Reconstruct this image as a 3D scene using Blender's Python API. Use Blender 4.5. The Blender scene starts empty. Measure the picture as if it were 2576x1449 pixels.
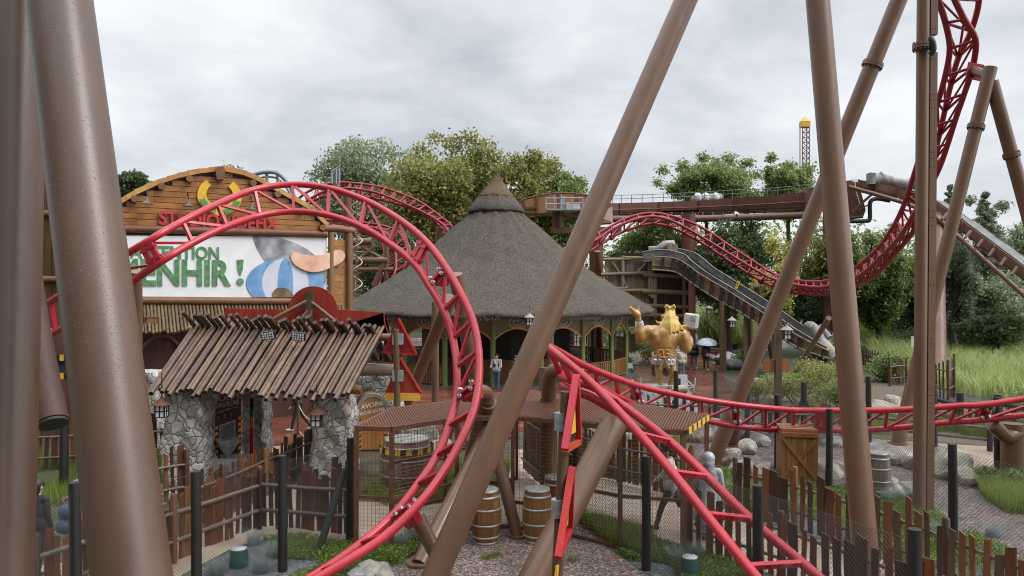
import bpy, bmesh, math, random
import numpy as np
from mathutils import Vector, Matrix, Quaternion
rnd = random.Random(11)
nrg = np.random.default_rng(5)
sc = bpy.context.scene
COL = sc.collection
# ---------------------------------------------------------------- camera geometry (metres)
F = 1900.0; CX = 1288.0; CY = 724.5; EYE = 4.9
def P(px, py, Y): return Vector(((px-CX)/F*Y, Y, EYE-(py-CY)/F*Y))
def G(px, py, z=0.0):
    Y = (EYE-z)*F/(py-CY); return Vector(((px-CX)/F*Y, Y, z))
def Q(c, r, x, y): return ((0, 628.9, 1257.9, 1932)[c]+x*.25, (377.4, 723.3, 1086.8)[r]+y*.25)
def QP(c, r, x, y, Y): return P(*Q(c, r, x, y), Y)
def onplane(px, py, p0, n):
    d = Vector(((px-CX)/F, 1.0, -(py-CY)/F)); o = Vector((0, 0, EYE))
    return o + d*((Vector(p0)-o).dot(Vector(n))/d.dot(Vector(n)))
def V(*a): return Vector(a)
ORG = {}
# ---------------------------------------------------------------- objects
def tag(o, label=None, cat=None, group=None, kind=None):
    if label: o['label'] = label
    if cat: o['category'] = cat
    if group: o['group'] = group
    if kind: o['kind'] = kind
    return o
def thing(name, label, cat, loc=(0, 0, 0), rz=0.0, group=None):
    o = bpy.data.objects.new(name, None); COL.objects.link(o)
    o.location = loc; o.rotation_euler = (0, 0, rz); o.empty_display_size = .2
    ORG[o.name] = Matrix.Translation(Vector(loc)) @ Matrix.Rotation(rz, 4, 'Z')
    return tag(o, label, cat, group)
def orgof(o):
    if o is None: return Matrix.Identity(4)
    return ORG.get(o.name, Matrix.Identity(4))
def link_mesh(name, me, parent=None, base=None, local=False):
    """world-space mesh -> object; vertices moved into the parent's (or base's) frame"""
    o = bpy.data.objects.new(name, me); COL.objects.link(o)
    if parent is not None:
        M = orgof(parent); o.parent = parent; ORG[o.name] = M
        if not local: me.transform(M.inverted())
    elif base is not None:
        o.location = base; me.transform(Matrix.Translation(-Vector(base)))
        ORG[o.name] = Matrix.Translation(Vector(base))
    return o
def copy_tree(o, loc, rz=0.0, label=None, group=None):
    r = o.copy(); COL.objects.link(r); r.location = loc; r.rotation_euler = (0, 0, rz)
    if label: r['label'] = label
    if group: r['group'] = group
    for ch in list(o.children):
        c = ch.copy(); COL.objects.link(c); c.parent = r
        for g in list(ch.children):
            d = g.copy(); COL.objects.link(d); d.parent = c
    return r
def frame_to(d, up=Vector((0, 0, 1))):
    d = d.normalized()
    if abs(d.dot(up)) > .98: up = Vector((0, 1, 0)) if abs(d.z) > .9 else Vector((0, 0, 1))
    x = d.cross(up).normalized(); y = x.cross(d).normalized()
    return x, y, d
class MB:
    def __init__(s): s.v = []; s.f = []; s.m = []; s.s = []
    def add(s, vs, fs, mi=0, smooth=False):
        b = len(s.v); s.v.extend([tuple(v) for v in vs])
        for f in fs: s.f.append(tuple(b+i for i in f)); s.m.append(mi); s.s.append(smooth)
        return s
    def box(s, c, size, rz=0.0, mi=0, M=None):
        x, y, z = [q/2 for q in size]
        vs = [Vector((a*x, b*y, d*z)) for d in (-1, 1) for b in (-1, 1) for a in (-1, 1)]
        RM = M if M is not None else Matrix.Rotation(rz, 3, 'Z')
        vs = [RM @ v + Vector(c) for v in vs]
        return s.add(vs, [(0, 2, 3, 1), (4, 5, 7, 6), (0, 1, 5, 4), (2, 6, 7, 3), (0, 4, 6, 2), (1, 3, 7, 5)], mi)
    def beam(s, a, b, w, h, mi=0, up=Vector((0, 0, 1))):
        a = Vector(a); b = Vector(b); x, y, d = frame_to(b-a, up)
        vs = []
        for p in (a, b):
            for i, j in ((-1, -1), (1, -1), (1, 1), (-1, 1)): vs.append(p+x*(i*w/2)+y*(j*h/2))
        return s.add(vs, [(0, 1, 2, 3), (7, 6, 5, 4), (0, 4, 5, 1), (1, 5, 6, 2), (2, 6, 7, 3), (3, 7, 4, 0)], mi)
    def tube(s, pts, r, n=8, cap=True, mi=0, smooth=True):
        pts = [Vector(p) for p in pts]; k = len(pts)
        rs = r if isinstance(r, (list, tuple)) else [r]*k
        tang = []
        for i in range(k):
            t = pts[min(i+1, k-1)]-pts[max(i-1, 0)]
            tang.append(t.normalized() if t.length > 1e-9 else Vector((0, 0, 1)))
        x, y, _ = frame_to(tang[0]); vs = []
        for i in range(k):
            x = (x-tang[i]*x.dot(tang[i])).normalized(); y = tang[i].cross(x)
            for j in range(n):
                a = 2*math.pi*j/n; vs.append(pts[i]+(x*math.cos(a)+y*math.sin(a))*rs[i])
        fs = []
        for i in range(k-1):
            for j in range(n):
                j2 = (j+1) % n; fs.append((i*n+j, i*n+j2, (i+1)*n+j2, (i+1)*n+j))
        s.add(vs, fs, mi, smooth)
        if cap:
            s.add(vs[:n], [tuple(range(n-1, -1, -1))], mi); s.add(vs[-n:], [tuple(range(n))], mi)
        return s
    def ell(s, c, r, M=None, n=12, m=8, mi=0, jit=0.0):
        c = Vector(c); r = (r, r, r) if not isinstance(r, (tuple, list)) else r
        vs = []; fs = []
        for i in range(m+1):
            th = math.pi*i/m
            for j in range(n):
                ph = 2*math.pi*j/n
                k = 1+(rnd.uniform(-jit, jit) if 0 < i < m else 0)
                v = Vector((r[0]*math.sin(th)*math.cos(ph), r[1]*math.sin(th)*math.sin(ph), r[2]*math.cos(th)))*k
                vs.append((M @ v if M is not None else v)+c)
        for i in range(m):
            for j in range(n):
                j2 = (j+1) % n
                if i == 0: fs.append((0, (i+1)*n+j, (i+1)*n+j2))
                elif i == m-1: fs.append((i*n+j, m*n, i*n+j2))
                else: fs.append((i*n+j, (i+1)*n+j, (i+1)*n+j2, i*n+j2))
        return s.add(vs, fs, mi, True)
    def lathe(s, prof, c, n=20, mi=0, smooth=True, M=None, arc=None):
        c = Vector(c); vs = []; fs = []; k = len(prof)
        for (r, z) in prof:
            for j in range(n):
                a = 2*math.pi*j/n; v = Vector((r*math.cos(a), r*math.sin(a), z))
                vs.append((M @ v if M is not None else v)+c)
        for i in range(k-1):
            for j in range(n):
                j2 = (j+1) % n; fs.append((i*n+j, i*n+j2, (i+1)*n+j2, (i+1)*n+j))
        s.add(vs, fs, mi, smooth)
        if prof[-1][0] > 1e-4: s.add(vs[-n:], [tuple(range(n))], mi)
        if prof[0][0] > 1e-4: s.add(vs[:n], [tuple(range(n-1, -1, -1))], mi)
        return s
    def prism(s, pts, off, mi=0, smooth=False):
        pts = [Vector(p) for p in pts]; off = Vector(off); n = len(pts)
        vs = pts+[p+off for p in pts]
        fs = [tuple(range(n)), tuple(range(2*n-1, n-1, -1))]+[(i, i+n, (i+1) % n+n, (i+1) % n) for i in range(n)]
        return s.add(vs, fs, mi, smooth)
    def quad(s, a, b, c, d, mi=0): return s.add([a, b, c, d], [(0, 1, 2, 3)], mi)
    def mesh(s, name, mats):
        me = bpy.data.meshes.new(name); me.from_pydata(s.v, [], s.f)
        for m in (mats if isinstance(mats, (list, tuple)) else [mats]): me.materials.append(m)
        me.polygons.foreach_set('material_index', s.m); me.polygons.foreach_set('use_smooth', s.s)
        bm = bmesh.new(); bm.from_mesh(me); bmesh.ops.recalc_face_normals(bm, faces=bm.faces); bm.to_mesh(me); bm.free()
        me.update(); return me
    def build(s, name, mats, parent=None, base=None, local=False, label=None):
        o = link_mesh(name, s.mesh(name, mats), parent, base, local)
        if label: o['label'] = label
        return o
def np_mesh(name, verts, faces, mat, smooth=False):
    """verts (n,3), faces (m,k) all of one size"""
    me = bpy.data.meshes.new(name); n = len(verts); m, k = faces.shape
    me.vertices.add(n); me.vertices.foreach_set('co', np.asarray(verts, dtype=np.float32).ravel())
    me.loops.add(m*k); me.loops.foreach_set('vertex_index', faces.astype(np.int32).ravel())
    me.polygons.add(m); me.polygons.foreach_set('loop_start', np.arange(0, m*k, k, dtype=np.int32))
    me.polygons.foreach_set('use_smooth', np.full(m, smooth))
    for mm in (mat if isinstance(mat, (list, tuple)) else [mat]): me.materials.append(mm)
    me.update(calc_edges=True); me.validate(); return me
def crom(pts, t):
    """Catmull-Rom through list of tuples, t in [0, n-1]"""
    n = len(pts); i = min(int(t), n-2); u = t-i
    p = [np.array(pts[max(0, min(n-1, i+k))], float) for k in (-1, 0, 1, 2)]
    if i == 0: p[0] = 2*p[1]-p[2]
    if i == n-2: p[3] = 2*p[2]-p[1]
    return .5*((2*p[1])+(-p[0]+p[2])*u+(2*p[0]-5*p[1]+4*p[2]-p[3])*u*u+(-p[0]+3*p[1]-3*p[2]+p[3])*u**3)
def smooth_path(pts, k):
    n = len(pts)
    return [Vector(crom(pts, i*(n-1)/(k-1))) for i in range(k)]
def resample(pts, k):
    """even arc length samples along smooth curve through pts"""
    d = smooth_path(pts, len(pts)*14); L = [0.]
    for a, b in zip(d, d[1:]): L.append(L[-1]+(b-a).length)
    out = []; j = 0
    for i in range(k):
        s = L[-1]*i/(k-1)
        while j < len(L)-2 and L[j+1] < s: j += 1
        u = (s-L[j])/max(1e-9, L[j+1]-L[j]); out.append(d[j].lerp(d[j+1], min(1, u)))
    return out
# ---------------------------------------------------------------- materials (all procedural)
def lin(r, g, b):
    f = lambda c: (c/12.92 if c <= .04045 else ((c+.055)/1.055)**2.4)
    return (f(r/255), f(g/255), f(b/255))
class NT:
    def __init__(s, name):
        s.mat = bpy.data.materials.new(name); s.mat.use_nodes = True; s.t = s.mat.node_tree; s.t.nodes.clear()
        s.out = s.n('ShaderNodeOutputMaterial'); s.b = s.n('ShaderNodeBsdfPrincipled'); s.l(s.b.outputs[0], s.out.inputs[0])
        s.tc = s.n('ShaderNodeTexCoord')
    def n(s, t, **k):
        x = s.t.nodes.new(t)
        for a, b in k.items(): setattr(x, a, b)
        return x
    def l(s, a, b): s.t.links.new(a, b)
    def val(s, sock, v):
        if hasattr(v, 'is_linked') or hasattr(v, 'links'): s.l(v, sock)
        else: sock.default_value = v
    def math(s, op, a, b=0.0, clamp=False):
        m = s.n('ShaderNodeMath', operation=op, use_clamp=clamp); s.val(m.inputs[0], a); s.val(m.inputs[1], b); return m.outputs[0]
    def mapping(s, scale=(1, 1, 1), coord='Object', rot=(0, 0, 0)):
        m = s.n('ShaderNodeMapping'); m.inputs['Scale'].default_value = scale; m.inputs['Rotation'].default_value = rot
        s.l(s.tc.outputs[coord], m.inputs[0]); return m.outputs[0]
    def noise(s, vec, scale, detail=5, rough=.6, dist=0.0):
        n = s.n('ShaderNodeTexNoise'); s.l(vec, n.inputs['Vector'])
        n.inputs['Scale'].default_value = scale; n.inputs['Detail'].default_value = detail; n.inputs['Roughness'].default_value = rough
        n.inputs['Distortion'].default_value = dist; return n.outputs['Fac']
    def voro(s, vec, scale, feature='F1', out='Distance', rand=1.0):
        n = s.n('ShaderNodeTexVoronoi', feature=feature); s.l(vec, n.inputs['Vector']); n.inputs['Scale'].default_value = scale
        n.inputs['Randomness'].default_value = rand; return n.outputs[out]
    def ramp(s, fac, stops):
        r = s.n('ShaderNodeValToRGB'); e = r.color_ramp.elements
        while len(e) < len(stops): e.new(.5)
        for i, (p, c) in enumerate(stops): e[i].position = p; e[i].color = (*c[:3], 1)
        s.l(fac, r.inputs[0]); return r.outputs[0]
    def mix(s, fac, a, b, mode='MIX'):
        m = s.n('ShaderNodeMix', data_type='RGBA', blend_type=mode); s.val(m.inputs[0], fac)
        for i, v in ((6, a), (7, b)):
            if isinstance(v, (tuple, list)): m.inputs[i].default_value = (*v[:3], 1)
            else: s.l(v, m.inputs[i])
        return m.outputs[2]
    def bump(s, h, dist=.02, strength=1.0, prev=None):
        b = s.n('ShaderNodeBump'); s.l(h, b.inputs['Height']); b.inputs['Distance'].default_value = dist; b.inputs['Strength'].default_value = strength
        if prev is not None: s.l(prev, b.inputs['Normal'])
        return b.outputs[0]
    def rand_island(s): return s.n('ShaderNodeNewGeometry').outputs['Random Per Island']
    def rand_obj(s): return s.n('ShaderNodeObjectInfo').outputs['Random']
    def vary(s, col, fac, amt=.5, hue=.0):
        h = s.n('ShaderNodeHueSaturation'); s.l(col, h.inputs['Color'])
        s.val(h.inputs['Value'], s.math('ADD', s.math('MULTIPLY', fac, amt), 1-amt/2))
        if hue: s.val(h.inputs['Hue'], s.math('ADD', s.math('MULTIPLY', fac, hue), .5-hue/2))
        return h.outputs[0]
    def fin(s, col, rough=.6, normal=None, metal=0.0, spec=.5, coat=0.0):
        if isinstance(col, (tuple, list)): s.b.inputs['Base Color'].default_value = (*col[:3], 1)
        else: s.l(col, s.b.inputs['Base Color'])
        s.val(s.b.inputs['Roughness'], rough); s.b.inputs['Metallic'].default_value = metal
        s.b.inputs['Specular IOR Level'].default_value = spec; s.b.inputs['Coat Weight'].default_value = coat
        if normal is not None: s.l(normal, s.b.inputs['Normal'])
        return s.mat
def m_noise(name, c1, c2, scale=5, rough=.6, stretch=(1, 1, 1), bump=0.0, bscale=None, vis=0.0, vob=0.0, metal=0.0, spec=.5, lo=.35, hi=.65, coord='Object', coat=0., hue=0., detail=6):
    t = NT(name); v = t.mapping(stretch, coord); f = t.noise(v, scale, detail)
    col = t.ramp(f, [(lo, c1), (hi, c2)])
    if vis: col = t.vary(col, t.rand_island(), vis, hue)
    if vob: col = t.vary(col, t.rand_obj(), vob, hue)
    nm = None
    if bump: nm = t.bump(t.noise(v, bscale or scale*3, 4), bump)
    rr = t.math('ADD', t.math('MULTIPLY', f, .2), rough-.1) if rough < .95 else rough
    return t.fin(col, rr, nm, metal, spec, coat)
def m_paint(name, c, rough=.3, var=.25, dirt=None, bump=.0, spec=.5):
    """painted steel: slightly uneven colour, rain streaks in the gloss"""
    t = NT(name); v = t.mapping((1, 1, .15)); f = t.noise(v, 3.0, 6)
    d = dirt or tuple(q*.55 for q in c)
    col = t.ramp(f, [(.25, tuple(q*(1-var) for q in c)), (.5, c), (.75, tuple(min(1, q*(1+var)) for q in c))])
    g = t.noise(t.mapping(), 11, 8, .7)
    col = t.mix(t.math('MULTIPLY', t.math('GREATER_THAN', g, .66), .35), col, d)
    rr = t.math('ADD', t.math('MULTIPLY', t.noise(t.mapping((1, 1, .3)), 9, 5), .35), rough-.17)
    nm = t.bump(t.noise(t.mapping(), 60, 3), .0009) if bump else None
    return t.fin(col, rr, nm, 0, spec)
def m_wood(name, c1, c2, rough=.55, axis='z', scale=6, vob=.5, vis=0., bump=.006, wet=0.0):
    t = NT(name); st = {'z': (1, 1, .08), 'x': (.08, 1, 1), 'y': (1, .08, 1)}[axis]
    off = t.n('ShaderNodeVectorMath', operation='ADD'); t.l(t.mapping(st), off.inputs[0])
    cmb = t.n('ShaderNodeCombineXYZ'); ro = t.rand_obj(); ri = t.rand_island()
    for i in range(3): t.l(t.math('MULTIPLY', t.math('ADD', ro, ri), 13.0+7*i), cmb.inputs[i])
    t.l(cmb.outputs[0], off.inputs[1]); v = off.outputs[0]
    f = t.noise(v, scale, 8, .65, .4); g = t.noise(v, scale*7, 4)
    col = t.ramp(t.math('ADD', t.math('MULTIPLY', f, .75), t.math('MULTIPLY', g, .25)), [(.3, c1), (.68, c2)])
    if vob: col = t.vary(col, t.rand_obj(), vob, .03)
    if vis: col = t.vary(col, t.rand_island(), vis, .03)
    rr = t.math('ADD', t.math('MULTIPLY', f, .3), rough-.15)
    return t.fin(col, rr, t.bump(g, bump), 0, .5)
def m_leaf(name, c1, c2, c3=None, rough=.55, trans=.48):
    t = NT(name); ri = t.rand_island(); big = t.noise(t.mapping(), .55, 3)
    f = t.math('ADD', t.math('MULTIPLY', ri, .55), t.math('MULTIPLY', big, .6))
    st = [(.28, c1), (.78, c2)] if c3 is None else [(.25, c1), (.6, c2), (.86, c3)]
    col = t.ramp(f, st); t.fin(col, rough, None, 0, .35)
    tr = t.n('ShaderNodeBsdfTranslucent'); t.l(col, tr.inputs[0])
    mx = t.n('ShaderNodeMixShader'); mx.inputs[0].default_value = trans
    t.l(t.b.outputs[0], mx.inputs[1]); t.l(tr.outputs[0], mx.inputs[2]); t.l(mx.outputs[0], t.out.inputs[0]); return t.mat
def m_flat(name, c, rough=.5, metal=0.0, spec=.5):
    t = NT(name); f = t.noise(t.mapping(), 8, 5)
    return t.fin(t.ramp(f, [(.3, tuple(q*.86 for q in c)), (.7, tuple(min(1, q*1.08) for q in c))]), rough, None, metal, spec)

MT = {}
MT['brown_steel'] = m_paint('brown_steel', (.155, .086, .054), .31, .18, bump=1, spec=.45)
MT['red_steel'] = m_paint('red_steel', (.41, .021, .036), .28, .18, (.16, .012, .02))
MT['red_steel_backlit'] = m_paint('red_steel_backlit', (.27, .013, .027), .33, .14, (.16, .012, .02))  # same track red darkened: backlit shade put into the colour
def droplets():
    t = NT('wet_brown_steel'); o = t.mapping((1, 1, .8)); f = t.noise(t.mapping((1, 1, .12)), 3, 6)
    col = t.ramp(f, [(.25, (.066, .034, .021)), (.55, (.092, .049, .030)), (.8, (.124, .069, .044))])  # darker than the other columns: shade on these pillars put into the base
    h = None; mk = None
    for sc_, th in ((44, .17), (75, .20), (130, .24)):
        d = t.voro(o, sc_); k = t.math('SUBTRACT', th, d, True)
        # keep only some cells
        c = t.n('ShaderNodeTexVoronoi'); t.l(o, c.inputs['Vector']); c.inputs['Scale'].default_value = sc_
        sep = t.n('ShaderNodeSeparateColor'); t.l(c.outputs['Color'], sep.inputs[0])
        k = t.math('MULTIPLY', k, t.math('GREATER_THAN', sep.outputs[0], .55))
        h = k if h is None else t.math('ADD', h, k)
    nm = t.bump(h, .011, 1.0); nm = t.bump(t.noise(t.mapping(), 220, 3), .00025, 1, nm)
    wet = t.math('GREATER_THAN', h, .05); col = t.mix(t.math('MULTIPLY', t.math('GREATER_THAN', h, .09), .55), col, (.22, .155, .12))  # drop centres painted paler, sky highlights put into the colour
    rr = t.math('SUBTRACT', t.math('ADD', .30, t.math('MULTIPLY', f, .16)), t.math('MULTIPLY', wet, .16))
    return t.fin(col, rr, nm, 0, .6)
MT['wet_steel'] = droplets()
MT['bolt'] = m_flat('bolt_steel', (.62, .63, .65), .3, .8)
MT['steel_grey'] = m_noise('galvanised_steel', (.30, .31, .32), (.45, .46, .47), 9, .45, metal=.5)
MT['black'] = m_flat('black_plastic', (.012, .012, .013), .45)
MT['wire'] = m_flat('dark_wire', (.035, .030, .027), .5, .2)
MT['rust'] = m_noise('rusty_steel', (.075, .028, .014), (.16, .062, .030), 7, .6, bump=.004, lo=.3, hi=.7)
MT['rust_wire'] = m_noise('rusty_wire', (.10, .040, .022), (.20, .085, .045), 20, .55)
MT['dark_post'] = m_wood('tarred_post', (.006, .006, .006), (.022, .019, .017), .6, 'z', 10, .3)
MT['picket'] = None
def picket_mat():
    t = NT('stained_picket'); st = (1, 1, .1)
    off = t.n('ShaderNodeVectorMath', operation='ADD'); t.l(t.mapping(st), off.inputs[0])
    cmb = t.n('ShaderNodeCombineXYZ'); ro = t.rand_obj()
    for i in range(3): t.l(t.math('MULTIPLY', ro, 31.0+17*i), cmb.inputs[i])
    t.l(cmb.outputs[0], off.inputs[1]); v = off.outputs[0]
    f = t.noise(v, 9, 8, .65, .5); g = t.noise(v, 60, 4)
    warm = t.ramp(f, [(.3, (.065, .020, .007)), (.7, (.175, .060, .022))])
    dark = t.ramp(f, [(.3, (.028, .013, .008)), (.7, (.075, .036, .022))])
    col = t.mix(t.math('GREATER_THAN', ro, .48), dark, warm)
    r2 = t.math('FRACT', t.math('MULTIPLY', ro, 7.31))
    col = t.vary(col, r2, .6, .02)
    return t.fin(col, t.math('ADD', .28, t.math('MULTIPLY', f, .3)), t.bump(g, .004), 0, .5)
MT['picket'] = picket_mat()
MT['rail_wood'] = m_wood('rail_wood', (.05, .032, .022), (.17, .12, .09), .4, 'x', 8, .4)
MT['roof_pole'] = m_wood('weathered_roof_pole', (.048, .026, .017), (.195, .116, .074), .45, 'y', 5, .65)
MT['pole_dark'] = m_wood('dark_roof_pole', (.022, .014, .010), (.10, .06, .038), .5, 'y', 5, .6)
MT['skirt_pole'] = m_wood('ochre_roof_pole', (.055, .033, .016), (.17, .11, .055), .55, 'z', 5, .3, .5)
MT['plank'] = m_wood('honey_plank', (.15, .050, .011), (.40, .165, .040), .45, 'x', 3, 0, .4)
MT['plank_side'] = m_wood('honey_plank_bright', (.22, .085, .022), (.46, .22, .065), .45, 'x', 3, 0, .3)
MT['log'] = m_wood('brown_log', (.085, .036, .015), (.23, .105, .045), .5, 'x', 4, .25)
MT['log_z'] = m_wood('brown_log_upright', (.12, .058, .026), (.27, .145, .072), .5, 'z', 4, .2)
MT['dark_wall'] = m_wood('dark_stained_wall', (.028, .010, .005), (.085, .034, .015), .5, 'z', 5, .2, .3)
MT['roof_edge'] = m_wood('yellow_roof_edge', (.30, .14, .035), (.55, .29, .09), .5, 'x', 3, 0, .25)
MT['old_wood'] = m_wood('old_grey_wood', (.06, .04, .027), (.30, .225, .165), .7, 'z', 6, .3, .8)
MT['old_wood_h'] = m_wood('old_grey_board', (.06, .036, .02), (.30, .20, .12), .65, 'x', 6, .3, .7)
MT['post_wood'] = m_wood('worn_post', (.05, .028, .015), (.16, .09, .045), .6, 'z', 6, .3)
MT['sign_red'] = m_wood('red_painted_board', (.17, .010, .014), (.33, .018, .026), .45, 'z', 5, .1, .15)
MT['frame_red'] = m_wood('red_frame_paint', (.38, .012, .018), (.52, .026, .03), .45, 'z', 5, .1, .1)
MT['yellow'] = m_flat('yellow_paint', (.72, .42, .03), .5)
MT['yellow_trim'] = m_flat('ochre_trim', (.75, .42, .06), .5)
MT['white'] = m_noise('white_board', (.70, .71, .72), (.80, .81, .82), .8, .5, detail=2)
MT['white_paint'] = m_flat('white_paint', (.75, .75, .75), .5)
MT['pane'] = m_flat('milky_pane', (.70, .70, .72), .3)
MT['green_letter'] = m_noise('green_stone_letter', (.055, .16, .065), (.12, .29, .13), 6, .5, bump=.01)
MT['red_letter'] = m_flat('red_letter', (.50, .03, .04), .45)
MT['green_post'] = m_flat('green_post', (.16, .21, .06), .45)
MT['olive_panel'] = m_wood('olive_panel', (.17, .16, .10), (.25, .24, .155), .6, 'z', 4, .15)
MT['swirl'] = m_flat('grey_swirl', (.46, .45, .40), .6)
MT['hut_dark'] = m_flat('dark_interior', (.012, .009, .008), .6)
MT['slat'] = m_wood('orange_slat', (.16, .065, .02), (.30, .135, .05), .5, 'z', 6, .4, .4)
def thatch(name, c1, c2, c3, s=1.):
    t = NT(name); v = t.mapping((1, 1, .55)); f = t.noise(v, 8*s, 7, .8); g = t.noise(t.mapping(), .7, 4); k = t.noise(t.mapping((1, 1, .3)), 17*s, 4, .85)
    col = t.ramp(t.math('ADD', t.math('MULTIPLY', f, .5), t.math('MULTIPLY', k, .5)), [(.34, c1), (.5, c2), (.68, c3)])
    col = t.mix(t.math('MULTIPLY', g, .5), col, tuple(q*.55 for q in c2))
    nm = t.bump(t.math('ADD', f, k), .10, 1)
    return t.fin(col, .85, nm, 0, .2)
MT['thatch'] = thatch('grey_thatch', (.030, .025, .020), (.125, .107, .088), (.34, .30, .255))
MT['thatch_tan'] = thatch('tan_thatch', (.06, .042, .025), (.20, .145, .085), (.38, .29, .18), 1.3)
def stone_wall():
    t = NT('rubble_stone'); v = t.mapping((1, 1, 1)); nz = t.noise(v, 2.2, 4)
    wv = t.n('ShaderNodeVectorMath', operation='ADD'); t.l(v, wv.inputs[0])
    cb = t.n('ShaderNodeCombineXYZ')
    for i in range(3): t.l(t.math('MULTIPLY', nz, .35), cb.inputs[i])
    t.l(cb.outputs[0], wv.inputs[1]); v = wv.outputs[0]
    e = t.voro(v, 4.4, 'DISTANCE_TO_EDGE'); vc = t.n('ShaderNodeTexVoronoi'); t.l(v, vc.inputs['Vector']); vc.inputs['Scale'].default_value = 4.4
    sep = t.n('ShaderNodeSeparateColor'); t.l(vc.outputs['Color'], sep.inputs[0])
    base = t.ramp(sep.outputs[0], [(.0, (.30, .285, .26)), (.35, (.46, .44, .405)), (.62, (.58, .565, .53)), (.86, (.62, .585, .53)), (.95, (.36, .24, .15))])
    f = t.noise(t.mapping(), 14, 7, .7); base = t.mix(.45, base, t.ramp(f, [(.3, (.16, .15, .135)), (.7, (.58, .56, .53))]))
    mo = t.math('LESS_THAN', e, .024); col = t.mix(mo, base, (.17, .15, .125))
    hh = t.math('ADD', t.math('MULTIPLY', t.math('MINIMUM', e, .14), 4.5), t.math('MULTIPLY', f, .35))
    return t.fin(col, .75, t.bump(hh, .045, 1), 0, .35)
MT['stone'] = stone_wall()
MT['rock'] = m_noise('pale_rock', (.20, .18, .15), (.46, .43, .36), 3, .8, bump=.05, bscale=7, vob=.4)
MT['rock_grey'] = m_noise('grey_rock', (.16, .16, .155), (.40, .39, .38), 3, .8, bump=.05, bscale=7, vob=.3)
def gravel(name, cols, scale):
    t = NT(name); v = t.mapping(); vc = t.n('ShaderNodeTexVoronoi'); t.l(v, vc.inputs['Vector']); vc.inputs['Scale'].default_value = scale
    sep = t.n('ShaderNodeSeparateColor'); t.l(vc.outputs['Color'], sep.inputs[0])
    col = t.ramp(sep.outputs[0], [(i/(len(cols)-1), c) for i, c in enumerate(cols)])
    big = t.noise(v, 1.2, 5); col = t.vary(col, big, .7)
    d = vc.outputs['Distance']; col = t.mix(t.math('MULTIPLY', t.math('GREATER_THAN', d, .62), .7), col, tuple(q*.25 for q in cols[0]))
    return t.fin(col, .65, t.bump(t.math('SUBTRACT', 1, d), .03, 1), 0, .4)
MT['gravel'] = gravel('pink_gravel', [(.085, .055, .048), (.26, .19, .165), (.17, .115, .10), (.42, .34, .31), (.12, .085, .08)], 24)
MT['gravel_grey'] = gravel('slate_gravel', [(.05, .055, .06), (.14, .15, .16), (.09, .10, .10), (.24, .25, .26)], 28)
MT['gravel_brown'] = gravel('brown_gravel', [(.06, .045, .042), (.19, .15, .135), (.12, .09, .085), (.30, .25, .235)], 20)
def plaza():
    t = NT('wet_red_paving'); v = t.mapping(); f = t.noise(v, .35, 6, .6); g = t.noise(v, 5, 5)
    col = t.ramp(f, [(.3, (.105, .030, .018)), (.55, (.165, .055, .034)), (.75, (.21, .085, .055))]); col = t.vary(col, g, .3)
    rr = t.ramp(t.noise(v, .8, 5), [(.38, (.08, .08, .08)), (.62, (.42, .42, .42))])
    return t.fin(col, rr, t.bump(g, .003), 0, .55)
MT['plaza'] = plaza()
MT['path'] = m_noise('beige_path', (.26, .20, .145), (.40, .325, .25), 1.6, .55, bump=.004, bscale=60)
MT['asphalt'] = m_noise('damp_asphalt', (.07, .07, .072), (.13, .13, .13), 1.2, .4, bump=.003, bscale=60)
MT['earth'] = m_noise('earth_and_moss', (.030, .040, .014), (.085, .078, .045), 1.1, .9, bump=.03, bscale=14)
MT['soil'] = m_noise('bark_mulch', (.06, .042, .028), (.19, .145, .10), 9, .85, bump=.03, bscale=18)
MT['grass'] = m_leaf('grass_blade', (.075, .125, .018), (.20, .28, .045), (.34, .39, .10))
MT['cover'] = m_leaf('ground_cover_leaf', (.055, .090, .015), (.16, .24, .04), (.29, .36, .085))
MT['reed'] = m_leaf('reed_blade', (.15, .23, .06), (.36, .43, .14), (.60, .62, .30), trans=.45)
MT['fescue'] = m_leaf('blue_fescue_blade', (.16, .21, .20), (.30, .37, .36), (.42, .47, .44))
MT['bark'] = m_wood('bark', (.025, .02, .015), (.09, .072, .055), .85, 'z', 8, .2)
MT['leaf_mid'] = m_leaf('leaf_mid_green', (0.075, 0.116, 0.040), (0.220, 0.298, 0.103), (0.425, 0.490, 0.186))
MT['leaf_yel'] = m_leaf('leaf_yellow_green', (0.103, 0.122, 0.039), (0.282, 0.302, 0.099), (0.523, 0.472, 0.165))
MT['leaf_grey'] = m_leaf('leaf_grey_green', (0.111, 0.143, 0.085), (0.272, 0.337, 0.208), (0.480, 0.529, 0.354))
MT['leaf_dark'] = m_leaf('leaf_dark_green', (0.043, 0.068, 0.029), (0.121, 0.170, 0.074), (0.250, 0.294, 0.139))
MT['leaf_gold'] = m_leaf('leaf_golden', (0.227, 0.239, 0.068), (0.528, 0.519, 0.155), (0.759, 0.712, 0.244))
MT['needle'] = m_leaf('larch_needle', (0.103, 0.135, 0.088), (0.234, 0.280, 0.185), (0.391, 0.430, 0.295), trans=.2)
MT['flume'] = m_paint('flume_brown_steel', (.125, .050, .032), .45, .3)
MT['flume_light'] = m_paint('flume_rose_steel', (.165, .085, .062), .45, .25)
MT['flume_ochre'] = m_paint('flume_ochre_steel', (.27, .135, .06), .5, .3)
MT['concrete'] = m_noise('stained_concrete', (.13, .125, .12), (.34, .33, .315), 1.6, .7, stretch=(1, 1, .3))
MT['hang_log'] = m_wood('wet_split_log', (.014, .006, .003), (.085, .032, .013), .6, 'z', 4, .2)
MT['lining_grey'] = m_noise('algae_lining', (.06, .06, .056), (.19, .185, .17), 2, .6)
MT['rail_green'] = m_flat('dull_green_rail', (.16, .19, .16), .5)
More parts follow.
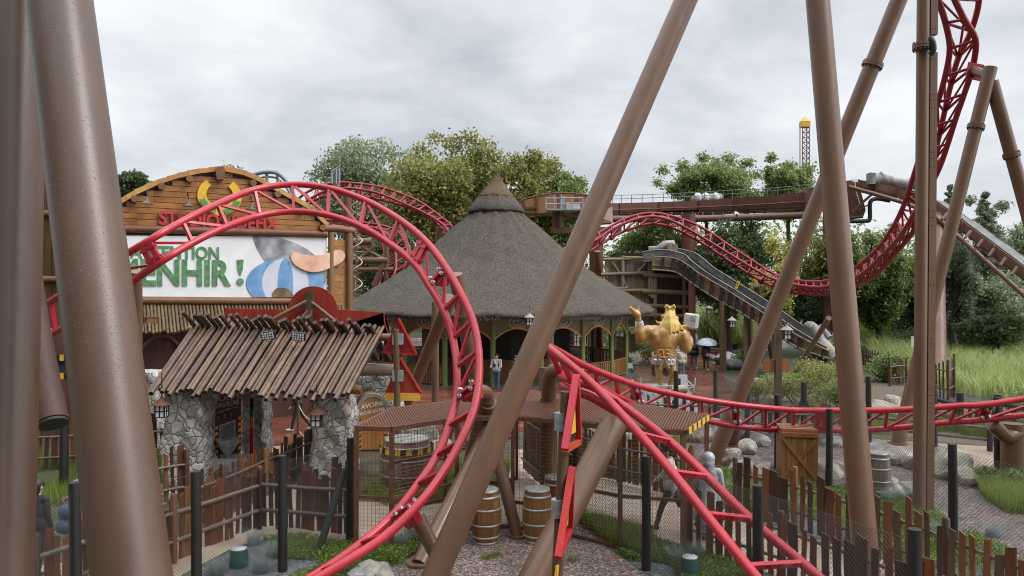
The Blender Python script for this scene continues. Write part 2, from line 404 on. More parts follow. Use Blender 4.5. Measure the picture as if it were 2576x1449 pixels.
MT['lantern_roof'] = m_flat('weathered_lantern_roof', (.26, .25, .25), .5)
MT['podium_grey'] = m_noise('podium_grey', (.17, .18, .185), (.26, .27, .275), 3, .5)
MT['red_in_shade'] = m_flat('shaded_red_cabinet', (.105, .010, .014), .45)  # cabinet red darkened, shade under the roof put into the colour
MT['bronze'] = m_flat('bronze_lamp', (.11, .09, .075), .4, .4)
MT['trough'] = m_noise('dark_wet_trough', (.025, .028, .03), (.10, .11, .115), 3, .3)
MT['gold'] = m_noise('gold_painted_figure', (.29, .135, .030), (.52, .285, .075), 2.2, .28, spec=.7, coat=.3)
MT['gold_hair'] = m_noise('pale_gold_hair', (.48, .28, .05), (.78, .55, .15), 3.0, .33, spec=.6)
MT['gold_dark'] = m_noise('dark_gold_cloth', (.20, .095, .035), (.34, .17, .06), 3, .45)
MT['silver'] = m_noise('silver_paint', (.40, .41, .42), (.58, .59, .60), 4, .4, metal=.2)
MT['barrel_wood'] = m_wood('oak_stave', (.10, .038, .012), (.27, .115, .042), .4, 'z', 5, .2, .35)
MT['hoop'] = m_noise('barrel_hoop', (.26, .26, .24), (.44, .44, .41), 8, .45, metal=.4)
MT['barrel_top'] = m_wood('barrel_head', (.14, .125, .105), (.32, .29, .25), .5, 'x', 6, .2)
MT['rope'] = m_noise('rope', (.35, .27, .17), (.55, .44, .30), 30, .8, bump=.01)
MT['crate'] = m_wood('crate_board', (.16, .058, .02), (.32, .14, .052), .5, 'z', 5, .2, .25)
MT['green_lamp'] = m_flat('green_lamp_body', (.02, .075, .06), .4)
MT['led'] = m_flat('led_lens', (.8, .82, .85), .2)
MT['blue_steel'] = m_flat('blue_track', (.16, .22, .29), .5)
MT['pale_yellow'] = m_flat('pale_yellow_steel', (.60, .52, .34), .5)
MT['sky_cloth'] = m_flat('pale_cloth', (.62, .63, .65), .6)
# ---------------------------------------------------------------- vegetation generators
def leaf_quads(C, size, up=.35, droop=.0, asp=.55):
    """C (n,3) leaf centres -> bent-free rhombic leaves"""
    n = len(C); nr = nrg.normal(size=(n, 3)); nr[:, 2] += up; nr /= np.linalg.norm(nr, axis=1)[:, None]
    a = nrg.normal(size=(n, 3)); a[:, 2] -= droop; a -= nr*np.sum(a*nr, axis=1)[:, None]; a /= np.linalg.norm(a, axis=1)[:, None]+1e-9
    b = np.cross(nr, a); s = (size*nrg.uniform(.6, 1.35, n))[:, None]
    v = np.stack([C-a*s*.5, C+b*s*asp*.5, C+a*s*.5, C-b*s*asp*.5], 1).reshape(-1, 3)
    f = np.arange(4*n).reshape(n, 4); return v, f
def crown_points(clumps, n, fill=.45):
    vol = np.array([c[1][0]*c[1][1]*c[1][2] for c in clumps])**(.72); pr = vol/vol.sum()
    idx = nrg.choice(len(clumps), n, p=pr); d = nrg.normal(size=(n, 3)); d /= np.linalg.norm(d, axis=1)[:, None]
    r = (fill+(1-fill)*nrg.random(n)**.55)*(1+.26*nrg.normal(size=n))
    cc = np.array([c[0] for c in clumps])[idx]; rr = np.array([c[1] for c in clumps])[idx]
    return cc+d*rr*r[:, None]
def make_clumps(c, R3, k, rs=.36):
    out = []
    for i in range(k):
        d = Vector((rnd.gauss(0, 1), rnd.gauss(0, 1), rnd.gauss(0, 1))).normalized()*(rnd.random()**.45)*.74
        s = rs*rnd.uniform(.65, 1.25)
        out.append((np.array([c[0]+d.x*R3[0], c[1]+d.y*R3[1], c[2]+d.z*R3[2]]), np.array([R3[0]*s, R3[1]*s, R3[2]*s*.8])))
    return out
def tree(name, label, box, Y, mat, n=9000, leaf=.3, k=26, cat='tree', group=None, trunk=True, depth=None, rs=.36, fill=.4, top=None):
    """box: crown in photograph units (x0,y0,x1,y1) at distance Y"""
    x0, y0, x1, y1 = box; c = P((x0+x1)/2, (y0+y1)/2, Y); rx = (x1-x0)/2*Y/F; rz = (y1-y0)/2*Y/F; ry = depth or rx
    root = thing(name, label, cat, (c.x, Y, 0), 0, group)
    cl = make_clumps(c, (rx, ry, rz), k, rs)
    if top:   # extra clumps that shape the outline (px,py,r px)
        for (px, py, rp) in top:
            q = P(px, py, Y+rnd.uniform(-.3, .3)*ry); rr = rp*Y/F; cl.append((np.array(q), np.array([rr, rr, rr*.85])))
    pts = crown_points(cl, n, fill); pts = pts[pts[:, 2] > .15]
    v, f = leaf_quads(pts, leaf)
    link_mesh('crown', np_mesh('crown', v, f, MT[mat]), root)
    if trunk:
        mb = MB(); base = Vector((c.x, Y, 0)); fork = Vector((c.x+rnd.uniform(-.3, .3), Y, max(.8, c.z-rz*.55)))
        tr = max(.09, min(.45, rz*.06)); mb.tube([base, base.lerp(fork, .5)+Vector((rnd.uniform(-.1, .1), 0, 0)), fork], [tr*1.3, tr, tr*.85], 7)
        for q in rnd.sample(cl, min(len(cl), 16)):
            e = Vector(q[0]); m = fork.lerp(e, .5)+Vector((rnd.uniform(-.3, .3), rnd.uniform(-.3, .3), .15*rz))
            mb.tube([fork, m, e], [tr*.55, tr*.32, tr*.1], 5)
            for _ in range(3):
                w = e+Vector((rnd.uniform(-1, 1)*q[1][0], rnd.uniform(-1, 1)*q[1][1], rnd.uniform(-.4, 1)*q[1][2])); mb.tube([m.lerp(e, .6), w], [tr*.16, tr*.04], 4)
        mb.build('trunk', MT['bark'], root)
    return root
def conifer(name, label, px, ytop, ybase, wpx, Y, mat, n=6000, leaf=.22, droop=.6):
    t = P(px, ytop, Y); h = t.z; w = wpx/2*Y/F; zb = max(.3, P(px, ybase, Y).z)
    root = thing(name, label, 'tree', (t.x, Y, 0)); pts = []; mb = MB(); mb.tube([(t.x, Y, 0), (t.x+.1, Y, h*.5), (t.x, Y, h)], [.22, .14, .02], 7)
    z = zb; C = []
    while z < h-.1:
        u = (z-zb)/(h-zb); L = w*(1-u)**.8*rnd.uniform(.75, 1.1)
        for _ in range(7):
            a = rnd.uniform(0, 6.283); e = Vector((math.cos(a)*L*rnd.uniform(.6, 1.1), math.sin(a)*L*rnd.uniform(.6, 1.1), rnd.uniform(-.25, .2)*L*.8))
            p0 = Vector((t.x, Y, z+rnd.uniform(-.15, .15))); mb.tube([p0, p0+e*.6+Vector((0, 0, -.04*L)), p0+e], [.035, .02, .006], 4); C.append((p0, e))
        z += (h-zb)/24*rnd.uniform(.8, 1.2)
    m = max(6, n//len(C)); A = []
    for p0, e in C:
        u = nrg.random(m)**.7; q = np.array(p0)[None]+np.array(e)[None]*u[:, None]; q += nrg.normal(size=(m, 3))*np.array([.12, .12, .09])*(.5+e.length*.35)
        q[:, 2] -= .1*u*e.length; A.append(q)
    A = np.concatenate(A); v, f = leaf_quads(A, leaf, .2, droop, .3)
    link_mesh('crown', np_mesh('crown', v, f, MT[mat]), root); mb.build('trunk', MT['bark'], root); return root
def blades(pts, h, w, lean=.35, seg=3, hv=.4):
    """grass blades standing on pts (n,3)"""
    n = len(pts); a = nrg.uniform(0, 6.283, n); hh = h*nrg.uniform(1-hv, 1+hv, n); ln = lean*nrg.random(n)*hh*1.3
    d = np.stack([np.cos(a), np.sin(a), np.zeros(n)], 1); b2 = a+nrg.uniform(.7, 2.4, n); s = np.stack([np.cos(b2), np.sin(b2), np.zeros(n)], 1)*(w*nrg.uniform(.7, 1.3, n))[:, None]*.5
    V_ = []
    for i in range(seg+1):
        u = i/seg; c = pts+d*(ln*u**2)[:, None]+np.stack([np.zeros(n), np.zeros(n), hh*(u-.18*lean*u*u)], 1); k = (1-u**1.5)*.95+.05
        V_ += [c-s*k, c+s*k]
    v = np.stack(V_, 1).reshape(-1, 3); m = 2*(seg+1); base = (np.arange(n)*m)[:, None]
    q = np.array([[2*i, 2*i+1, 2*i+3, 2*i+2] for i in range(seg)]); f = (base[:, :, None]+q[None]).reshape(-1, 4); return v, f
def in_poly(poly, n):
    """n random XY points inside polygon"""
    pl = np.array([(p[0], p[1]) for p in poly]); lo = pl.min(0); hi = pl.max(0); out = []
    tot = 0
    while tot < n:
        q = nrg.uniform(lo, hi, (n*2, 2)); ins = np.zeros(len(q), bool); j = len(pl)-1
        for i in range(len(pl)):
            xi, yi = pl[i]; xj, yj = pl[j]
            ins ^= ((yi > q[:, 1]) != (yj > q[:, 1])) & (q[:, 0] < (xj-xi)*(q[:, 1]-yi)/(yj-yi+1e-12)+xi); j = i
        out.append(q[ins]); tot += ins.sum()
    return np.concatenate(out)[:n]
def patchy(q, sc_=.7, th=0.0, seed=0.0):
    s = np.sin(q[:, 0]*sc_*2.1+seed)+np.sin(q[:, 1]*sc_*2.7+1.3+seed)+np.sin((q[:, 0]+q[:, 1])*sc_*1.3+2.2)+.8*np.sin((q[:, 0]-1.7*q[:, 1])*sc_*3.1+seed*2)
    return q[s > th]
def stuff(name, v, f, mat, label, cat):
    o = link_mesh(name, np_mesh(name, v, f, MT[mat])); return tag(o, label, cat, None, 'stuff')
def z0(q, z=0.0): return np.concatenate([q, np.full((len(q), 1), z)], 1)
def tuft(name, label, x, y, h, r, mat, n=160, w=.012, group=None, cat='plant', z=0., lean=.9):
    a = nrg.uniform(0, 6.283, n); rr = r*.45*np.sqrt(nrg.random(n)); q = np.stack([x+np.cos(a)*rr, y+np.sin(a)*rr, np.full(n, z)], 1)
    v, f = blades(q, h, w, lean); o = link_mesh(name, np_mesh(name, v, f, MT[mat]), None, (x, y, z)); return tag(o, label, cat, group)
def shrub(name, label, x, y, h, r, mat, n=1500, leaf=.09, group=None, k=9, stems=True, cat='shrub'):
    root = thing(name, label, cat, (x, y, 0), 0, group)
    cl = make_clumps((x, y, h*.55), (r, r, h*.5), k, .42); pts = crown_points(cl, n, .2); pts = pts[pts[:, 2] > .02]
    v, f = leaf_quads(pts, leaf); link_mesh('foliage', np_mesh('foliage', v, f, MT[mat]), root)
    if stems:
        mb = MB()
        for q in cl: mb.tube([(x+rnd.uniform(-.1, .1)*r, y+rnd.uniform(-.1, .1)*r, 0), tuple(q[0]), tuple(q[0]+np.array([0, 0, q[1][2]*.9]))], [.02, .012, .003], 4)
        mb.build('stem', MT['bark'], root)
    return root
def rock(name, label, x, y, s, mat='rock', group='pale rocks edging the gravel', z=0., cat='rock'):
    bm = bmesh.new(); bmesh.ops.create_icosphere(bm, subdivisions=3, radius=1)
    M = Matrix.Rotation(rnd.uniform(0, 6), 3, 'Z') @ Matrix.Rotation(rnd.uniform(-.3, .3), 3, 'X')
    pl = [Vector((rnd.gauss(0, 1), rnd.gauss(0, 1), rnd.gauss(0, .8))).normalized() for _ in range(9)]; dd = [rnd.uniform(.55, .85) for _ in pl]
    for v in bm.verts:
        p = v.co.copy()
        for nrm, d in zip(pl, dd):
            e = p.dot(nrm)-d
            if e > 0: p -= nrm*e*.92
        p *= 1+.05*math.sin(7*p.x+3*p.y)*math.sin(6*p.z+2)
        v.co = M @ Vector((p.x*s[0], p.y*s[1], p.z*s[2]))+Vector((x, y, z+s[2]*.45))
    me = bpy.data.meshes.new(name); bm.to_mesh(me); bm.free(); me.materials.append(MT[mat])
    o = link_mesh(name, me, None, (x, y, z)); return tag(o, label, cat, group)
# ---------------------------------------------------------------- fences
def walk(path, s):
    for a, b in zip(path, path[1:]):
        L = (b-a).length
        if s <= L or b is path[-1]: return a.lerp(b, min(1, s/L)), (b-a).normalized()
        s -= L
def plen(path): return sum((b-a).length for a, b in zip(path, path[1:]))
def picket_mesh(w, h, sl, th=.022):
    """a hand sawn board: wavy sides, slanted top; base at origin"""
    L = []; Rr = []; k = 5; ph = rnd.uniform(0, 6)
    for i in range(k+1):
        u = i/k; wob = .006*math.sin(ph+u*5); L.append((-w/2+wob, u)); Rr.append((w/2+wob*.6+.004*math.sin(ph*2+u*7), u))
    pts = [(x, u*(h-sl*(.5))) for x, u in L]+[(x, u*(h+sl*.5)) for x, u in reversed(Rr)]
    mb = MB(); mb.prism([Vector((x, -th/2, z)) for x, z in pts], (0, th, 0)); return mb.mesh('picket', MT['picket'])
PICKETS = [picket_mesh(rnd.uniform(.075, .155), rnd.uniform(.9, 1.08), rnd.uniform(-.05, .05)) for _ in range(26)]
DARKS = []
for _m in PICKETS[:12]:
    _d = _m.copy(); _d.materials.clear(); _d.materials.append(MT['dark_wall']); DARKS.append(_d)
def picket_fence(label, path, h=1.05, gap=.165, zr=(.32, .78), z=0.0, side=1, post_h=None, posts=True, group=None, name='picket_fence', tilt=.03, rail_r=.032, maxn=99, dark=False, wide=1.0):
    path = [Vector((p[0], p[1], z)) for p in path]; L = plen(path)
    root = thing(name, label, 'fence', path[0], 0, group); o0 = Vector(path[0])
    n = min(maxn, int(L/gap))
    for i in range(n):
        p, d = walk(path, (i+.5)*L/n+rnd.uniform(-.02, .02)); nm = Vector((-d.y, d.x, 0))*side
        o = bpy.data.objects.new('picket', rnd.choice(DARKS if dark else PICKETS)); COL.objects.link(o); o.parent = root
        q = p+nm*.045-o0; o.location = q+Vector((0, 0, rnd.uniform(.02, .08)))
        o.rotation_euler = (rnd.uniform(-.02, .02), rnd.uniform(-tilt, tilt), math.atan2(d.y, d.x)); k = h*rnd.uniform(.86, 1.08); o.scale = (wide*rnd.uniform(.85, 1.2), 1, k)
    for zz in zr:
        for a, b in zip(path, path[1:]):
            mb = MB(); m = a.lerp(b, .5)+Vector((0, 0, rnd.uniform(-.015, .015)))
            mb.tube([a+Vector((0, 0, zz*h)), m+Vector((0, 0, zz*h)), b+Vector((0, 0, zz*h))], [rail_r, rail_r*1.08, rail_r*.95], 8); mb.build('rail', MT['rail_wood'], root)
    if posts:
        for p in path:
            mb = MB(); ph = (post_h or h*1.12)*rnd.uniform(.95, 1.05); r = .06
            mb.tube([p, p+Vector((0, 0, ph-.03)), p+Vector((0, 0, ph))], [r, r, r*.7], 10); mb.build('post', MT['dark_wall' if dark else 'picket'], root)
    return root
def wire_panel(mb, a, b, h, step, r, zb=0.03, diag=True):
    """chain-link (diag) or square grid (not diag) between ground points a,b"""
    L = (b-a).length; d = (b-a)/L; up = Vector((0, 0, 1)); nm = Vector((-d.y, d.x, 0))
    def w(s, z): return a+d*s+up*(z+zb)
    segs = []
    if diag:
        n = int((L+h)/step)
        for i in range(n+1):
            s0 = -h+i*step
            for sg in (1, -1):
                p = (s0, 0.) if sg > 0 else (s0, h); q = (s0+h, h) if sg > 0 else (s0+h, 0.)
                t0 = max(0, -s0/h); t1 = min(1, (L-s0)/h)
                if t1 > t0+.01:
                    f = lambda t: (p[0]+(q[0]-p[0])*t, p[1]+(q[1]-p[1])*t)
                    segs.append((f(t0), f(t1), .004 if sg > 0 else -.004))
        segs += [((0, h), (L, h), 0), ((0, h*.5), (L, h*.5), 0)]
    else:
        for i in range(int(L/step)+1): segs.append(((i*step, 0), (i*step, h), .002))
        for i in range(int(h/step)+1): segs.append(((0, i*step), (L, i*step), -.002))
    for p, q, o in segs:
        A = w(*p)+nm*o; B = w(*q)+nm*o; x, y, _ = frame_to(B-A); vs = []
        for e in (A, B):
            for k in range(3):
                an = 2.094*k; vs.append(e+(x*math.cos(an)+y*math.sin(an))*r)
        mb.add(vs, [(0, 1, 4, 3), (1, 2, 5, 4), (2, 0, 3, 5)], 0)
def chainlink(label, path, h=1.95, r=.085, step=.062, wr=.0032, braces=(), name='chain_link_fence', post_h=None, cap=False):
    path = [Vector((p[0], p[1], 0)) for p in path]; root = thing(name, label, 'fence', path[0])
    for a, b in zip(path, path[1:]):
        mb = MB(); wire_panel(mb, a, b, h*.93, step, wr); mb.build('wire_mesh', MT['wire'], root)
    for i, p in enumerate(path):
        mb = MB(); ph = (post_h or h)*rnd.uniform(.97, 1.03); t = Vector((rnd.uniform(-.02, .02), rnd.uniform(-.02, .02), ph)); mb.tube([p, p+t*.5+Vector((.006, 0, 0)), p+t], [r, r*.95, r*.9], 12); mb.build('post', MT['dark_post'], root)
    for a, b in braces:
        mb = MB(); mb.tube([a, Vector(a).lerp(Vector(b), .5), b], [r*.85, r*.8, r*.75], 10); mb.build('brace', MT['dark_post'], root)
    return root
# ---------------------------------------------------------------- bodies grown as one skin
def blob(prims, voxel, smooth=4, shrink=0.0):
    """prims: (a, b, ra, rb, material index).  returns mesh: union of tapered capsules as ONE surface"""
    mb = MB()
    for a, b, ra, rb, mi in prims:
        a = Vector(a); b = Vector(b); d = b-a
        if d.length < 1e-4: mb.ell(a, ra, n=14, m=10); continue
        x, y, w = frame_to(d); prof = []
        for i in range(6): th = math.pi/2*(1-i/5); prof.append((a-w*ra*math.sin(th), ra*math.cos(th)))
        for i in range(6): th = math.pi/2*(i/5); prof.append((b+w*rb*math.sin(th), rb*math.cos(th)))
        n = 14; vs = []
        for c, r in prof:
            for j in range(n): an = 2*math.pi*j/n; vs.append(c+(x*math.cos(an)+y*math.sin(an))*max(r, 1e-4))
        fs = [(i*n+j, i*n+(j+1) % n, (i+1)*n+(j+1) % n, (i+1)*n+j) for i in range(len(prof)-1) for j in range(n)]
        fs += [tuple(range(n-1, -1, -1)), tuple(range((len(prof)-1)*n, len(prof)*n))]; mb.add(vs, fs)
    me = mb.mesh('body_cage', MT['white']); o = bpy.data.objects.new('body_cage', me); COL.objects.link(o)
    m = o.modifiers.new('r', 'REMESH'); m.mode = 'VOXEL'; m.voxel_size = voxel; m.use_smooth_shade = True
    s = o.modifiers.new('s', 'SMOOTH'); s.factor = .5; s.iterations = smooth
    dg = bpy.context.evaluated_depsgraph_get(); dg.update(); out = bpy.data.meshes.new_from_object(o.evaluated_get(dg))
    bpy.data.objects.remove(o); out.materials.clear()
    fc = np.array([p.center[:] for p in out.polygons]); best = np.full(len(fc), 1e9); idx = np.zeros(len(fc), int)
    for a, b, ra, rb, mi in prims:
        a = np.array(a, float); b = np.array(b, float); ab = b-a; L = max(1e-9, ab@ab); t = np.clip(((fc-a)@ab)/L, 0, 1)
        d = np.linalg.norm(fc-(a+t[:, None]*ab), axis=1)-(ra+(rb-ra)*t); k = d < best; best[k] = d[k]; idx[k] = mi
    return out, idx.astype(np.int32)
def finish_blob(name, me, idx, mats, parent=None, base=None, local=False):
    for m in mats: me.materials.append(m)
    me.polygons.foreach_set('material_index', idx); me.polygons.foreach_set('use_smooth', np.ones(len(idx), bool)); me.update()
    return link_mesh(name, me, parent, base, local)
def hand(prims, w, d, side, mi, s=1., curl=.4):
    """palm, four fingers, thumb from wrist w along d"""
    d = Vector(d).normalized(); x, y, _ = frame_to(d, Vector((0, 1, .2))); pe = w+d*.085*s
    prims.append((w, pe, .028*s, .032*s, mi))
    for i, L in enumerate((.068, .078, .072, .055)):
        b = pe+x*((i-1.5)*.021*s); k = b+(d*math.cos(curl)+y*math.sin(curl)*.8)*L*.55*s; e = k+(d*math.cos(curl*2)+y*math.sin(curl*2))*L*.5*s
        prims.append((b, k, .011*s, .0105*s, mi)); prims.append((k, e, .0105*s, .009*s, mi))
    tb = w+d*.03*s-x*.025*s*side; prims.append((tb, tb+(d*.6-x*.8*side+y*.3).normalized()*.055*s, .013*s, .010*s, mi))
def person(label, loc, rz, cols, legs=((.0, .0), (.0, .0)), arms=((.1, .2, .12), (.1, .2, .12)), h=1.74, voxel=.014, female=False, hair=None, hat=None, head_tilt=0.0, lean=.0, coat=0.0, extras=(), beard=None, headturn=0.0, hood=False, long_coat=False):
    """cols: dict skin, top, trousers, shoes.  legs: (thigh swing, knee bend); arms: (swing, elbow bend, out).  faces local +Y"""
    s = h/1.75; root = thing('person', label, 'person', loc, rz); pr = []
    S, T, J, Z = 0, 1, 2, 3
    hip = Vector((0, 0, .94)); sp = lambda z: Vector((0, math.tan(lean)*(z-.94), z)); fat = 1+coat
    pr.append((sp(.93)+Vector((-.05, 0, 0)), sp(.93)+Vector((.05, 0, 0)), .125, .125, J))
    pr.append((sp(1.0), sp(1.2), .135*fat, .145*fat, T)); pr.append((sp(1.18)+Vector((-.07, 0, 0)), sp(1.36)+Vector((-.09, 0, 0)), .105*fat, .095*fat, T)); pr.append((sp(1.18)+Vector((.07, 0, 0)), sp(1.36)+Vector((.09, 0, 0)), .105*fat, .095*fat, T))
    if coat: pr.append((sp(.96)+Vector((-.06, 0, 0)), sp(.96)+Vector((.06, 0, 0)), .135*fat, .135*fat, T))
    if long_coat:
        for k in range(7): a = 6.283*k/7; pr.append((sp(1.1)+Vector((.09*math.cos(a), .07*math.sin(a), 0)), Vector((.23*math.cos(a), .2*math.sin(a), .48)), .10, .09, T))
    sw = .175 if female else .19
    pr.append((sp(1.40)+Vector((-sw, 0, 0)), sp(1.40)+Vector((sw, 0, 0)), .068*fat, .068*fat, T))
    nk = sp(1.45); hc = sp(1.60)+Vector((0, .02+.05*math.sin(head_tilt), 0)); pr.append((nk, hc, .058, .055, S))
    Hm = Matrix.Rotation(headturn, 3, 'Z') @ Matrix.Rotation(-head_tilt, 3, 'X'); hp = lambda *q: hc+Hm @ Vector(q)
    pr.append((hp(0, -.012, .045), hp(0, .005, .04), .098, .092, S)); pr.append((hp(0, .02, -.03), hp(0, .038, -.055), .070, .050, S))
    pr.append((hp(0, .088, .03), hp(0, .108, -.004), .014, .018, S))
    for e in (-1, 1): pr.append((hp(e*.092, -.01, .03), hp(e*.096, -.014, -.012), .018, .014, S))
    for i, (sw_, bd) in enumerate(legs):
        sd = -1 if i == 0 else 1; a = Vector((sd*.095, 0, .92)); kd = Vector((0, math.sin(sw_), -math.cos(sw_))); kn = a+kd*.43
        sd_ = Vector((0, math.sin(sw_-bd), -math.cos(sw_-bd))); an = kn+sd_*.42; f = Vector((sd*.12, math.cos(sw_-bd), math.sin((sw_-bd)*.8)-.02)).normalized()
        pr += [(a, kn, .092, .064, J), (kn, an, .064, .047, J), (an+sd_*.03-f*.03, an+sd_*.045+f*.15, .045, .036, Z)]
    for i, (sw_, bd, out) in enumerate(arms):
        sd = -1 if i == 0 else 1; a = sp(1.39)+Vector((sd*(sw+.02), 0, 0)); ud = Vector((sd*math.sin(out), math.sin(sw_)*math.cos(out), -math.cos(sw_)*math.cos(out)))
        el = a+ud*.29; fd = Vector((-sd*math.sin(out)*.6*min(1, bd), math.sin(sw_+bd), -math.cos(sw_+bd))).normalized(); wr = el+fd*.245
        pr += [(a, el, .058*fat, .046*fat, T), (el, wr, .046*fat, .036*fat, T)]; hand(pr, wr+fd*.01, fd, sd, S)
    K = [(Vector(a)*s, Vector(b)*s, ra*s, rb*s, m) for a, b, ra, rb, m in pr]; me, idx = blob(K, voxel, 3)
    mats = [MT[cols['skin']], MT[cols['top']], MT[cols['trousers']], MT[cols['shoes']]]
    finish_blob('body', me, idx, mats, root, local=True)
    if hair:
        hm, ix = blob([(hp(0, -.02, .058)*s, hp(0, .012, .062)*s, .105*s, .100*s, 0), (hp(0, -.045, .0)*s, hp(0, -.05, -(.12 if female else .04))*s, .085*s, .06*s, 0)], .016, 3); finish_blob('hair', hm, ix, [MT[hair]], root, local=True)
    if beard:
        hm, ix = blob([(hp(-.03, .05, -.05)*s, hp(.03, .05, -.05)*s, .045*s, .045*s, 0), (hp(0, .05, -.06)*s, hp(0, .055, -.095)*s, .05*s, .03*s, 0)], .014, 3); finish_blob('beard', hm, ix, [MT[beard]], root, local=True)
    if hat:
        mb = MB(); M = Hm.to_4x4(); c0 = hp(0, -.008, .055)*s
        mb.lathe([(.112*s, -.01), (.113*s, .03*s), (.098*s, .07*s), (.06*s, .095*s), (.001, .105*s)], c0, 16, M=Hm); mb.ell(hp(0, .115, .052)*s, (.075*s, .07*s, .008*s), M=Hm); mb.build('cap', MT[hat], root, local=True)
    if hood:
        hm, ix = blob([(hp(0, -.03, .06)*s, hp(0, .02, .06)*s, .135*s, .125*s, 0), (hp(0, -.05, -.03)*s, hp(0, -.02, -.14)*s, .125*s, .13*s, 0)], .016, 4); finish_blob('hood', hm, ix, [MT[hood]], root, local=True)
    for kind, mt in extras:
        mb = MB()
        if kind == 'backpack':
            hm, ix = blob([(sp(1.05)*s+Vector((-.08, -.2*s, 0)), sp(1.05)*s+Vector((.08, -.2*s, 0)), .12*s, .12*s, 0), (sp(1.3)*s+Vector((-.06, -.19*s, 0)), sp(1.3)*s+Vector((.06, -.19*s, 0)), .11*s, .11*s, 0)], .018, 4); finish_blob('backpack', hm, ix, [MT[mt]], root, local=True)
            for e in (-1, 1):
                ms = MB(); ms.tube([sp(1.40)*s+Vector((e*.11, -.1, .05)), sp(1.44)*s+Vector((e*.12, .02, .03)), sp(1.3)*s+Vector((e*.12, .15, 0)), sp(1.1)*s+Vector((e*.15, .08, 0)), sp(1.05)*s+Vector((e*.12, -.12, 0))], .018, 6); ms.build('strap', MT['black'], root, local=True)
        elif kind == 'phone':
            mb.box((0, .36*s, 1.18*s), (.075, .02, .15), mi=0); mb.build('phone', MT[mt], root, local=True)
        elif kind == 'bag':
            hm, ix = blob([(Vector((.17, -.12, .98))*s, Vector((.05, -.17, .98))*s, .075*s, .08*s, 0), (Vector((.17, -.12, 1.06))*s, Vector((.05, -.16, 1.06))*s, .07*s, .07*s, 0)], .018, 3); finish_blob('shoulder_bag', hm, ix, [MT[mt]], root, local=True)
    return root
MT['skin'] = m_flat('skin', (.50, .30, .21), .5)
for k_, c_ in dict(denim=(.075, .115, .18), navy=(.018, .022, .04), blackcloth=(.016, .016, .018), palecoat=(.46, .48, .48), whitecloth=(.62, .62, .63), tancoat=(.17, .12, .065), greencoat=(.03, .042, .035), beigecoat=(.42, .40, .34), bluebag=(.04, .07, .13), pinkbag=(.45, .14, .16), brownshoe=(.06, .035, .02), greytrouser=(.035, .035, .04), redcloth=(.45, .03, .05)).items():
    MT[k_] = m_noise(k_, tuple(q*.8 for q in c_), tuple(q*1.15 for q in c_), 9, .75, bump=.012, bscale=22)
MT['poncho'] = m_noise('translucent_poncho', (.22, .24, .25), (.40, .43, .45), 5, .28, bump=.02, bscale=7)
MT['hair_dark'] = m_noise('dark_hair', (.010, .008, .007), (.035, .025, .02), 20, .5, bump=.01)
MT['hair_grey'] = m_noise('grey_hair', (.12, .11, .10), (.25, .23, .21), 20, .5, bump=.01)
# ---------------------------------------------------------------- camera, sky, light
cam = bpy.data.cameras.new('camera'); co = bpy.data.objects.new('camera', cam); COL.objects.link(co)
co.location = (0, 0, EYE); co.rotation_euler = (math.radians(90), 0, 0); cam.sensor_width = 36; cam.lens = 36*F/2576
cam.clip_end = 3000; cam.clip_start = .05; sc.camera = co
sc.view_settings.view_transform = 'Standard'; sc.view_settings.look = 'None'; sc.view_settings.exposure = 0
w = bpy.data.worlds.new('World'); sc.world = w; w.use_nodes = True; nt = w.node_tree; nt.nodes.clear()
def wn(t, **k):
    x = nt.nodes.new(t)
    for a, b in k.items(): setattr(x, a, b)
    return x
def wm(op, a, b, clamp=False):
    m = wn('ShaderNodeMath', operation=op, use_clamp=clamp)
    for i, v in enumerate((a, b)):
        if hasattr(v, 'links'): nt.links.new(v, m.inputs[i])
        else: m.inputs[i].default_value = v
    return m.outputs[0]
SUN_EL, SUN_AZ = math.radians(46), math.radians(112)
out = wn('ShaderNodeOutputWorld'); tc = wn('ShaderNodeTexCoord'); sep = wn('ShaderNodeSeparateXYZ'); nt.links.new(tc.outputs['Generated'], sep.inputs[0])
sky = wn('ShaderNodeTexSky', sky_type='NISHITA'); sky.sun_disc = False; sky.sun_elevation = SUN_EL; sky.sun_rotation = SUN_AZ
bg1 = wn('ShaderNodeBackground'); nt.links.new(sky.outputs[0], bg1.inputs[0]); bg1.inputs[1].default_value = .012
zz = wm('ADD', wm('MAXIMUM', sep.outputs[2], 0.0), .22)
cx = wm('DIVIDE', sep.outputs[0], zz); cy = wm('DIVIDE', sep.outputs[1], zz); cmb = wn('ShaderNodeCombineXYZ')
nt.links.new(cx, cmb.inputs[0]); nt.links.new(cy, cmb.inputs[1])
def wnoise(scale, det, rough, off):
    mp = wn('ShaderNodeMapping'); mp.inputs['Location'].default_value = off; nt.links.new(cmb.outputs[0], mp.inputs[0])
    n = wn('ShaderNodeTexNoise'); nt.links.new(mp.outputs[0], n.inputs['Vector']); n.inputs['Scale'].default_value = scale; n.inputs['Detail'].default_value = det
    n.inputs['Roughness'].default_value = rough; n.inputs['Distortion'].default_value = .25; return n.outputs['Fac']
f = wm('ADD', wm('MULTIPLY', wnoise(.85, 7, .55, (3.1, 1.7, 0)), .60), wm('MULTIPLY', wnoise(1.9, 7, .56, (7, 2, 4)), .40))
rp = wn('ShaderNodeValToRGB'); nt.links.new(f, rp.inputs[0]); e = rp.color_ramp.elements
e[0].position = .37; e[0].color = (.51, .54, .585, 1); e[1].position = .60; e[1].color = (.91, .925, .94, 1)
m_ = e.new(.49); m_.color = (.73, .75, .785, 1)
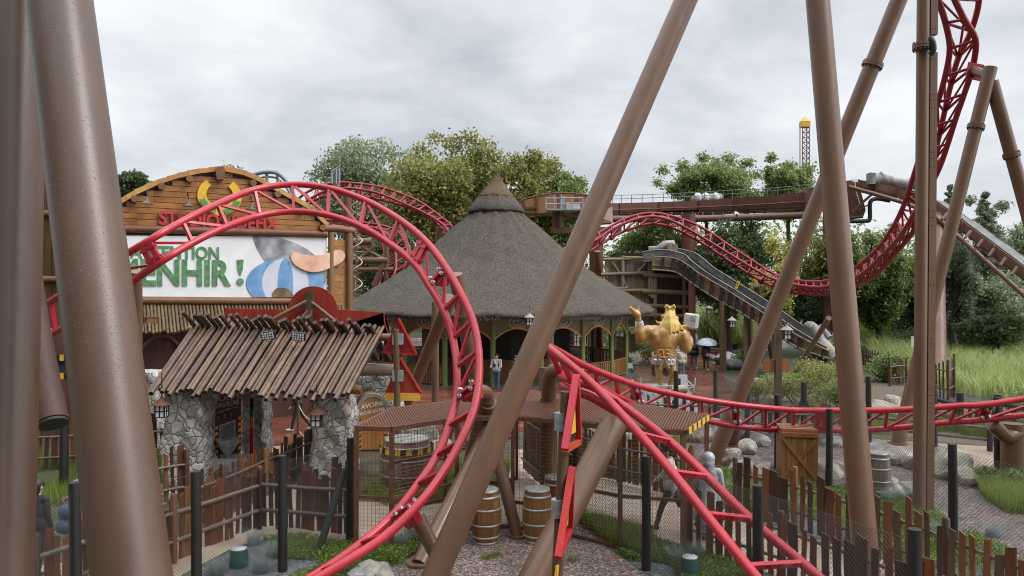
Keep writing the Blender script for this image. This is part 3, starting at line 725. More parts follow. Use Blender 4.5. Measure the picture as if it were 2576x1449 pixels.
# pale towards the horizon; below, sky brightness shaped by direction to steer light
hz = wn('ShaderNodeMix', data_type='RGBA'); nt.links.new(rp.outputs[0], hz.inputs[6]); hz.inputs[7].default_value = (.72, .745, .775, 1)
nt.links.new(wm('MULTIPLY', wm('SUBTRACT', 1.0, wm('MULTIPLY', wm('MAXIMUM', sep.outputs[2], 0.0), 4.5, True), True), .55), hz.inputs[0])
bk = wm('ADD', 1.02, wm('MULTIPLY', wm('MULTIPLY', wm('MAXIMUM', sep.outputs[0], 0.0), wm('SUBTRACT', .75, sep.outputs[1], True)), 1.9))   # brighter to the right
bk = wm('ADD', bk, wm('MULTIPLY', wm('SUBTRACT', sep.outputs[2], .42, True), 4.2))                                  # and overhead
low = wm('SUBTRACT', 1.0, wm('MULTIPLY', wm('SUBTRACT', sep.outputs[2], .42, True), 3.5, True), True)
back = wm('ADD', wm('MULTIPLY', sep.outputs[1], -.90), wm('MULTIPLY', sep.outputs[0], -.44))
bk = wm('MULTIPLY', bk, wm('SUBTRACT', 1.0, wm('MULTIPLY', wm('MULTIPLY', wm('SUBTRACT', back, .22, True), 2.6, True), wm('MULTIPLY', low, .86))))   # added dimming low behind the viewer, in place of an unseen dark building
bg2 = wn('ShaderNodeBackground'); nt.links.new(hz.outputs[2], bg2.inputs[0]); nt.links.new(bk, bg2.inputs[1])
add = wn('ShaderNodeAddShader'); nt.links.new(bg1.outputs[0], add.inputs[0]); nt.links.new(bg2.outputs[0], add.inputs[1]); nt.links.new(add.outputs[0], out.inputs[0])
sd = bpy.data.lights.new('sun', 'SUN'); sd.energy = 1.9; sd.angle = math.radians(24); sd.color = (1, .97, .93); so = bpy.data.objects.new('sun', sd); COL.objects.link(so)
dv = Vector((math.sin(SUN_AZ)*math.cos(SUN_EL), math.cos(SUN_AZ)*math.cos(SUN_EL), math.sin(SUN_EL)))
so.rotation_euler = (-dv).to_track_quat('-Z', 'Y').to_euler(); so.location = dv*60
sc.cycles.max_bounces = 6; sc.cycles.diffuse_bounces = 3; sc.cycles.glossy_bounces = 3; sc.cycles.transmission_bounces = 4; sc.cycles.transparent_max_bounces = 8
sc.cycles.filter_width = 1.05; sc.cycles.use_adaptive_sampling = True; sc.cycles.use_denoising = True
# ---------------------------------------------------------------- ground
def sheet(name, pts, z, mat, cat=None):
    mb = MB(); mb.add([(p[0], p[1], z) for p in pts], [tuple(range(len(pts)))]); o = mb.build(name, MT[mat]); o['kind'] = 'structure'; return o
def gp(*pts): return [G(x, y) for x, y in pts]
mb = MB(); mb.quad((-900, -60, 0), (900, -60, 0), (900, 1500, 0), (-900, 1500, 0)); o = mb.build('ground', MT['earth']); o['kind'] = 'structure'
sheet('plaza', gp((-200, 1150), (300, 1140), (640, 1140), (800, 1120), (960, 1095), (1290, 1090), (1500, 1062), (1780, 1052), (1845, 990), (1800, 912), (1850, 886), (1720, 868), (1400, 850), (900, 850), (-100, 880)), .004, 'plaza')
sheet('far_path', gp((1720, 868), (1850, 886), (1960, 880), (2010, 862), (1930, 838), (1700, 838), (1400, 845)), .008, 'asphalt')
PATH_N = [(-700, 1720), (60, 1600), (430, 1462), (591, 1376), (700, 1346), (900, 1366), (1100, 1338), (1290, 1316), (1440, 1296), (1640, 1352), (1900, 1430), (2300, 1590), (2700, 1740)]
PATH_F = [(2900, 1600), (2420, 1470), (2100, 1372), (1900, 1308), (1640, 1222), (1450, 1190), (1420, 1180), (1350, 1130), (1295, 1130), (1270, 1240), (1100, 1268), (900, 1262), (800, 1192), (668, 1250), (490, 1342), (380, 1385), (60, 1430), (-500, 1500)]
sheet('queue_path', gp(*PATH_N, *PATH_F), .008, 'path')
sheet('shelter_path', gp((380, 1300), (480, 1215), (640, 1190), (800, 1165), (880, 1130), (880, 1100), (640, 1130), (380, 1150), (250, 1180)), .012, 'path')
GRAVC = gp((1110, 1345), (1290, 1322), (1438, 1302), (1530, 1380), (1660, 1470), (1750, 1560), (900, 1600), (940, 1449), (1040, 1400))
sheet('gravel_bed', GRAVC, .012, 'gravel')
GL = gp((0, 1640), (430, 1468), (591, 1381), (700, 1350), (900, 1371), (1105, 1345), (1035, 1402), (935, 1452), (890, 1610), (300, 1700))
sheet('slate_bed', GL, .006, 'gravel_grey')
GR = gp((1442, 1302), (1640, 1356), (1900, 1436), (2300, 1600), (1760, 1565), (1665, 1470), (1535, 1380))
sheet('slate_bed', GR, .006, 'gravel_grey')
sheet('gravel_bed', gp((1440, 1085), (1560, 1068), (1790, 1062), (1850, 1085), (2200, 1100), (2350, 1150), (2440, 1200), (2600, 1290), (2760, 1420), (2700, 1500), (2380, 1300), (2200, 1235), (1850, 1180), (1640, 1160), (1450, 1160)), .006, 'gravel_brown')
GB = gp((1450, 1160), (1640, 1160), (1850, 1180), (2200, 1235), (2380, 1300), (2700, 1500), (2700, 1700), (2420, 1465), (2100, 1368), (1900, 1304), (1640, 1219), (1450, 1187))
sheet('slate_bed', GB, .010, 'gravel_grey')
sheet('lower_path', gp((2150, 1102), (2300, 1112), (2576, 1130), (2900, 1160), (2900, 1230), (2576, 1200), (2430, 1176), (2160, 1128)), .012, 'path')
sheet('mulch_bed', gp((1790, 1050), (1850, 985), (2150, 960), (2500, 990), (2900, 1030), (2900, 1140), (2576, 1126), (2300, 1108), (2150, 1098), (1850, 1080)), .003, 'soil')
sheet('pond', gp((2330, 1010), (2900, 1025), (2900, 1000), (2330, 985)), .010, 'trough')
# ---------------------------------------------------------------- coaster track, two rail
def bolt(mb, p, d, r=.05, l=.07, mi=0):
    d = Vector(d).normalized(); mb.tube([p, p+d*l*.35], [r*1.5, r*1.5], 10, mi=mi); mb.tube([p+d*l*.35, p+d*l], [r, r], 6, mi=mi, smooth=False)
def two_rail(name, label, pairs, r, doubles=(), supports=(), tie=.10, diag=True, ext=(0, 0), flip=False, mat='red_steel', nodiag=()):
    """pairs: (ux,uy,lx,ly,YU,YL)"""
    U = [P(a, b, e) for a, b, c, d, e, f in pairs]; L = [P(c, d, f) for a, b, c, d, e, f in pairs]
    c = sum(U, Vector())/len(U); root = thing(name, label, 'roller coaster', (c.x, c.y, 0))
    for S in (U, L):
        mb = MB(); mb.tube(smooth_path(S, len(S)*7), r, 14); mb.build('rail', MT[mat], root)
    n = len(U)
    for i in range(n):
        a, b = U[i], L[i]; d = (b-a).normalized()
        tg = (U[min(i+1, n-1)]-U[max(i-1, 0)]).normalized(); nm = tg.cross(d).normalized()
        mb = MB()
        if i in doubles:
            for s in (-1, 1):
                o = tg*s*.085; mb.beam(a+o, b+o, .12, .11, up=nm)
                mb.beam(a+o+d*.10, a+o+d*.16, .15, .16, up=nm); mb.beam(b+o-d*.16, b+o-d*.10, .15, .16, up=nm)
            mb.tube([a+d*.13-tg*.18, a+d*.13+tg*.18], .028, 8); mb.tube([b-d*.13-tg*.18, b-d*.13+tg*.18], .028, 8)
        else: mb.beam(a, b, tie*.62, tie, up=nm)
        t = mb.build('cross_tie', MT[mat], root)
        if i in supports:
            m2 = MB(); sgn = -1 if flip else 1
            m2.prism([a.lerp(b, .2)+nm*.03*sgn, a.lerp(b, .8)+nm*.03*sgn, a.lerp(b, .66)+nm*.30*sgn, a.lerp(b, .34)+nm*.30*sgn], tg*.13); br = m2.build('bracket', MT[mat], root)
            for q in (.25, .75):
                for e in (-1, 1):
                    m3 = MB(); bolt(m3, a.lerp(b, q)+tg*e*.07-nm*.02*sgn, -nm*sgn, .030, .07); m3.build('bolt', MT['bolt'], br)
        if diag and i < n-1 and i not in nodiag:
            a2, b2 = U[i], L[i+1]
            mb = MB(); mb.beam(a2.lerp(b2, .06), a2.lerp(b2, .96), tie*.55, tie*.5, up=nm); mb.build('brace', MT[mat], root)
    return root, U, L
arch = [(60, 800, 75, 874, 18.6, 18.9), (128, 757, 140, 835, 17.6, 17.8), (240, 686, 262, 758, 16.3, 16.5), (365, 611, 395, 665, 15.6, 15.7), (459, 557, 484, 611, 16.2, 16.2), (547, 514, 570, 570, 17.0, 16.9), (640, 477, 654, 542, 17.9, 17.7),
        (736, 464, 739, 532, 18.4, 18.1), (829, 474, 824, 541, 18.3, 17.9), (921, 505, 906, 569, 17.8, 17.4), (1004, 552, 979, 612, 17.1, 16.9), (1070, 606, 1041, 662, 16.4, 16.3), (1121, 672, 1079, 717, 15.8, 15.9),
        (1159, 738, 1116, 781, 15.3, 15.5), (1189, 806, 1139, 851, 14.9, 15.2), (1204, 881, 1149, 923, 14.5, 14.8), (1204, 961, 1148, 998, 14.1, 14.5), (1191, 1033, 1129, 1071, 13.7, 14.1), (1159, 1109, 1099, 1147, 13.3, 13.7),
        (1116, 1186, 1051, 1219, 12.9, 13.3), (1059, 1262, 989, 1297, 12.5, 12.9), (971, 1347, 906, 1369, 12.1, 12.4), (861, 1419, 809, 1437, 11.7, 12.0), (720, 1500, 680, 1512, 11.3, 11.6)]
arch_o, aU, aL = two_rail('coaster_track', 'large red two rail track arching over the log roof and swooping down left of centre', arch, .078, doubles=(3, 11), supports=(12, 16, 20), nodiag=(16, 17, 18, 19, 20, 21, 22))
turn = [(2700, 982, 2700, 1030, 18.0, 18.3), (2494, 1016, 2474, 1056, 18.3, 18.6), (2409, 1021, 2387, 1063, 18.5, 18.8), (2320, 1028, 2306, 1072, 18.7, 19.0), (2232, 1032, 2226, 1079, 19.0, 19.3), (2150, 1033, 2146, 1082, 19.2, 19.5), (2066, 1033, 2064, 1083, 19.3, 19.5), (1996, 1032, 1994, 1082, 19.3, 19.6),
        (1925, 1026, 1924, 1079, 19.3, 19.6), (1855, 1018, 1855, 1073, 19.2, 19.5), (1763, 1005, 1766, 1056, 19.0, 19.3), (1680, 988, 1685, 1040, 18.7, 19.0), (1604, 970, 1613, 1021, 18.3, 18.6), (1548, 951, 1557, 998, 17.8, 18.1), (1497, 931, 1504, 970, 17.3, 17.6), (1450, 909, 1458, 948, 16.7, 17.0), (1406, 884, 1424, 938, 16.0, 16.4), (1379, 872, 1411, 944, 15.3, 15.8), (1410, 898, 1436, 957, 14.6, 15.1), (1468, 946, 1480, 969, 14.1, 14.6), (1524, 1000, 1552, 1009, 13.6, 14.1),
        (1608, 1092, 1686, 1112, 12.6, 13.1), (1690, 1188, 1779, 1200, 11.9, 12.4), (1775, 1294, 1887, 1306, 11.2, 11.7), (1880, 1425, 2018, 1417, 10.5, 11.0), (2060, 1640, 2230, 1600, 9.6, 10.1)]
turn_o, tU, tL = two_rail('coaster_track', 'bright red two rail track turning tightly at the centre and running to the right edge', turn, .078, doubles=(6,), supports=(1, 9, 12), flip=True, nodiag=tuple(range(15, 26)))
mb = MB(); tri = [tL[16], tL[17], tL[18], tL[19], tL[20]]
mb.tube(smooth_path([q+Vector((.05, .1, -.22)) for q in tri], 20), .10, 12); mb.build('spine', MT['red_steel'], turn_o)
# ---------------------------------------------------------------- coaster track, three tubes in a lattice
def three_rail(name, label, R1, R2, S, n, r, rs, every=None, dep=lambda x: 1.0):
    R1, R2, S = [[(x, y, Y*dep(x)) for x, y, Y in T] for T in (R1, R2, S)]
    A, B, C = [resample([P(*q) for q in T], n) for T in (R1, R2, S)]
    c = sum(A, Vector())/n; root = thing(name, label, 'roller coaster', (c.x, c.y, 0))
    for T, rr, nm in ((A, r, 'rail'), (B, r, 'rail'), (C, rs, 'spine')):
        mb = MB(); mb.tube(smooth_path(T, n*4), rr, 9); mb.build(nm, MT['red_steel_backlit'], root)
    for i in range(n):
        mb = MB(); mb.tube([A[i], B[i]], r*.5, 6); mb.tube([A[i], C[i]], r*.5, 6); mb.tube([B[i], C[i]], r*.5, 6); mb.build('cross_tie', MT['red_steel_backlit'], root)
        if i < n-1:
            mb = MB(); mb.tube([C[i], A[i+1]], r*.42, 6); mb.tube([C[i], B[i+1]], r*.42, 6); mb.build('brace', MT['red_steel_backlit'], root)
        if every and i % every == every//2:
            mb = MB(); t = (C[min(n-1, i+1)]-C[i-1]).normalized(); mb.tube([C[i]-t*.1, C[i]+t*.1], rs*2.0, 12); mb.build('flange', MT['red_steel_backlit'], root)
    return root, A, B, C
hill = three_rail('coaster_track', 'red lattice track making a hill beside the cone roof then climbing the right sky',
    [(1380, 652, 35.0), (1408, 632, 35.2), (1495, 592, 36), (1570, 552, 36.6), (1638, 536, 36.8), (1708, 549, 36.8), (1770, 575, 36.6), (1833, 617, 36.2), (1902, 662, 35.6), (1945, 688, 35), (1994, 704, 34.4), (2072, 708, 33.4), (2139, 682, 32.2), (2207, 627, 31), (2252, 562, 30), (2282, 495, 29), (2302, 430, 28.2), (2330, 345, 27), (2357, 264, 26), (2377, 194, 25.2), (2388, 139, 24.6), (2388, 97, 24.2), (2382, 69, 23.9), (2360, 0, 23.2), (2335, -80, 22.6)],
    [(1380, 660, 33.9), (1408, 648, 34.1), (1495, 606, 34.9), (1558, 567, 35.4), (1633, 545, 35.7), (1690, 556, 35.7), (1758, 592, 35.4), (1820, 630, 35), (1902, 680, 34.4), (1940, 699, 34), (1994, 715, 33.3), (2072, 722, 32.4), (2160, 694, 31.3), (2220, 642, 30.2), (2268, 590, 29.4), (2310, 520, 28.6), (2345, 460, 28), (2371, 403, 27.2), (2404, 300, 26), (2440, 194, 24.8), (2454, 139, 24.2), (2456, 106, 23.9), (2432, 61, 23.4), (2402, 0, 22.8), (2370, -80, 22.2)],
    [(1380, 672, 34.6), (1415, 662, 34.8), (1480, 634, 35.4), (1555, 588, 36.0), (1633, 564, 36.2), (1683, 570, 36.2), (1745, 599, 36), (1818, 646, 35.6), (1902, 700, 35), (1974, 732, 34), (2020, 738, 33.6), (2074, 740, 33), (2142, 722, 32), (2207, 687, 31.2), (2257, 632, 30.4), (2300, 577, 29.6), (2328, 490, 28.8), (2352, 389, 27.8), (2377, 278, 26.6), (2404, 167, 25.6), (2427, 106, 24.9), (2448, 70, 24.5), (2460, 42, 24.3), (2463, 0, 24), (2455, -70, 23.4)], 46, .095, .095, 11, dep=lambda x: 1+.38*max(0, min(1, (2280-x)/330)))
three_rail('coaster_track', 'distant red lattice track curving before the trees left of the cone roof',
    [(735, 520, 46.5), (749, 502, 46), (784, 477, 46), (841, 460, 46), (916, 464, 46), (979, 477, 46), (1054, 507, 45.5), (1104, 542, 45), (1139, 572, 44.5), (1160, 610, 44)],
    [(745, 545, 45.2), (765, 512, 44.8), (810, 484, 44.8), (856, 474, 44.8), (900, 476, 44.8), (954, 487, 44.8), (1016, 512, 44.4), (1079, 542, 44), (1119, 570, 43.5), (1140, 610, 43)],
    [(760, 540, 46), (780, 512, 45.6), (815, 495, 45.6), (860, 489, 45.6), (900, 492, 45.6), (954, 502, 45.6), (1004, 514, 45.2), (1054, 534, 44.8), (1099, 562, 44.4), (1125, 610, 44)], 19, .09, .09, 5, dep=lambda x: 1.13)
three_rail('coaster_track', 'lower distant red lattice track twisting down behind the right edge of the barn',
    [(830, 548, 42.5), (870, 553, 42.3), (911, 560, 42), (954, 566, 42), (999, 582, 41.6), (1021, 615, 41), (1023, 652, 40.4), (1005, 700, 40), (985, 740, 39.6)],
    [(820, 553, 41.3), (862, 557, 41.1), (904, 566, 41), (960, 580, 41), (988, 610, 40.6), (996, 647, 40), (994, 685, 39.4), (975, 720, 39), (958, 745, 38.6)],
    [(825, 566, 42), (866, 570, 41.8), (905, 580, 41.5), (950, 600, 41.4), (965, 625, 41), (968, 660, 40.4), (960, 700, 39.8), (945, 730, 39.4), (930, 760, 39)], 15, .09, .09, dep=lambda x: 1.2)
# ---------------------------------------------------------------- support columns
def flange(mb, p, d, r, t=.05, bolts=14, mi=0):
    d = Vector(d).normalized(); x, y, _ = frame_to(d)
    for s in (-1, 1): mb.tube([p+d*s*.004, p+d*s*(.004+t)], r, 24, mi=mi, smooth=False)
    for i in range(bolts):
        a = 6.283*i/bolts; q = p+(x*math.cos(a)+y*math.sin(a))*r*.88; mb.tube([q-d*t*1.9, q+d*t*1.9], .018, 6, mi=mi)
def column(label, a, b, r, fl=(), mat='brown_steel', cap=True, base=True, n=28, name='support_column', ext=True):
    a = Vector(a); b = Vector(b)
    if a.z > b.z: a, b = b, a
    if ext and a.z > .02: a = a+(a-b)*(a.z/(b.z-a.z))
    if CY-(b.z-EYE)*F/b.y < 0: b = b+(b-a)*.35; fl = [t/1.35 for t in fl]
    lo = a; root = thing(name, label, 'support column', lo); d = (b-a).normalized()
    mb = MB(); k = 10; mb.tube([a.lerp(b, i/k) for i in range(k+1)], r, n); mb.build('tube', MT[mat], root)
    for t in fl:
        mb = MB(); flange(mb, a.lerp(b, t), d, r*1.28); mb.build('flange', MT[mat], root)
    if base and lo.z < .3:
        mb = MB(); mb.tube([(lo.x, lo.y, 0), (lo.x, lo.y, .06)], r*1.5, 20, smooth=False); mb.build('base_plate', MT[mat], root)
    return root
column('thick wet brown pillar leaning across the left, covered in raindrops', P(354, 1620, 3.98), P(139, -90, 5.05), .198, mat='wet_steel', n=96, base=False)
column('wet brown pillar standing upright at the extreme left edge', P(-12, 1620, 4.7), P(47, -90, 5.7), .20, mat='wet_steel', n=96, base=False)
c1 = column('tall brown column standing upright right of centre, in front of the pale crate', P(2187, 1510, 11.9), P(2052, -60, 13.2), .198)
column('long brown strut slanting from bottom centre up to the top right of centre', P(1072, 1500, 12.1), P(1745, -45, 14.2), .212)
column('brown strut slanting up to the top right, with a bolted flange', P(1788, 1172, 20.8), P(2275, -35, 19.4), .207, fl=(.845,))
c5 = column('left leg of the brown A frame at the right edge', G(2258, 1118), P(2492, 170, 23.2), .195, fl=(.845,))
c6 = column('right leg of the brown A frame at the right edge', G(2745, 1118), P(2494, 205, 23.25), .195, fl=(.80,))
mb = MB(); mb.tube([P(2486, 190, 23.3), P(2445, 176, 24.2)], .14, 16); mb.build('arm', MT['brown_steel'], c5)
mb = MB(); mb.beam(P(2456, 160, 24.1), P(2448, 200, 24.1), .5, .06); mb.build('plate', MT['red_steel_backlit'], c5)
# upright with a cable duct
r_ = thing('support_column', 'slim vertical brown column with a riveted cable duct on its right side', 'support column', G(2312, 1292))
a = Vector(G(2312, 1292)); b = P(2323, -40, 16.6); top_ = b+(b-a)*.35
mb = MB(); mb.tube([a.lerp(top_, i/10) for i in range(11)], .13, 26); mb.build('tube', MT['brown_steel'], r_)
mb = MB(); flange(mb, P(2320, 117, 16.5), b-a, .20); mb.build('flange', MT['brown_steel'], r_)
k = 9
for i in range(k):
    t0, t1 = i/k, (i+1)/k-.001
    if i == 7: t1 = .868
    if i == 8: t0 = .902
    mb = MB(); o = Vector((.205, -.015, 0)); p0 = a.lerp(b, t0)+o; p1 = a.lerp(b, t1)+o; mb.beam(p0, p1, .155, .13, up=Vector((0, 1, 0)))
    for q in (.12, .88):
        for e in (-.035, .035):
            c = p0.lerp(p1, q)+Vector((e, -.067, 0)); mb.tube([c, c-Vector((0, .012, 0))], .010, 6)
    mb.build('cable_duct', MT['brown_steel'], r_)
mb = MB(); mb.tube(smooth_path([P(2340, 138, 16.35), P(2349, 125, 16.3), P(2347, 105, 16.3), P(2341, 94, 16.35)], 12), .055, 10); mb.build('cable_hose', MT['black'], r_)
column('thin brown strut slanting down behind the tall column beside the reeds', G(1985, 962), P(2085, 800, 33), .12)
column('pinkish brown column under the log flume chute, left of the slanting strut', G(1945, 905), P(1903, 718, 48.5), .2)
column('second pinkish strut splayed under the log flume chute', G(1868, 905), P(1898, 735, 48.5), .18)
# posts that carry the red arch
ep = column('brown post with a bent head holding the right side of the red arch', G(1168, 1235), P(1226, 1010, 15.5), .19, base=False)
mb = MB(); mb.tube(smooth_path([P(1226, 1012, 15.5), P(1222, 990, 15.4), P(1200, 985, 15.0), P(1170, 992, 14.6)], 10), .15, 16); mb.build('elbow', MT['brown_steel'], ep)
column('brown prop leaning behind the long slanting strut, near the left barrel', P(1068, 1398, 13.5), P(1262, 1020, 16.2), .16)
column('short brown prop sloping right beside the two barrels', G(1302, 1352), P(1240, 1105, 15.2), .12)
column('short brown stub pipe bolted under the lower end of the red arch', P(1120, 1440, 12.8), P(1050, 1300, 13.0), .13, base=False, ext=False)
column('brown strut rising left of the arch behind the log roof', G(1012, 1040), P(1132, 752, 24.0), .21, base=False)
cc = column('round brown post with an upper collar inside the red arch', G(1214, 1058), P(1146, 690, 26.0), .25, fl=(.74,))
column('brown pipe with a collar in the middle of the red turn', G(1318, 1500), P(1545, 1065, 13.7), .235)
mb = MB(); mb.tube(smooth_path([P(1380, 1010, 17.2), P(1383, 950, 16.9), P(1402, 930, 16.6), P(1440, 935, 16.3)], 10), .17, 16)
cr = thing('support_column', 'short brown elbow pipe beneath the tightest point of the red turn', 'support column', G(1380, 1250)); mb.build('elbow', MT['brown_steel'], cr)
mb = MB(); mb.tube([G(1380, 1262), P(1380, 1000, 17.2)], .2, 16); mb.build('tube', MT['brown_steel'], cr)
column('fat brown post standing just left of the short elbow pipe', G(1372, 1150), P(1374, 925, 22), .22)
column('thick brown stub post under the red track right of the slanting strut', G(1838, 1120), P(1848, 1062, 23), .24)
cr = column('round brown post at the right edge with an elbow under the red track', G(2547, 1215), P(2547, 1065, 19.0), .27)
mb = MB(); mb.tube(smooth_path([P(2560, 1090, 18.9), P(2535, 1098, 18.8), P(2515, 1085, 18.7), P(2496, 1066, 18.6)], 10), .17, 16); mb.build('elbow', MT['brown_steel'], cr)
column('brown post holding the left start of the red arch against the barn', G(345, 1130), P(343, 683, 21.0), .155)
# far posts below the two distant tracks
column('far brown post under the distant track, by the spiral ladder', G(874, 905), P(874, 492, 50.5), .3)
column('far brown post at the tip of the distant track beside the cone roof', G(1098, 905), P(1108, 572, 49.8), .3)
column('far pink post left of the log flume station', G(1508, 905), P(1503, 632, 49.0), .22)
q_ = thing('pipe_frame', 'brown horizontal pipe bracing behind the right edge of the barn', 'frame', G(930, 925))
for (x0, y0, x1, y1, r2) in ((880, 608, 935, 608, .2), (880, 655, 975, 655, .2), (880, 678, 990, 678, .13), (905, 618, 968, 655, .1), (905, 650, 945, 618, .1), (968, 655, 940, 720, .15)):
    mb = MB(); mb.tube([P(x0, y0, 47.5), P(x1, y1, 47.5)], r2*1.15, 12); mb.build('pipe', MT['brown_steel'], q_)
for x in (888, 972):
    mb = MB(); mb.tube([G(x, 920), P(x, 600, 47.5)], .16, 12); mb.build('pipe', MT['brown_steel'], q_)
# spiral ladder cage
q_ = thing('spiral_stair', 'thin spiral stair with pale hoops between barn and distant track', 'stair', G(897, 935)); A = []
for i in range(150):
    an = i*.33; A.append(Vector((P(897, 700, 44).x+.32*math.cos(an), 44+.32*math.sin(an), .1+i*.066)))
mb = MB(); mb.tube(A, .03, 5); mb.build('handrail', MT['pale_yellow'], q_)
mb = MB(); c = P(897, 700, 44); mb.tube([(c.x, 44, 0), (c.x, 44, 10)], .05, 8); mb.build('pole', MT['brown_steel'], q_)
for i in range(34):
    an = i*.8; mb = MB(); mb.box((c.x+.16*math.cos(an), 44+.16*math.sin(an), .3+i*.28), (.34, .12, .04), rz=an); mb.build('step', MT['steel_grey'], q_)
# ---------------------------------------------------------------- text
def text(parent, name, s, size, mat, o, ux, uz, extrude=.02, bold=.012, align='CENTER', width=None, yoff=0.):
    """letters standing on the plane with axes ux (reading) and uz (up) at o (baseline anchor)"""
    cu = bpy.data.curves.new(name, 'FONT'); cu.body = s; cu.size = size; cu.extrude = extrude; cu.offset = bold*size; cu.align_x = align
    ob = bpy.data.objects.new(name, cu); COL.objects.link(ob); dg = bpy.context.evaluated_depsgraph_get(); dg.update()
    me = bpy.data.meshes.new_from_object(ob.evaluated_get(dg)); bpy.data.objects.remove(ob); me.name = name
    ux = Vector(ux).normalized(); uz = Vector(uz).normalized(); n = ux.cross(uz)
    if width:
        xs = [v.co.x for v in me.vertices]; k = width/(max(xs)-min(xs)); me.transform(Matrix.Diagonal((k, 1, 1, 1)))
    M = Matrix(((ux.x, uz.x, n.x, o[0]), (ux.y, uz.y, n.y, o[1]), (ux.z, uz.z, n.z, o[2]), (0, 0, 0, 1))); me.transform(M)
    me.materials.clear(); me.materials.append(MT[mat]); return link_mesh(name, me, parent)
UP = Vector((0, 0, 1))
# ---------------------------------------------------------------- the timber barn with the billboard
A0 = Vector((P(310, 724, 26).x, 26, 0)); A1 = Vector((P(888, 724, 30).x, 30, 0)); BU = (A1-A0).normalized(); BN = Vector((BU.y, -BU.x, 0))
def B(px, py, off=0.0): return onplane(px, py, A0+BN*off, BN)
barn = thing('timber_barn', 'big timber barn with curved gable roof and a white billboard on its front', 'building', A0)
apx = [(215, 575), (255, 540), (300, 518), (345, 491), (400, 466), (450, 450), (500, 439), (555, 432), (610, 443), (640, 455), (679, 475), (729, 503), (774, 528), (818, 571)]
arc = [B(*p) for p in apx]; us = [(p-A0).dot(BU) for p in arc]; zs = [p.z for p in arc]
zlog = B(560, 588).z; z = zlog; row = 0
while z < max(zs)-.1:
    zt = min(z+.205, max(zs)-.02); zm = z+.15
    ins = [u for u, q in zip(np.linspace(us[0], us[-1], 200), np.interp(np.linspace(us[0], us[-1], 200), us, zs)) if q > zm]
    if not ins: break
    l, r = ins[0], ins[-1]; mb = MB()
    a, b = A0+BU*l+UP*(z+zt)/2, A0+BU*r+UP*(z+zt)/2
    cut = [l]+sorted(rnd.uniform(l, r) for _ in range(1 if r-l > 3 else 0))+[r]
    for c, d in zip(cut, cut[1:]): mb.beam(A0+BU*(c+.004)+UP*(z+zt)/2, A0+BU*(d-.004)+UP*(z+zt)/2, .07+.02*rnd.random(), zt-z-.018)
    mb.build('wall_board', MT['plank'], barn); z = zt
mb = MB(); pl = [A0+BU*u+UP*q-BN*.08 for u, q in zip(us, zs)]+[A0+BU*us[-1]-BN*.08, A0+BU*us[0]-BN*.08]; mb.prism(pl, -BN*.1); mb.build('wall', MT['dark_wall'], barn)
mb = MB()   # curved roof, thick yellow edge made of short boards
for i in range(len(arc)-1):
    for h in (0, .5):
        p, q = arc[i].lerp(arc[i+1], h), arc[i].lerp(arc[i+1], h+.5); d = (q-p).normalized(); u = d.cross(BN).normalized()
        if u.z < 0: u = -u
        k = rnd.uniform(.0, .03); mb.prism([p+u*.02+BN*(.16+k), q+u*.02+BN*(.16+k)+d*.02, q+u*(.17+k)+BN*(.16+k)+d*.02, p+u*(.19+k)+BN*(.16+k)], -BN*.3)
mb.build('roof_edge', MT['roof_edge'], barn)
mb = MB()
for i in range(len(arc)-1):
    p, q = arc[i]+UP*.10, arc[i+1]+UP*.10; mb.quad(p+BN*-.1, q+BN*-.1, q-BN*9, p-BN*9); mb.quad(p+UP*.1-BN*.1, q+UP*.1-BN*.1, q-BN*9+UP*.1, p-BN*9+UP*.1)
mb.build('roof', MT['skirt_pole'], barn)
for (x, y) in ((536, 574), (643, 523), (754, 494)): pass
for (x, y) in Q(0, 0, 1350, 493), Q(0, 0, 1620, 367), Q(0, 0, 1900, 292), Q(1, 0, 20, 335), Q(1, 0, 265, 447), Q(1, 0, 515, 603), Q(1, 0, 715, 780):
    p = B(x, y+1); mb = MB(); mb.tube([p-BN*.5, p+BN*.28], .12, 12); mb.build('purlin', MT['log'], barn)
p = B(555, 436); mb = MB(); mb.prism([B(546, 451, .32), B(564, 451, .32), B(567, 428, .32), B(562, 419, .32), B(548, 419, .32), B(543, 428, .32)], -BN*.4); mb.build('finial', MT['log'], barn)
# log beams and corner posts
mb = MB(); mb.tube([B(215, 572, .08), B(560, 582, .08), B(822, 589, .08)], [.14, .15, .15], 12); mb.build('beam', MT['log'], barn)
mb = MB(); mb.tube([B(810, 575, .12), B(850, 575, .14), B(892, 582, .12)], [.13, .14, .13], 12); mb.build('beam', MT['log'], barn)
mb = MB(); mb.tube([B(215, 754, .10), B(560, 757, .10), B(838, 759, .10)], [.13, .14, .13], 12); mb.build('beam', MT['log'], barn)
for x, w_ in ((833, .125), (879, .13)):
    mb = MB(); q = B(x, 584, .1); mb.tube([Vector((q.x, q.y, .0)), Vector((q.x, q.y, 3)), q], [w_, w_*1.05, w_], 12); mb.build('corner_post', MT['log_z'], barn)
for i in range(22):
    zc = zlog-.1-i*.27; mb = MB(); mb.beam(B(836, 700, .02)*1, B(876, 700, .02), .06, .25); mb.v = [(v[0], v[1], v[2]-B(836, 700, .02).z+zc-.13) for v in mb.v]; mb.build('corner_board', MT['plank_side'], barn)
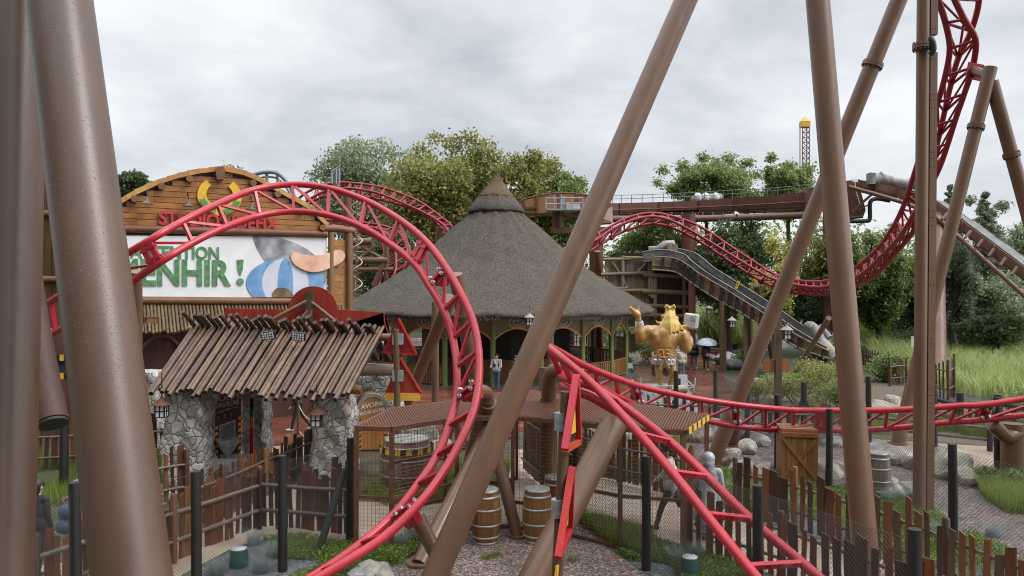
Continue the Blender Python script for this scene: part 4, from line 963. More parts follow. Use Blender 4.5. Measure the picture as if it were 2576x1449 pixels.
# billboard
bb = thing('billboard', 'white billboard on the barn front with green stone letters and a painted picture', 'billboard', B(560, 748))
mb = MB(); mb.prism([B(215, 592, .06), B(822, 596, .06), B(822, 748, .06), B(215, 748, .06)], -BN*.05); mb.build('panel', MT['white'], bb)
w1 = (B(556, 640, .1)-B(333, 640, .1)).length
text(bb, 'letter', 'ATTENTION', .62, 'green_letter', B(444, 650, .07), BU, UP, .035, .022, width=w1)
w2 = (B(582, 700, .1)-B(290, 700, .1)).length
text(bb, 'letter', 'MENHIR', 1.26, 'green_letter', B(436, 716, .07), BU, UP, .045, .03, width=w2)
def flat(parent, name, pts, off, mat, th=.02, sm=True):
    q = [B(x, y, off) for x, y in pts]
    if sm:
        m = 6; n = len(pts); pp = [pts[-1]]+list(pts)+[pts[0], pts[1]]; q = [B(*crom(pp, 1+i*n/(n*m)), off) for i in range(n*m)]
    mb = MB(); mb.prism(q, -BN*th); return mb.build(name, MT[mat], parent)
flat(bb, 'letter', [(597, 653), (613, 653), (611, 678), (605, 694), (599, 678)], .115, 'green_letter', .05, False)
flat(bb, 'letter', [(605, 700), (612, 703), (613, 711), (608, 717), (601, 716), (596, 709), (599, 702)], .115, 'green_letter', .05)
def grad(name, c1, c2, sc_=.5): MT[name] = m_noise(name, c1, c2, sc_*3, .45, detail=2)
grad('art_grey', (.13, .135, .15), (.42, .43, .45)); grad('art_blue', (.12, .27, .50), (.22, .40, .62)); grad('art_pale', (.52, .56, .64), (.62, .66, .72)); grad('art_peach', (.62, .33, .22), (.80, .52, .38)); grad('art_brown', (.12, .075, .04), (.28, .19, .10)); grad('art_green', (.14, .20, .07), (.22, .30, .11))
# a plain stand-in for the painting: a grey standing stone behind a blue and white striped ball
flat(bb, 'painted_stone', [(636, 594), (645, 586), (672, 591), (740, 610), (790, 640), (815, 680), (822, 700), (800, 735), (740, 742), (690, 690), (655, 640), (642, 615)], .075, 'art_grey')
flat(bb, 'painted_boulder', [(742, 634), (775, 642), (815, 640), (852, 628), (868, 640), (858, 660), (815, 680), (780, 684), (745, 668), (732, 648)], .20, 'art_peach')
cx_, cy_, rx_, ry_ = 718, 712, 98, 62
def ballx(t, u):
    th = math.pi*(1-t); return (cx_+rx_*math.cos(th)*math.sin(u), min(747.5, cy_-ry_*math.cos(u)))
for i in range(5):
    a0, a1 = i/5, (i+1)/5; uu = np.linspace(.02, 2.35, 14)
    pts = [(cx_+rx_*(2*a0-1)*math.sin(u), min(747.5, cy_-ry_*math.cos(u))) for u in uu]+[(cx_+rx_*(2*a1-1)*math.sin(u), min(747.5, cy_-ry_*math.cos(u))) for u in uu[::-1]]
    flat(bb, 'painted_stripe', pts, .095+.003*i, 'art_blue' if i % 2 == 0 else 'art_pale', .02, False)
flat(bb, 'painted_pebble', [(686, 736), (700, 724), (725, 727), (736, 738), (734, 747), (690, 747)], .118, 'art_brown')
# ring with laurel and the red name
em = thing('emblem', 'yellow horseshoe ring with green laurel leaves on the barn gable', 'emblem', B(553, 500))
ec = B(553, 492, .12); R_ = (B(598, 492, .12)-ec).length; S = []
for i in range(41):
    a = math.radians(128+(412-128)*i/40); S.append(ec+BU*math.cos(a)*R_*.98+UP*math.sin(a)*R_*.90)
mb = MB()
for i in range(40):
    w0 = .125+.045*math.sin(math.pi*i/40); p, q = S[i], S[i+1]; ra, rb = (p-ec).normalized(), (q-ec).normalized()
    mb.prism([p-ra*w0, q-rb*w0, q+rb*w0, p+ra*w0], -BN*.08)
mb.build('ring', MT['yellow'], em)
for sgn in (-1, 1):
    for i in range(9):
        a = math.radians(270+sgn*(12+i*6.5)); p = ec+BU*math.cos(a)*R_*1.0+UP*math.sin(a)*R_*.93+BN*.06
        for e in (-1, 1):
            d = (BU*(-math.sin(a))*sgn+UP*math.cos(a)*sgn).normalized(); d = (d+e*.8*(p-ec).normalized()).normalized(); s2 = d.cross(BN)
            mb = MB(); mb.prism([p, p+d*.08+s2*.045, p+d*.18, p+d*.08-s2*.045], BN*.03); mb.build('leaf', MT['art_leaf'] if 'art_leaf' in MT else MT.setdefault('art_leaf', m_flat('laurel_leaf', (.10, .27, .08), .5)), em)
sg = thing('name_sign', 'red cut out capital letters fixed to the barn boards below the ring', 'sign', B(548, 575))
p0, p1 = B(398, 561, .1), B(698, 577, .1); d = p1-p0
text(sg, 'letter', 'STUDIOS IDEFIX', .66, 'red_letter', (p0+p1)/2-UP*.04+BN*.04, d, UP, .03, .03, width=d.length)
for x, y in ((369, 505), (474, 511), (633, 520)):   # gooseneck barn lamps
    p = B(x, y+8, .5); l = thing('barn_lamp', {369: 'bell shaped barn lamp at the left of the gable', 474: 'bell shaped barn lamp left of the yellow ring', 633: 'bell shaped barn lamp right of the yellow ring'}[x], 'lamp', p, 0, 'bell lamps on the barn gable')
    mb = MB(); mb.lathe([(.21, 0), (.17, .05), (.08, .10), (.05, .16), (.04, .24), (.001, .25)], p, 16); mb.build('shade', MT['bronze'], l)
    mb = MB(); mb.tube(smooth_path([p+UP*.22, p+UP*.42, p+UP*.5-BN*.15, p+UP*.42-BN*.42], 10), .018, 6); mb.build('arm', MT['dark_post'], l)
# dark wall and pole skirt below the billboard, and the barn's left wing
mb = MB(); mb.prism([B(100, 760, -.02), B(836, 762, -.02), Vector((*B(836, 762, -.02).xy, 0)), Vector((*B(100, 760, -.02).xy, 0))], -BN*.1); mb.build('lower_wall', MT['dark_wall'], barn)
mb = MB(); mb.prism([B(215, 759, .04), B(836, 763, .04), B(836, 773, .04), B(215, 771, .04)], -BN*.05); mb.build('trim_board', MT['roof_edge'], barn)
for i in range(64):
    u = i/63; t = B(300+u*560, 770, .1); q = t+BN*(.95+rnd.uniform(-.05, .08))-UP*(.86+rnd.uniform(-.04, .06)); mb = MB(); mb.tube([t+UP*.03, q], .052, 8); mb.build('skirt_pole', MT['skirt_pole'], barn)
W0 = B(310, 760, .9); mb = MB()
wl = Vector((-26, 24.5, 0)); wr = Vector((P(185, 724, 25.5).x, 25.5, 0))
for i in range(34):
    a = wl.lerp(wr, i/34); b = wl.lerp(wr, (i+1)/34-.003); m = a.lerp(b, .5); mb.box((m.x, m.y, 4.6), ((b-a).length, .1+.03*rnd.random(), 9.4), rz=math.atan2((b-a).y, (b-a).x))
mb.build('wing_wall', MT['dark_wall'], barn)
for zz_ in (3.4, 5.2, 7.4):
    mb = MB(); mb.tube([wl-Vector((0, .12, -zz_)), wr-Vector((0, .12, -zz_))], .11, 10); mb.build('beam', MT['log'], barn)
for k in (.86,):
    a = wl.lerp(wr, k)-Vector((0, .14, 0)); mb = MB(); mb.tube([a, a+UP*9], .13, 10); mb.build('corner_post', MT['log_z'], barn)
q = B(347, 800, 1.0); mb = MB()
# little wooden vent on the skirt
v_ = B(382, 806, .72); mb.box(v_, (.34, .2, .2), rz=math.atan2(BU.y, BU.x)); mb.box(v_+UP*.12, (.42, .26, .04), rz=math.atan2(BU.y, BU.x)); mb.build('vent', MT['log'], barn)
# round arched door on the dark wall
mb = MB(); dc = B(405, 930, .06); S = [dc+BU*math.cos(a)*.8+UP*math.sin(a)*1.2 for a in np.linspace(0, math.pi, 15)]; mb.tube(S, .07, 8); mb.build('door_arch', MT['log'], barn)
# striped window grille in the gap between the two pillars
gb = thing('striped_barrier', 'black and yellow striped frame seen between the two left pillars', 'barrier', G(150, 1130))
for y0 in (893, 939):
    for i in range(12):
        mb = MB(); p, q = P(100+i*10, y0, 22), P(110+i*10, y0, 22); mb.prism([p, q, q-UP*.17, p-UP*.17], (0, .05, 0)); mb.build('stripe', MT['yellow' if i % 2 else 'black'], gb)
mb = MB(); mb.box(P(160, 916, 22.1), (1.5, .05, .45)); mb.build('panel', MT['navy'], gb)
for x in (100, 220):
    mb = MB(); mb.beam(G(x, 1145), P(x, 885, 22.15), .09, .09); mb.build('post', MT['black'], gb)
# hanging log between the left pillars
mb = MB(); lg = thing('hanging_log', 'split brown log hanging between the two left pillars', 'log', P(125, 1075, 7.2))
mb.tube([P(60, 560, 8.2), P(92, 820, 7.6), P(118, 985, 7.35), P(133, 1062, 7.2)], [.10, .118, .135, .14], 18); mb.build('trunk', MT['hang_log'], lg)
mb = MB(); mb.tube([P(133, 1062, 7.2), P(134, 1068, 7.19)], .132, 18); mb.build('cut_end', MT['dark_post'], lg)
mb = MB(); mb.tube([P(60, 560, 8.2), P(52, 100, 8.0)], .03, 6); mb.build('rope', MT['rope'], lg)
# ---------------------------------------------------------------- log roofed pump shelter
sh = thing('pump_shelter', 'open shelter with a roof of weathered poles on rough stone pillars', 'shelter', (-6.2, 19.2, 0))
EL, ER = P(376, 985, 17.9), P(872, 1000, 17.9); RL, RR = P(488, 822, 20.6), P(956, 842, 20.9)
NP = 44
for i in range(NP):
    u = i/(NP-1); e = EL.lerp(ER, u); t = RL.lerp(RR, u); d = (t-e).normalized(); lay = (i % 2)*.05
    e2 = e-d*rnd.uniform(-.12, .22)+UP*lay; t2 = t+d*rnd.uniform(.25, .55)+UP*lay; r = rnd.uniform(.045, .056)
    mb = MB(); mb.tube([e2, e2.lerp(t2, .5)+Vector((rnd.uniform(-.02, .02), 0, rnd.uniform(-.01, .01))), t2], [r, r*.97, r*.9], 10); rp_ = mb.build('roof_pole', MT['roof_pole'], sh)
    mb = MB(); mb.tube([e2-d*.004, e2+d*.002], r*.88, 10); mb.build('pole_end', MT['dark_post'], rp_)
for i in range(27):    # back slope poles crossing the ridge towards the viewer
    u = (i+rnd.uniform(.2, .8))/27; t = RL.lerp(RR, u); k = rnd.uniform(.62, 1.05); s_ = t+Vector((-.16*k, -.42*k, .42*k)); e = t+Vector((.3, .8, -.8)); r = rnd.uniform(.055, .07)
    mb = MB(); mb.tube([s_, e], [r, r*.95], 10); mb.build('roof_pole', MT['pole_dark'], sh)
mb = MB(); mb.tube([RL-Vector((.2, -.1, .08)), RR+Vector((.3, .1, -.08))], .11, 10); mb.build('ridge_beam', MT['log'], sh)
mb = MB(); mb.tube([EL+Vector((-.1, .75, .08)), ER+Vector((.2, .75, .08))], .11, 10); mb.build('beam', MT['log'], sh)
mb = MB(); mb.tube([EL+Vector((.2, 4.4, .2)), ER+Vector((.6, 4.4, .2))], .15, 10); mb.build('beam', MT['log'], sh)
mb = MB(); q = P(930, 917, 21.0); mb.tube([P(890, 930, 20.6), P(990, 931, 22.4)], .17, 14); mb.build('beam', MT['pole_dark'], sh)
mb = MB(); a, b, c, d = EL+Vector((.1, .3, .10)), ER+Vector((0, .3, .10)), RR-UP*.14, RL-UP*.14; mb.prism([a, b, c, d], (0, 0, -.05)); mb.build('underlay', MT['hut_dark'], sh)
def stone_pillar(parent, c, w, d, h, taper=.93, name='stone_pillar', flare=.0):
    bm = bmesh.new(); bmesh.ops.create_cube(bm, size=1); bmesh.ops.subdivide_edges(bm, edges=bm.edges[:], cuts=9, use_grid_fill=True)
    bmesh.ops.bevel(bm, geom=[e for e in bm.edges if e.is_boundary], offset=.01)
    ph = rnd.uniform(0, 9)
    for v in bm.verts:
        p = v.co.copy(); k = 1-(1-taper)*(p.z+.5)+flare*max(0, -.2-p.z)
        b = .035*(math.sin(p.z*h*9+p.x*7+ph)+math.sin(p.x*w*13+p.z*h*6+ph*2)+.7*math.sin(p.y*17+p.z*h*14))
        rr = math.hypot(p.x, p.y)/.5; rnd_k = 1-.10*max(0, rr-1)
        v.co = Vector((c[0]+p.x*w*k*rnd_k+b*(1 if p.x > 0 else -1)*(abs(p.x) > .45), c[1]+p.y*d*k*rnd_k-b*(abs(p.y) > .45), (p.z+.5)*h))
    me = bpy.data.meshes.new(name); bm.to_mesh(me); bm.free(); me.materials.append(MT['stone'])
    for p in me.polygons: p.use_smooth = True
    return link_mesh(name, me, parent)
pl_ = P(471, 1000, 18.6); stone_pillar(sh, (pl_.x, 18.7, 0), 1.06, .9, 2.45, .9)
pr_ = P(838, 1000, 18.9); stone_pillar(sh, (pr_.x, 19.1, 0), 1.02, .95, 2.4, .96, flare=.25)
pb_ = P(957, 1000, 23.0); stone_pillar(sh, (pb_.x, 23.2, 0), 1.35, 1.1, 2.4, .9)
pm_ = P(640, 1000, 21.0); stone_pillar(sh, (pm_.x, 21.2, 0), .62, .9, 2.5)
pq_ = P(395, 1000, 22.6); stone_pillar(sh, (pq_.x-.4, 22.8, 0), 1.1, 1.0, 2.4)
sb = thing('red_sign_board', 'back of a red board with a rounded crest rising behind the pole roof', 'sign', P(778, 850, 21.3))
Y_ = 21.35; pts = [(566, 775), (728, 779)]+[(787+62*math.cos(a), 782-62*math.sin(a)) for a in np.linspace(math.pi*.98, .06, 18)]+[(968, 786), (970, 812), (984, 850), (700, 870), (575, 850)]
mb = MB(); mb.prism([P(x, y, Y_) for x, y in pts], (0, .07, 0)); mb.build('board', MT['sign_red'], sb)
mb = MB(); mb.prism([P(x, y, Y_-.002) for x, y in pts[20:24]]+[P(x-3, y+1, Y_-.002) for x, y in pts[20:24][::-1]], (0, -.04, 0)); mb.build('edging', MT['frame_red'], sb)
mb = MB(); mb.beam(P(779, 860, Y_-.12), P(779, 733, Y_-.12), .22, .14, up=Vector((0, 1, 0))); mb.build('post', MT['pole_dark'], sb)
for (a, b) in (((772, 757), (665, 815)), ((784, 760), (868, 828)), ((775, 782), (728, 835)), ((785, 782), (755, 850))):
    mb = MB(); mb.tube([P(*a, Y_-.15), P(*b, Y_-.3)], .05, 8); mb.build('rafter', MT['roof_pole'], sb)
# floodlights on the ridge
for x, y, lb in ((675, 843, 'left'), (751, 846, 'right')):
    c = P(x, y, 19.75); fl = thing('flood_light', lb+' black LED floodlight on the pole roof', 'floodlight', c-UP*.12); M = Matrix.Rotation(-.12 if lb == 'left' else .10, 3, 'Y') @ Matrix.Rotation(.3, 3, 'X')
    mb = MB(); mb.box(c, (.36, .09, .21), M=M); hs = mb.build('housing', MT['black'], fl)
    for i in range(5):
        for j in range(3):
            q = c+M @ Vector(((i-2)*.064, -.047, (j-1)*.062)); mb = MB(); mb.tube([q, q+M @ Vector((0, -.012, 0))], .025, 10); mb.build('lens', MT['led'], hs)
    mb = MB(); mb.tube([c+M @ Vector((-.12, .02, -.1)), c+M @ Vector((-.06, 0, -.17)), c+M @ Vector((.06, 0, -.17)), c+M @ Vector((.12, .02, -.1))], .014, 6); mb.build('bracket', MT['steel_grey'], fl)
# the red trough dispenser under the roof
fp = thing('feed_pump', 'shaded red pump cabinet with striped sides and a metal chute under the pole roof', 'pump', G(575, 1250)+Vector((0, 1.2, 0)))
FD = Vector((.93, -.36, 0)).normalized() if False else Vector((.94, .34, 0)).normalized(); FN = Vector((FD.y, -FD.x, 0)); F0 = P(573, 1000, 19.3)
def FPt(px, py, off=0.): return onplane(px, py, F0+FN*off, FN)
mb = MB(); out_ = [(534, 1200), (534, 1040), (537, 1015), (545, 1000), (556, 990), (575, 984), (590, 984), (601, 990), (606, 1000), (606, 1190)]
mb.prism([FPt(x, y) for x, y in out_], -FN*.7); mb.build('cabinet', MT['red_in_shade'], fp)
mb = MB(); mb.prism([FPt(x, y, .03) for x, y in ((534, 1210), (534, 1040), (537, 1015), (545, 1000), (551, 1003), (544, 1018), (541, 1040), (541, 1210))], -FN*.2); mb.build('side_frame', MT['steel_grey'], fp)
for x0, y0 in ((542, 1075), (599, 1050)):
    for i in range(9):
        mb = MB(); y1 = y0+i*15.; dy = -4
        mb.prism([FPt(x0, y1, .04), FPt(x0+6.5, y1+dy, .04), FPt(x0+6.5, y1+dy+7.5, .04), FPt(x0, y1+7.5, .04)], -FN*.03); mb.build('stripe', MT['yellow'], fp)
MT['cream'] = m_flat('cream_letter', (.50, .44, .34), .5)
text(fp, 'lettering', 'POMPE', .21, 'cream', FPt(573, 1006, .02)+UP*.0, FD+UP*.14, UP, .004, .02)
text(fp, 'lettering', 'SANS PLOMB', .185, 'cream', FPt(572, 1022, .02), FD+UP*.14, UP, .004, .02, width=(FPt(602, 1020)-FPt(543, 1020)).length)
for i, s_ in enumerate(('PRIX', 'QUANTITE', 'TOTAL AVOINE')):
    x = 551+i*16.; y = 1052-i*5.5; mb = MB(); mb.prism([FPt(x-6, y-8, .03), FPt(x+6, y-11, .03), FPt(x+6, y+6, .03), FPt(x-6, y+9, .03)], -FN*.03); mb.build('display', MT['black'], fp)
    text(fp, 'lettering', s_, .045, 'cream', FPt(x, y-12.5, .02), FD+UP*.2, UP, .003, .02)
    for j in range(3):
        mb = MB(); mb.prism([FPt(x-4, y-4+j*4, .034), FPt(x+1, y-5.2+j*4, .034), FPt(x+1, y-4.2+j*4, .034), FPt(x-4, y-3+j*4, .034)], FN*.004); mb.build('mark', MT['cream'], fp)
mb = MB(); mb.prism([FPt(552, 1070, .05), FPt(592, 1056, .05), FPt(592, 1099, .05), FPt(552, 1115, .05)], -FN*.06); mb.build('grille_frame', MT['steel_grey'], fp)
for i in range(9):
    y = 1074+i*4.; mb = MB(); mb.prism([FPt(555, y, .06), FPt(589, y-12, .06), FPt(589, y-10, .06), FPt(555, y+2, .06)], FN*.012); mb.build('grille_slat', MT['black'], fp)
c = FPt(573, 1128, .2); mb = MB(); mb.lathe([(.30, .25), (.22, .05), (.07, -.18), (.07, -.28)], c, 14); mb.build('chute', MT['steel_grey'], fp)
c = FPt(575, 1165, .35); mb = MB()
for q, sz in (((0, -.28, 0), (1.0, .04, .34)), ((0, .28, 0), (1.0, .04, .34)), ((-.48, 0, 0), (.04, .52, .34)), ((.48, 0, 0), (.04, .52, .34)), ((0, 0, -.16), (.92, .52, .03))): mb.box(c+Vector(q), sz)
mb.box(c-UP*.62, (.8, .45, .9)); mb.build('trough', MT['steel_grey'], fp)
gz = thing('striped_gauge', 'tall narrow gauge post banded green, orange and red beside the pump', 'gauge', G(634, 1180))
for y0, y1, m in ((1002, 1029, 'hut_dark'), (1029, 1048, 'g1'), (1048, 1077, 'g2'), (1077, 1166, 'frame_red')):
    if m == 'g1': MT[m] = m_flat('gauge_green', (.04, .15, .06), .4)
    if m == 'g2': MT[m] = m_flat('gauge_orange', (.60, .25, .04), .4)
    mb = MB(); mb.beam(P(634, y0, 20.0), P(634, y1, 20.0), .085, .085, up=Vector((0, 1, 0))); mb.build('band', MT[m], gz)
mb = MB(); mb.beam(G(634, 1189), P(634, 1166, 20.05), .085, .085, up=Vector((0, 1, 0))); mb.build('foot', MT['frame_red'], gz)
# barrel shaped oat dispenser
av = thing('oat_dispenser', 'wooden barrel dispenser with a round grey hoop and white lettering beside the stone pillar', 'dispenser', G(930, 1160))
c0 = P(937, 1033, 19.7); dz = Vector((.28, -1, 0)).normalized(); r0 = .40
M3 = Matrix((Vector((dz.y*-1, dz.x, 0)), UP, -dz)).transposed()
arcp = lambda r, k=24: [Vector((r*math.cos(a), r*1.05*math.sin(a), 0)) for a in np.linspace(0, math.pi, k)]+[Vector((-r, -1.0, 0)), Vector((r, -1.0, 0))]
AX = Vector((1, .28, 0)).normalized()
def apt(q, off): return c0+AX*q.x+UP*q.y+dz*off
mb = MB(); mb.prism([apt(q, 0) for q in arcp(r0*.92)], -dz*.9); mb.build('barrel', MT['plank_side'], av)
mb = MB(); P1 = arcp(r0*1.06); P2 = arcp(r0*.86)
for i in range(len(P1)-1): mb.prism([apt(P1[i], .06), apt(P1[i+1], .06), apt(P2[i+1], .06), apt(P2[i], .06)], -dz*.12)
mb.build('hoop', MT['steel_grey'], av)
MT['orange_board'] = m_wood('orange_board', (.36, .13, .035), (.52, .22, .07), .45, 'z', 4, 0, .1)
mb = MB(); mb.prism([apt(q, .03) for q in arcp(r0*.855)], -dz*.03); mb.build('front', MT['orange_board'], av)
text(av, 'lettering', 'AVOINE', .17, 'white_paint', apt(Vector((-.0, .10, 0)), .04), AX+UP*.18, UP, .005, .02)
text(av, 'lettering', 'RICHE EN FER', .12, 'white_paint', apt(Vector((-.0, -.06, 0)), .04), AX+UP*.18, UP, .005, .02, width=.66)
for i in range(12):
    for e in (-.34, .3):
        mb = MB(); o = apt(Vector((e, -.25-i*.07, 0)), .034); mb.prism([o, o+AX*.05+UP*.03, o+AX*.05+UP*.065, o+UP*.035], dz*.01); mb.build('stripe', MT['yellow'] if i % 2 else MT['black'], av)
# ---------------------------------------------------------------- thatched round pavilion
HC = Vector((P(1248, 724, 45).x, 45, 0)); hut = thing('thatched_pavilion', 'large round pavilion with a tall conical thatched roof on green posts', 'pavilion', HC)
def wobble(mb, amp, seed=0):
    mb.v = [(x+amp*math.sin(z*9+math.atan2(y-HC.y, x-HC.x)*7+seed)*.6, y+amp*math.cos(z*7+math.atan2(y-HC.y, x-HC.x)*11+seed)*.6, z+amp*.7*math.sin(math.atan2(y-HC.y, x-HC.x)*23+seed)) for x, y, z in mb.v]; return mb
prof = [(9.3, 3.5), (9.25, 3.68), (8.5, 4.12), (7.55, 4.68), (6.4, 5.36), (5.2, 6.12), (4.4, 6.78), (3.55, 7.58), (2.6, 8.45), (1.9, 9.0), (1.45, 9.45), (1.2, 9.75)]
PR = smooth_path([Vector((a, 0, b)) for a, b in prof[1:]], 40); mb = MB(); mb.lathe([(8.6, 3.46)]+[(prof[0][0], prof[0][1])]+[(p.x, p.z) for p in PR], HC, 110); wobble(mb, .06); mb.build('roof', MT['thatch'], hut)
mb = MB(); mb.lathe([(1.3, 9.36), (1.66, 9.36), (1.70, 9.50), (1.42, 9.85), (1.12, 10.25), (.85, 10.5)], HC, 60); wobble(mb, .05, 2); mb.build('roof_collar', MT['thatch'], hut)
mb = MB(); mb.lathe([(.8, 10.28), (1.08, 10.24), (1.04, 10.42), (.72, 10.75), (.46, 11.1), (.29, 11.45), (.22, 11.75), (.26, 11.86), (.05, 11.8)], HC, 40); wobble(mb, .045, 4); mb.build('roof_cap', MT['thatch_tan'], hut)
# loose straw along the roof and eaves
q = []
for i in range(2600):
    a = rnd.uniform(math.pi, 2*math.pi); k = rnd.random(); j = int(k*38); p = PR[j].lerp(PR[j+1], rnd.random()); d = (PR[j]-PR[j+1]).normalized()
    e = Vector((math.cos(a), math.sin(a), 0)); o = HC+e*p.x+UP*p.z; dd = (e*d.x+UP*d.z); sd_ = Vector((-math.sin(a), math.cos(a), 0)); dd = (dd+sd_*rnd.gauss(0, .7)).normalized(); nn = sd_.cross(dd).normalized()
    q.append((o+e*.02+UP*.03, dd*rnd.uniform(.12, .38), sd_*.008+UP*.004))
v = []; 
for o, d, s_ in q: v += [o-s_, o+s_, o+d*1.0+UP*.05+s_*.4, o+d+UP*.05-s_*.4]
link_mesh('straw', np_mesh('straw', np.array(v), np.arange(len(v)).reshape(-1, 4), MT['thatch_tan']), hut)['kind'] = 'stuff'
v = []
for i in range(5200):
    a = rnd.uniform(math.pi*.95, 2.05*math.pi); e = Vector((math.cos(a), math.sin(a), 0)); sd_ = Vector((-e.y, e.x, 0)); o = HC+e*(9.22+rnd.uniform(-.12, .06))+UP*rnd.uniform(3.4, 3.6); L = rnd.uniform(.05, .15); s_ = sd_*rnd.uniform(.006, .016)
    t = o+e*L*.5-UP*L*.8+sd_*rnd.gauss(0, .05); v += [o-s_, o+s_, t+s_*.3, t-s_*.3]
link_mesh('eave_straw', np_mesh('eave_straw', np.array(v), np.arange(len(v)).reshape(-1, 4), MT['thatch']), hut)['kind'] = 'stuff'
RP = 7.75; NPOST = 20
def hp_(k, r=RP, z=0.): a = math.radians(-90+18*k); return HC+Vector((r*math.cos(a), r*math.sin(a), z))
for k in range(NPOST):
    p = hp_(k); mb = MB(); mb.tube([p, p+UP*3.75], .135, 12); mb.build('post', MT['green_post'], hut)
for k in range(NPOST):
    a, b = hp_(k, RP+.02), hp_(k+1, RP+.02); d = (b-a).normalized(); L = (b-a).length; nn = Vector((d.y, -d.x, 0)); m = 14
    zt = 3.8; zb = [2.24+.66*math.sin(math.pi*i/m)**.75 for i in range(m+1)]
    mb = MB(); bot = [a+d*(L*i/m)+UP*zb[i] for i in range(m+1)]; mb.prism(bot+[b+UP*zt, a+UP*zt], -nn*.05); mb.build('arch_panel', MT['olive_panel'], hut)
    mb = MB()
    for i in range(m): mb.beam(bot[i]+nn*.03, bot[i+1]+nn*.03, .05, .07)
    mb.build('arch_trim', MT['yellow_trim'], hut)
    for t in (.055, L-.055):
        mb = MB(); mb.beam(a+d*t+nn*.035+UP*2.2, a+d*t+nn*.035+UP*3.45, .05, .05, up=nn); mb.build('arch_trim', MT['yellow_trim'], hut)
    if k in (0, 1, 2, 3, 4, 15, 16, 17, 18, 19):
        c = a+d*L/2+nn*.025+UP*3.22; S = []
        for i in range(46):
            th = i*.33; r = .045+.0245*th if False else .06+.028*th; S.append(c+d*math.cos(th)*r*1.25+UP*max(-.27, min(.33, math.sin(th)*r*.85)))
        mb = MB()
        for i in range(45): mb.beam(S[i], S[i+1], .02, .075+.02*i/45)
        mb.build('swirl', MT['swirl'], hut)
    if k not in (0, 19, 1, 11, 10):   # balustrade
        mb = MB(); mb.beam(a+UP*.98, b+UP*.98, .09, .06); mb.beam(a+UP*.14, b+UP*.14, .06, .06); mb.build('handrail', MT['slat'], hut)
        mb = MB(); ns = 15
        for i in range(ns): q_ = a+d*L*(i+.5)/ns; mb.box(q_+UP*.55, (.10, .03, .82), rz=math.atan2(d.y, d.x))
        mb.build('balustrade', MT['slat'], hut)
mb = MB(); mb.lathe([(8.3, 0), (8.3, .03), (.0, .03)], HC, 48, smooth=False); mb.build('floor', MT['asphalt'], hut)
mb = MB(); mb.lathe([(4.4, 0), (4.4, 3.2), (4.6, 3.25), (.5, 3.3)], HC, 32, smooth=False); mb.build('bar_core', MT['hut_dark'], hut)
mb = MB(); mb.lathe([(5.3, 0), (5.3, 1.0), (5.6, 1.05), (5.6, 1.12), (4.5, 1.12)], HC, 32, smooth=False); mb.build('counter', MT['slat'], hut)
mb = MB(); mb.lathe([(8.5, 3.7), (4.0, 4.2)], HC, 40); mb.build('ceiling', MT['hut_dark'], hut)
for k in range(20):    # beams under the roof
    mb = MB(); mb.tube([hp_(k, 7.7, 3.65), hp_(k, 2.0, 6.2)], .1, 8); mb.build('rafter', MT['pole_dark'], hut)
# ---------------------------------------------------------------- elevated log flume (far)
def channel(mb, pts, w, thick=.12, wall=True):
    """pts: (px, ytop, ybot, Y): open trough; front wall, floor, back wall swept along"""
    for (x0, a0, b0, Y0), (x1, a1, b1, Y1) in zip(pts, pts[1:]):
        T0, T1, B0, B1 = P(x0, a0, Y0), P(x1, a1, Y1), P(x0, b0, Y0), P(x1, b1, Y1); d = (T1-T0); n = Vector((-d.y, d.x, 0)).normalized()
        if n.y < 0: n = -n
        mb.prism([T0, T1, B1, B0], n*thick); mb.prism([T0+n*w, T1+n*w, B1+n*w, B0+n*w], n*thick)
        mb.prism([B0+UP*.02, B1+UP*.02, B1+UP*.02+n*w, B0+UP*.02+n*w], UP*.12)
    return mb
def ribs(root, mat, pts, step, name='rib', out=.10, w=.10):
    S = [(P(x, a, Y), P(x, b, Y)) for x, a, b, Y in pts]; acc = 0; 
    for (t0, b0), (t1, b1) in zip(S, S[1:]):
        L = (t1-t0).length; k = max(1, int(L/step))
        for i in range(k):
            t, b = t0.lerp(t1, i/k), b0.lerp(b1, i/k); mb = MB(); d = (t1-t0).normalized(); n = Vector((d.y, -d.x, 0)).normalized()
            if n.y > 0: n = -n
            mb.beam(t+n*out*.5, b+n*out*.5, w, out, up=n); mb.build(name, MT[mat], root)
fl = thing('log_flume', 'high brown steel log flume channel crossing behind the thatched roof to the right', 'flume', G(1732, 910))
main = [(1480, 511, 540, 56), (1560, 511, 538, 57), (1660, 508, 535, 57.5), (1760, 504, 533, 57.5), (1850, 498, 531, 57), (1935, 492, 528, 56), (2040, 482, 524, 55)]
mb = channel(MB(), main, 2.2); mb.build('channel', MT['flume'], fl); ribs(fl, 'flume', main, 1.8)
mb = MB(); mb.tube([P(x, (a+b)/2+3, Y-.12) for x, a, b, Y in main], .05, 6); mb.build('stringer', MT['flume'], fl)
mb = MB(); mb.tube([P(1540, 551, 56.5), P(1700, 551, 57), P(1850, 548, 56.6), P(2060, 540, 54.5)], .26, 14); mb.build('pipe_girder', MT['flume_light'], fl)
for i in range(18):
    x = 1560+i*26; mb = MB(); mb.beam(P(x, 534, 57.2), P(x, 549, 57), .08, .08); mb.build('hanger', MT['flume'], fl)
rl = [P(x, a-20+(0 if x < 1900 else 2), Y+.2) for x, a, b, Y in main]; r2 = [P(x, a-11, Y+.2) for x, a, b, Y in main]
for S in (rl, r2):
    mb = MB(); mb.tube(smooth_path(S, 30), .025, 5); mb.build('handrail', MT['rail_green'], fl)
for i in range(24):
    u = i/23*(len(main)-1); a = Vector(crom([tuple(q) for q in rl], u)); b = a-UP*.72; mb = MB(); mb.tube([a, b], .028, 5); mb.build('handrail_post', MT['rail_green'], fl)
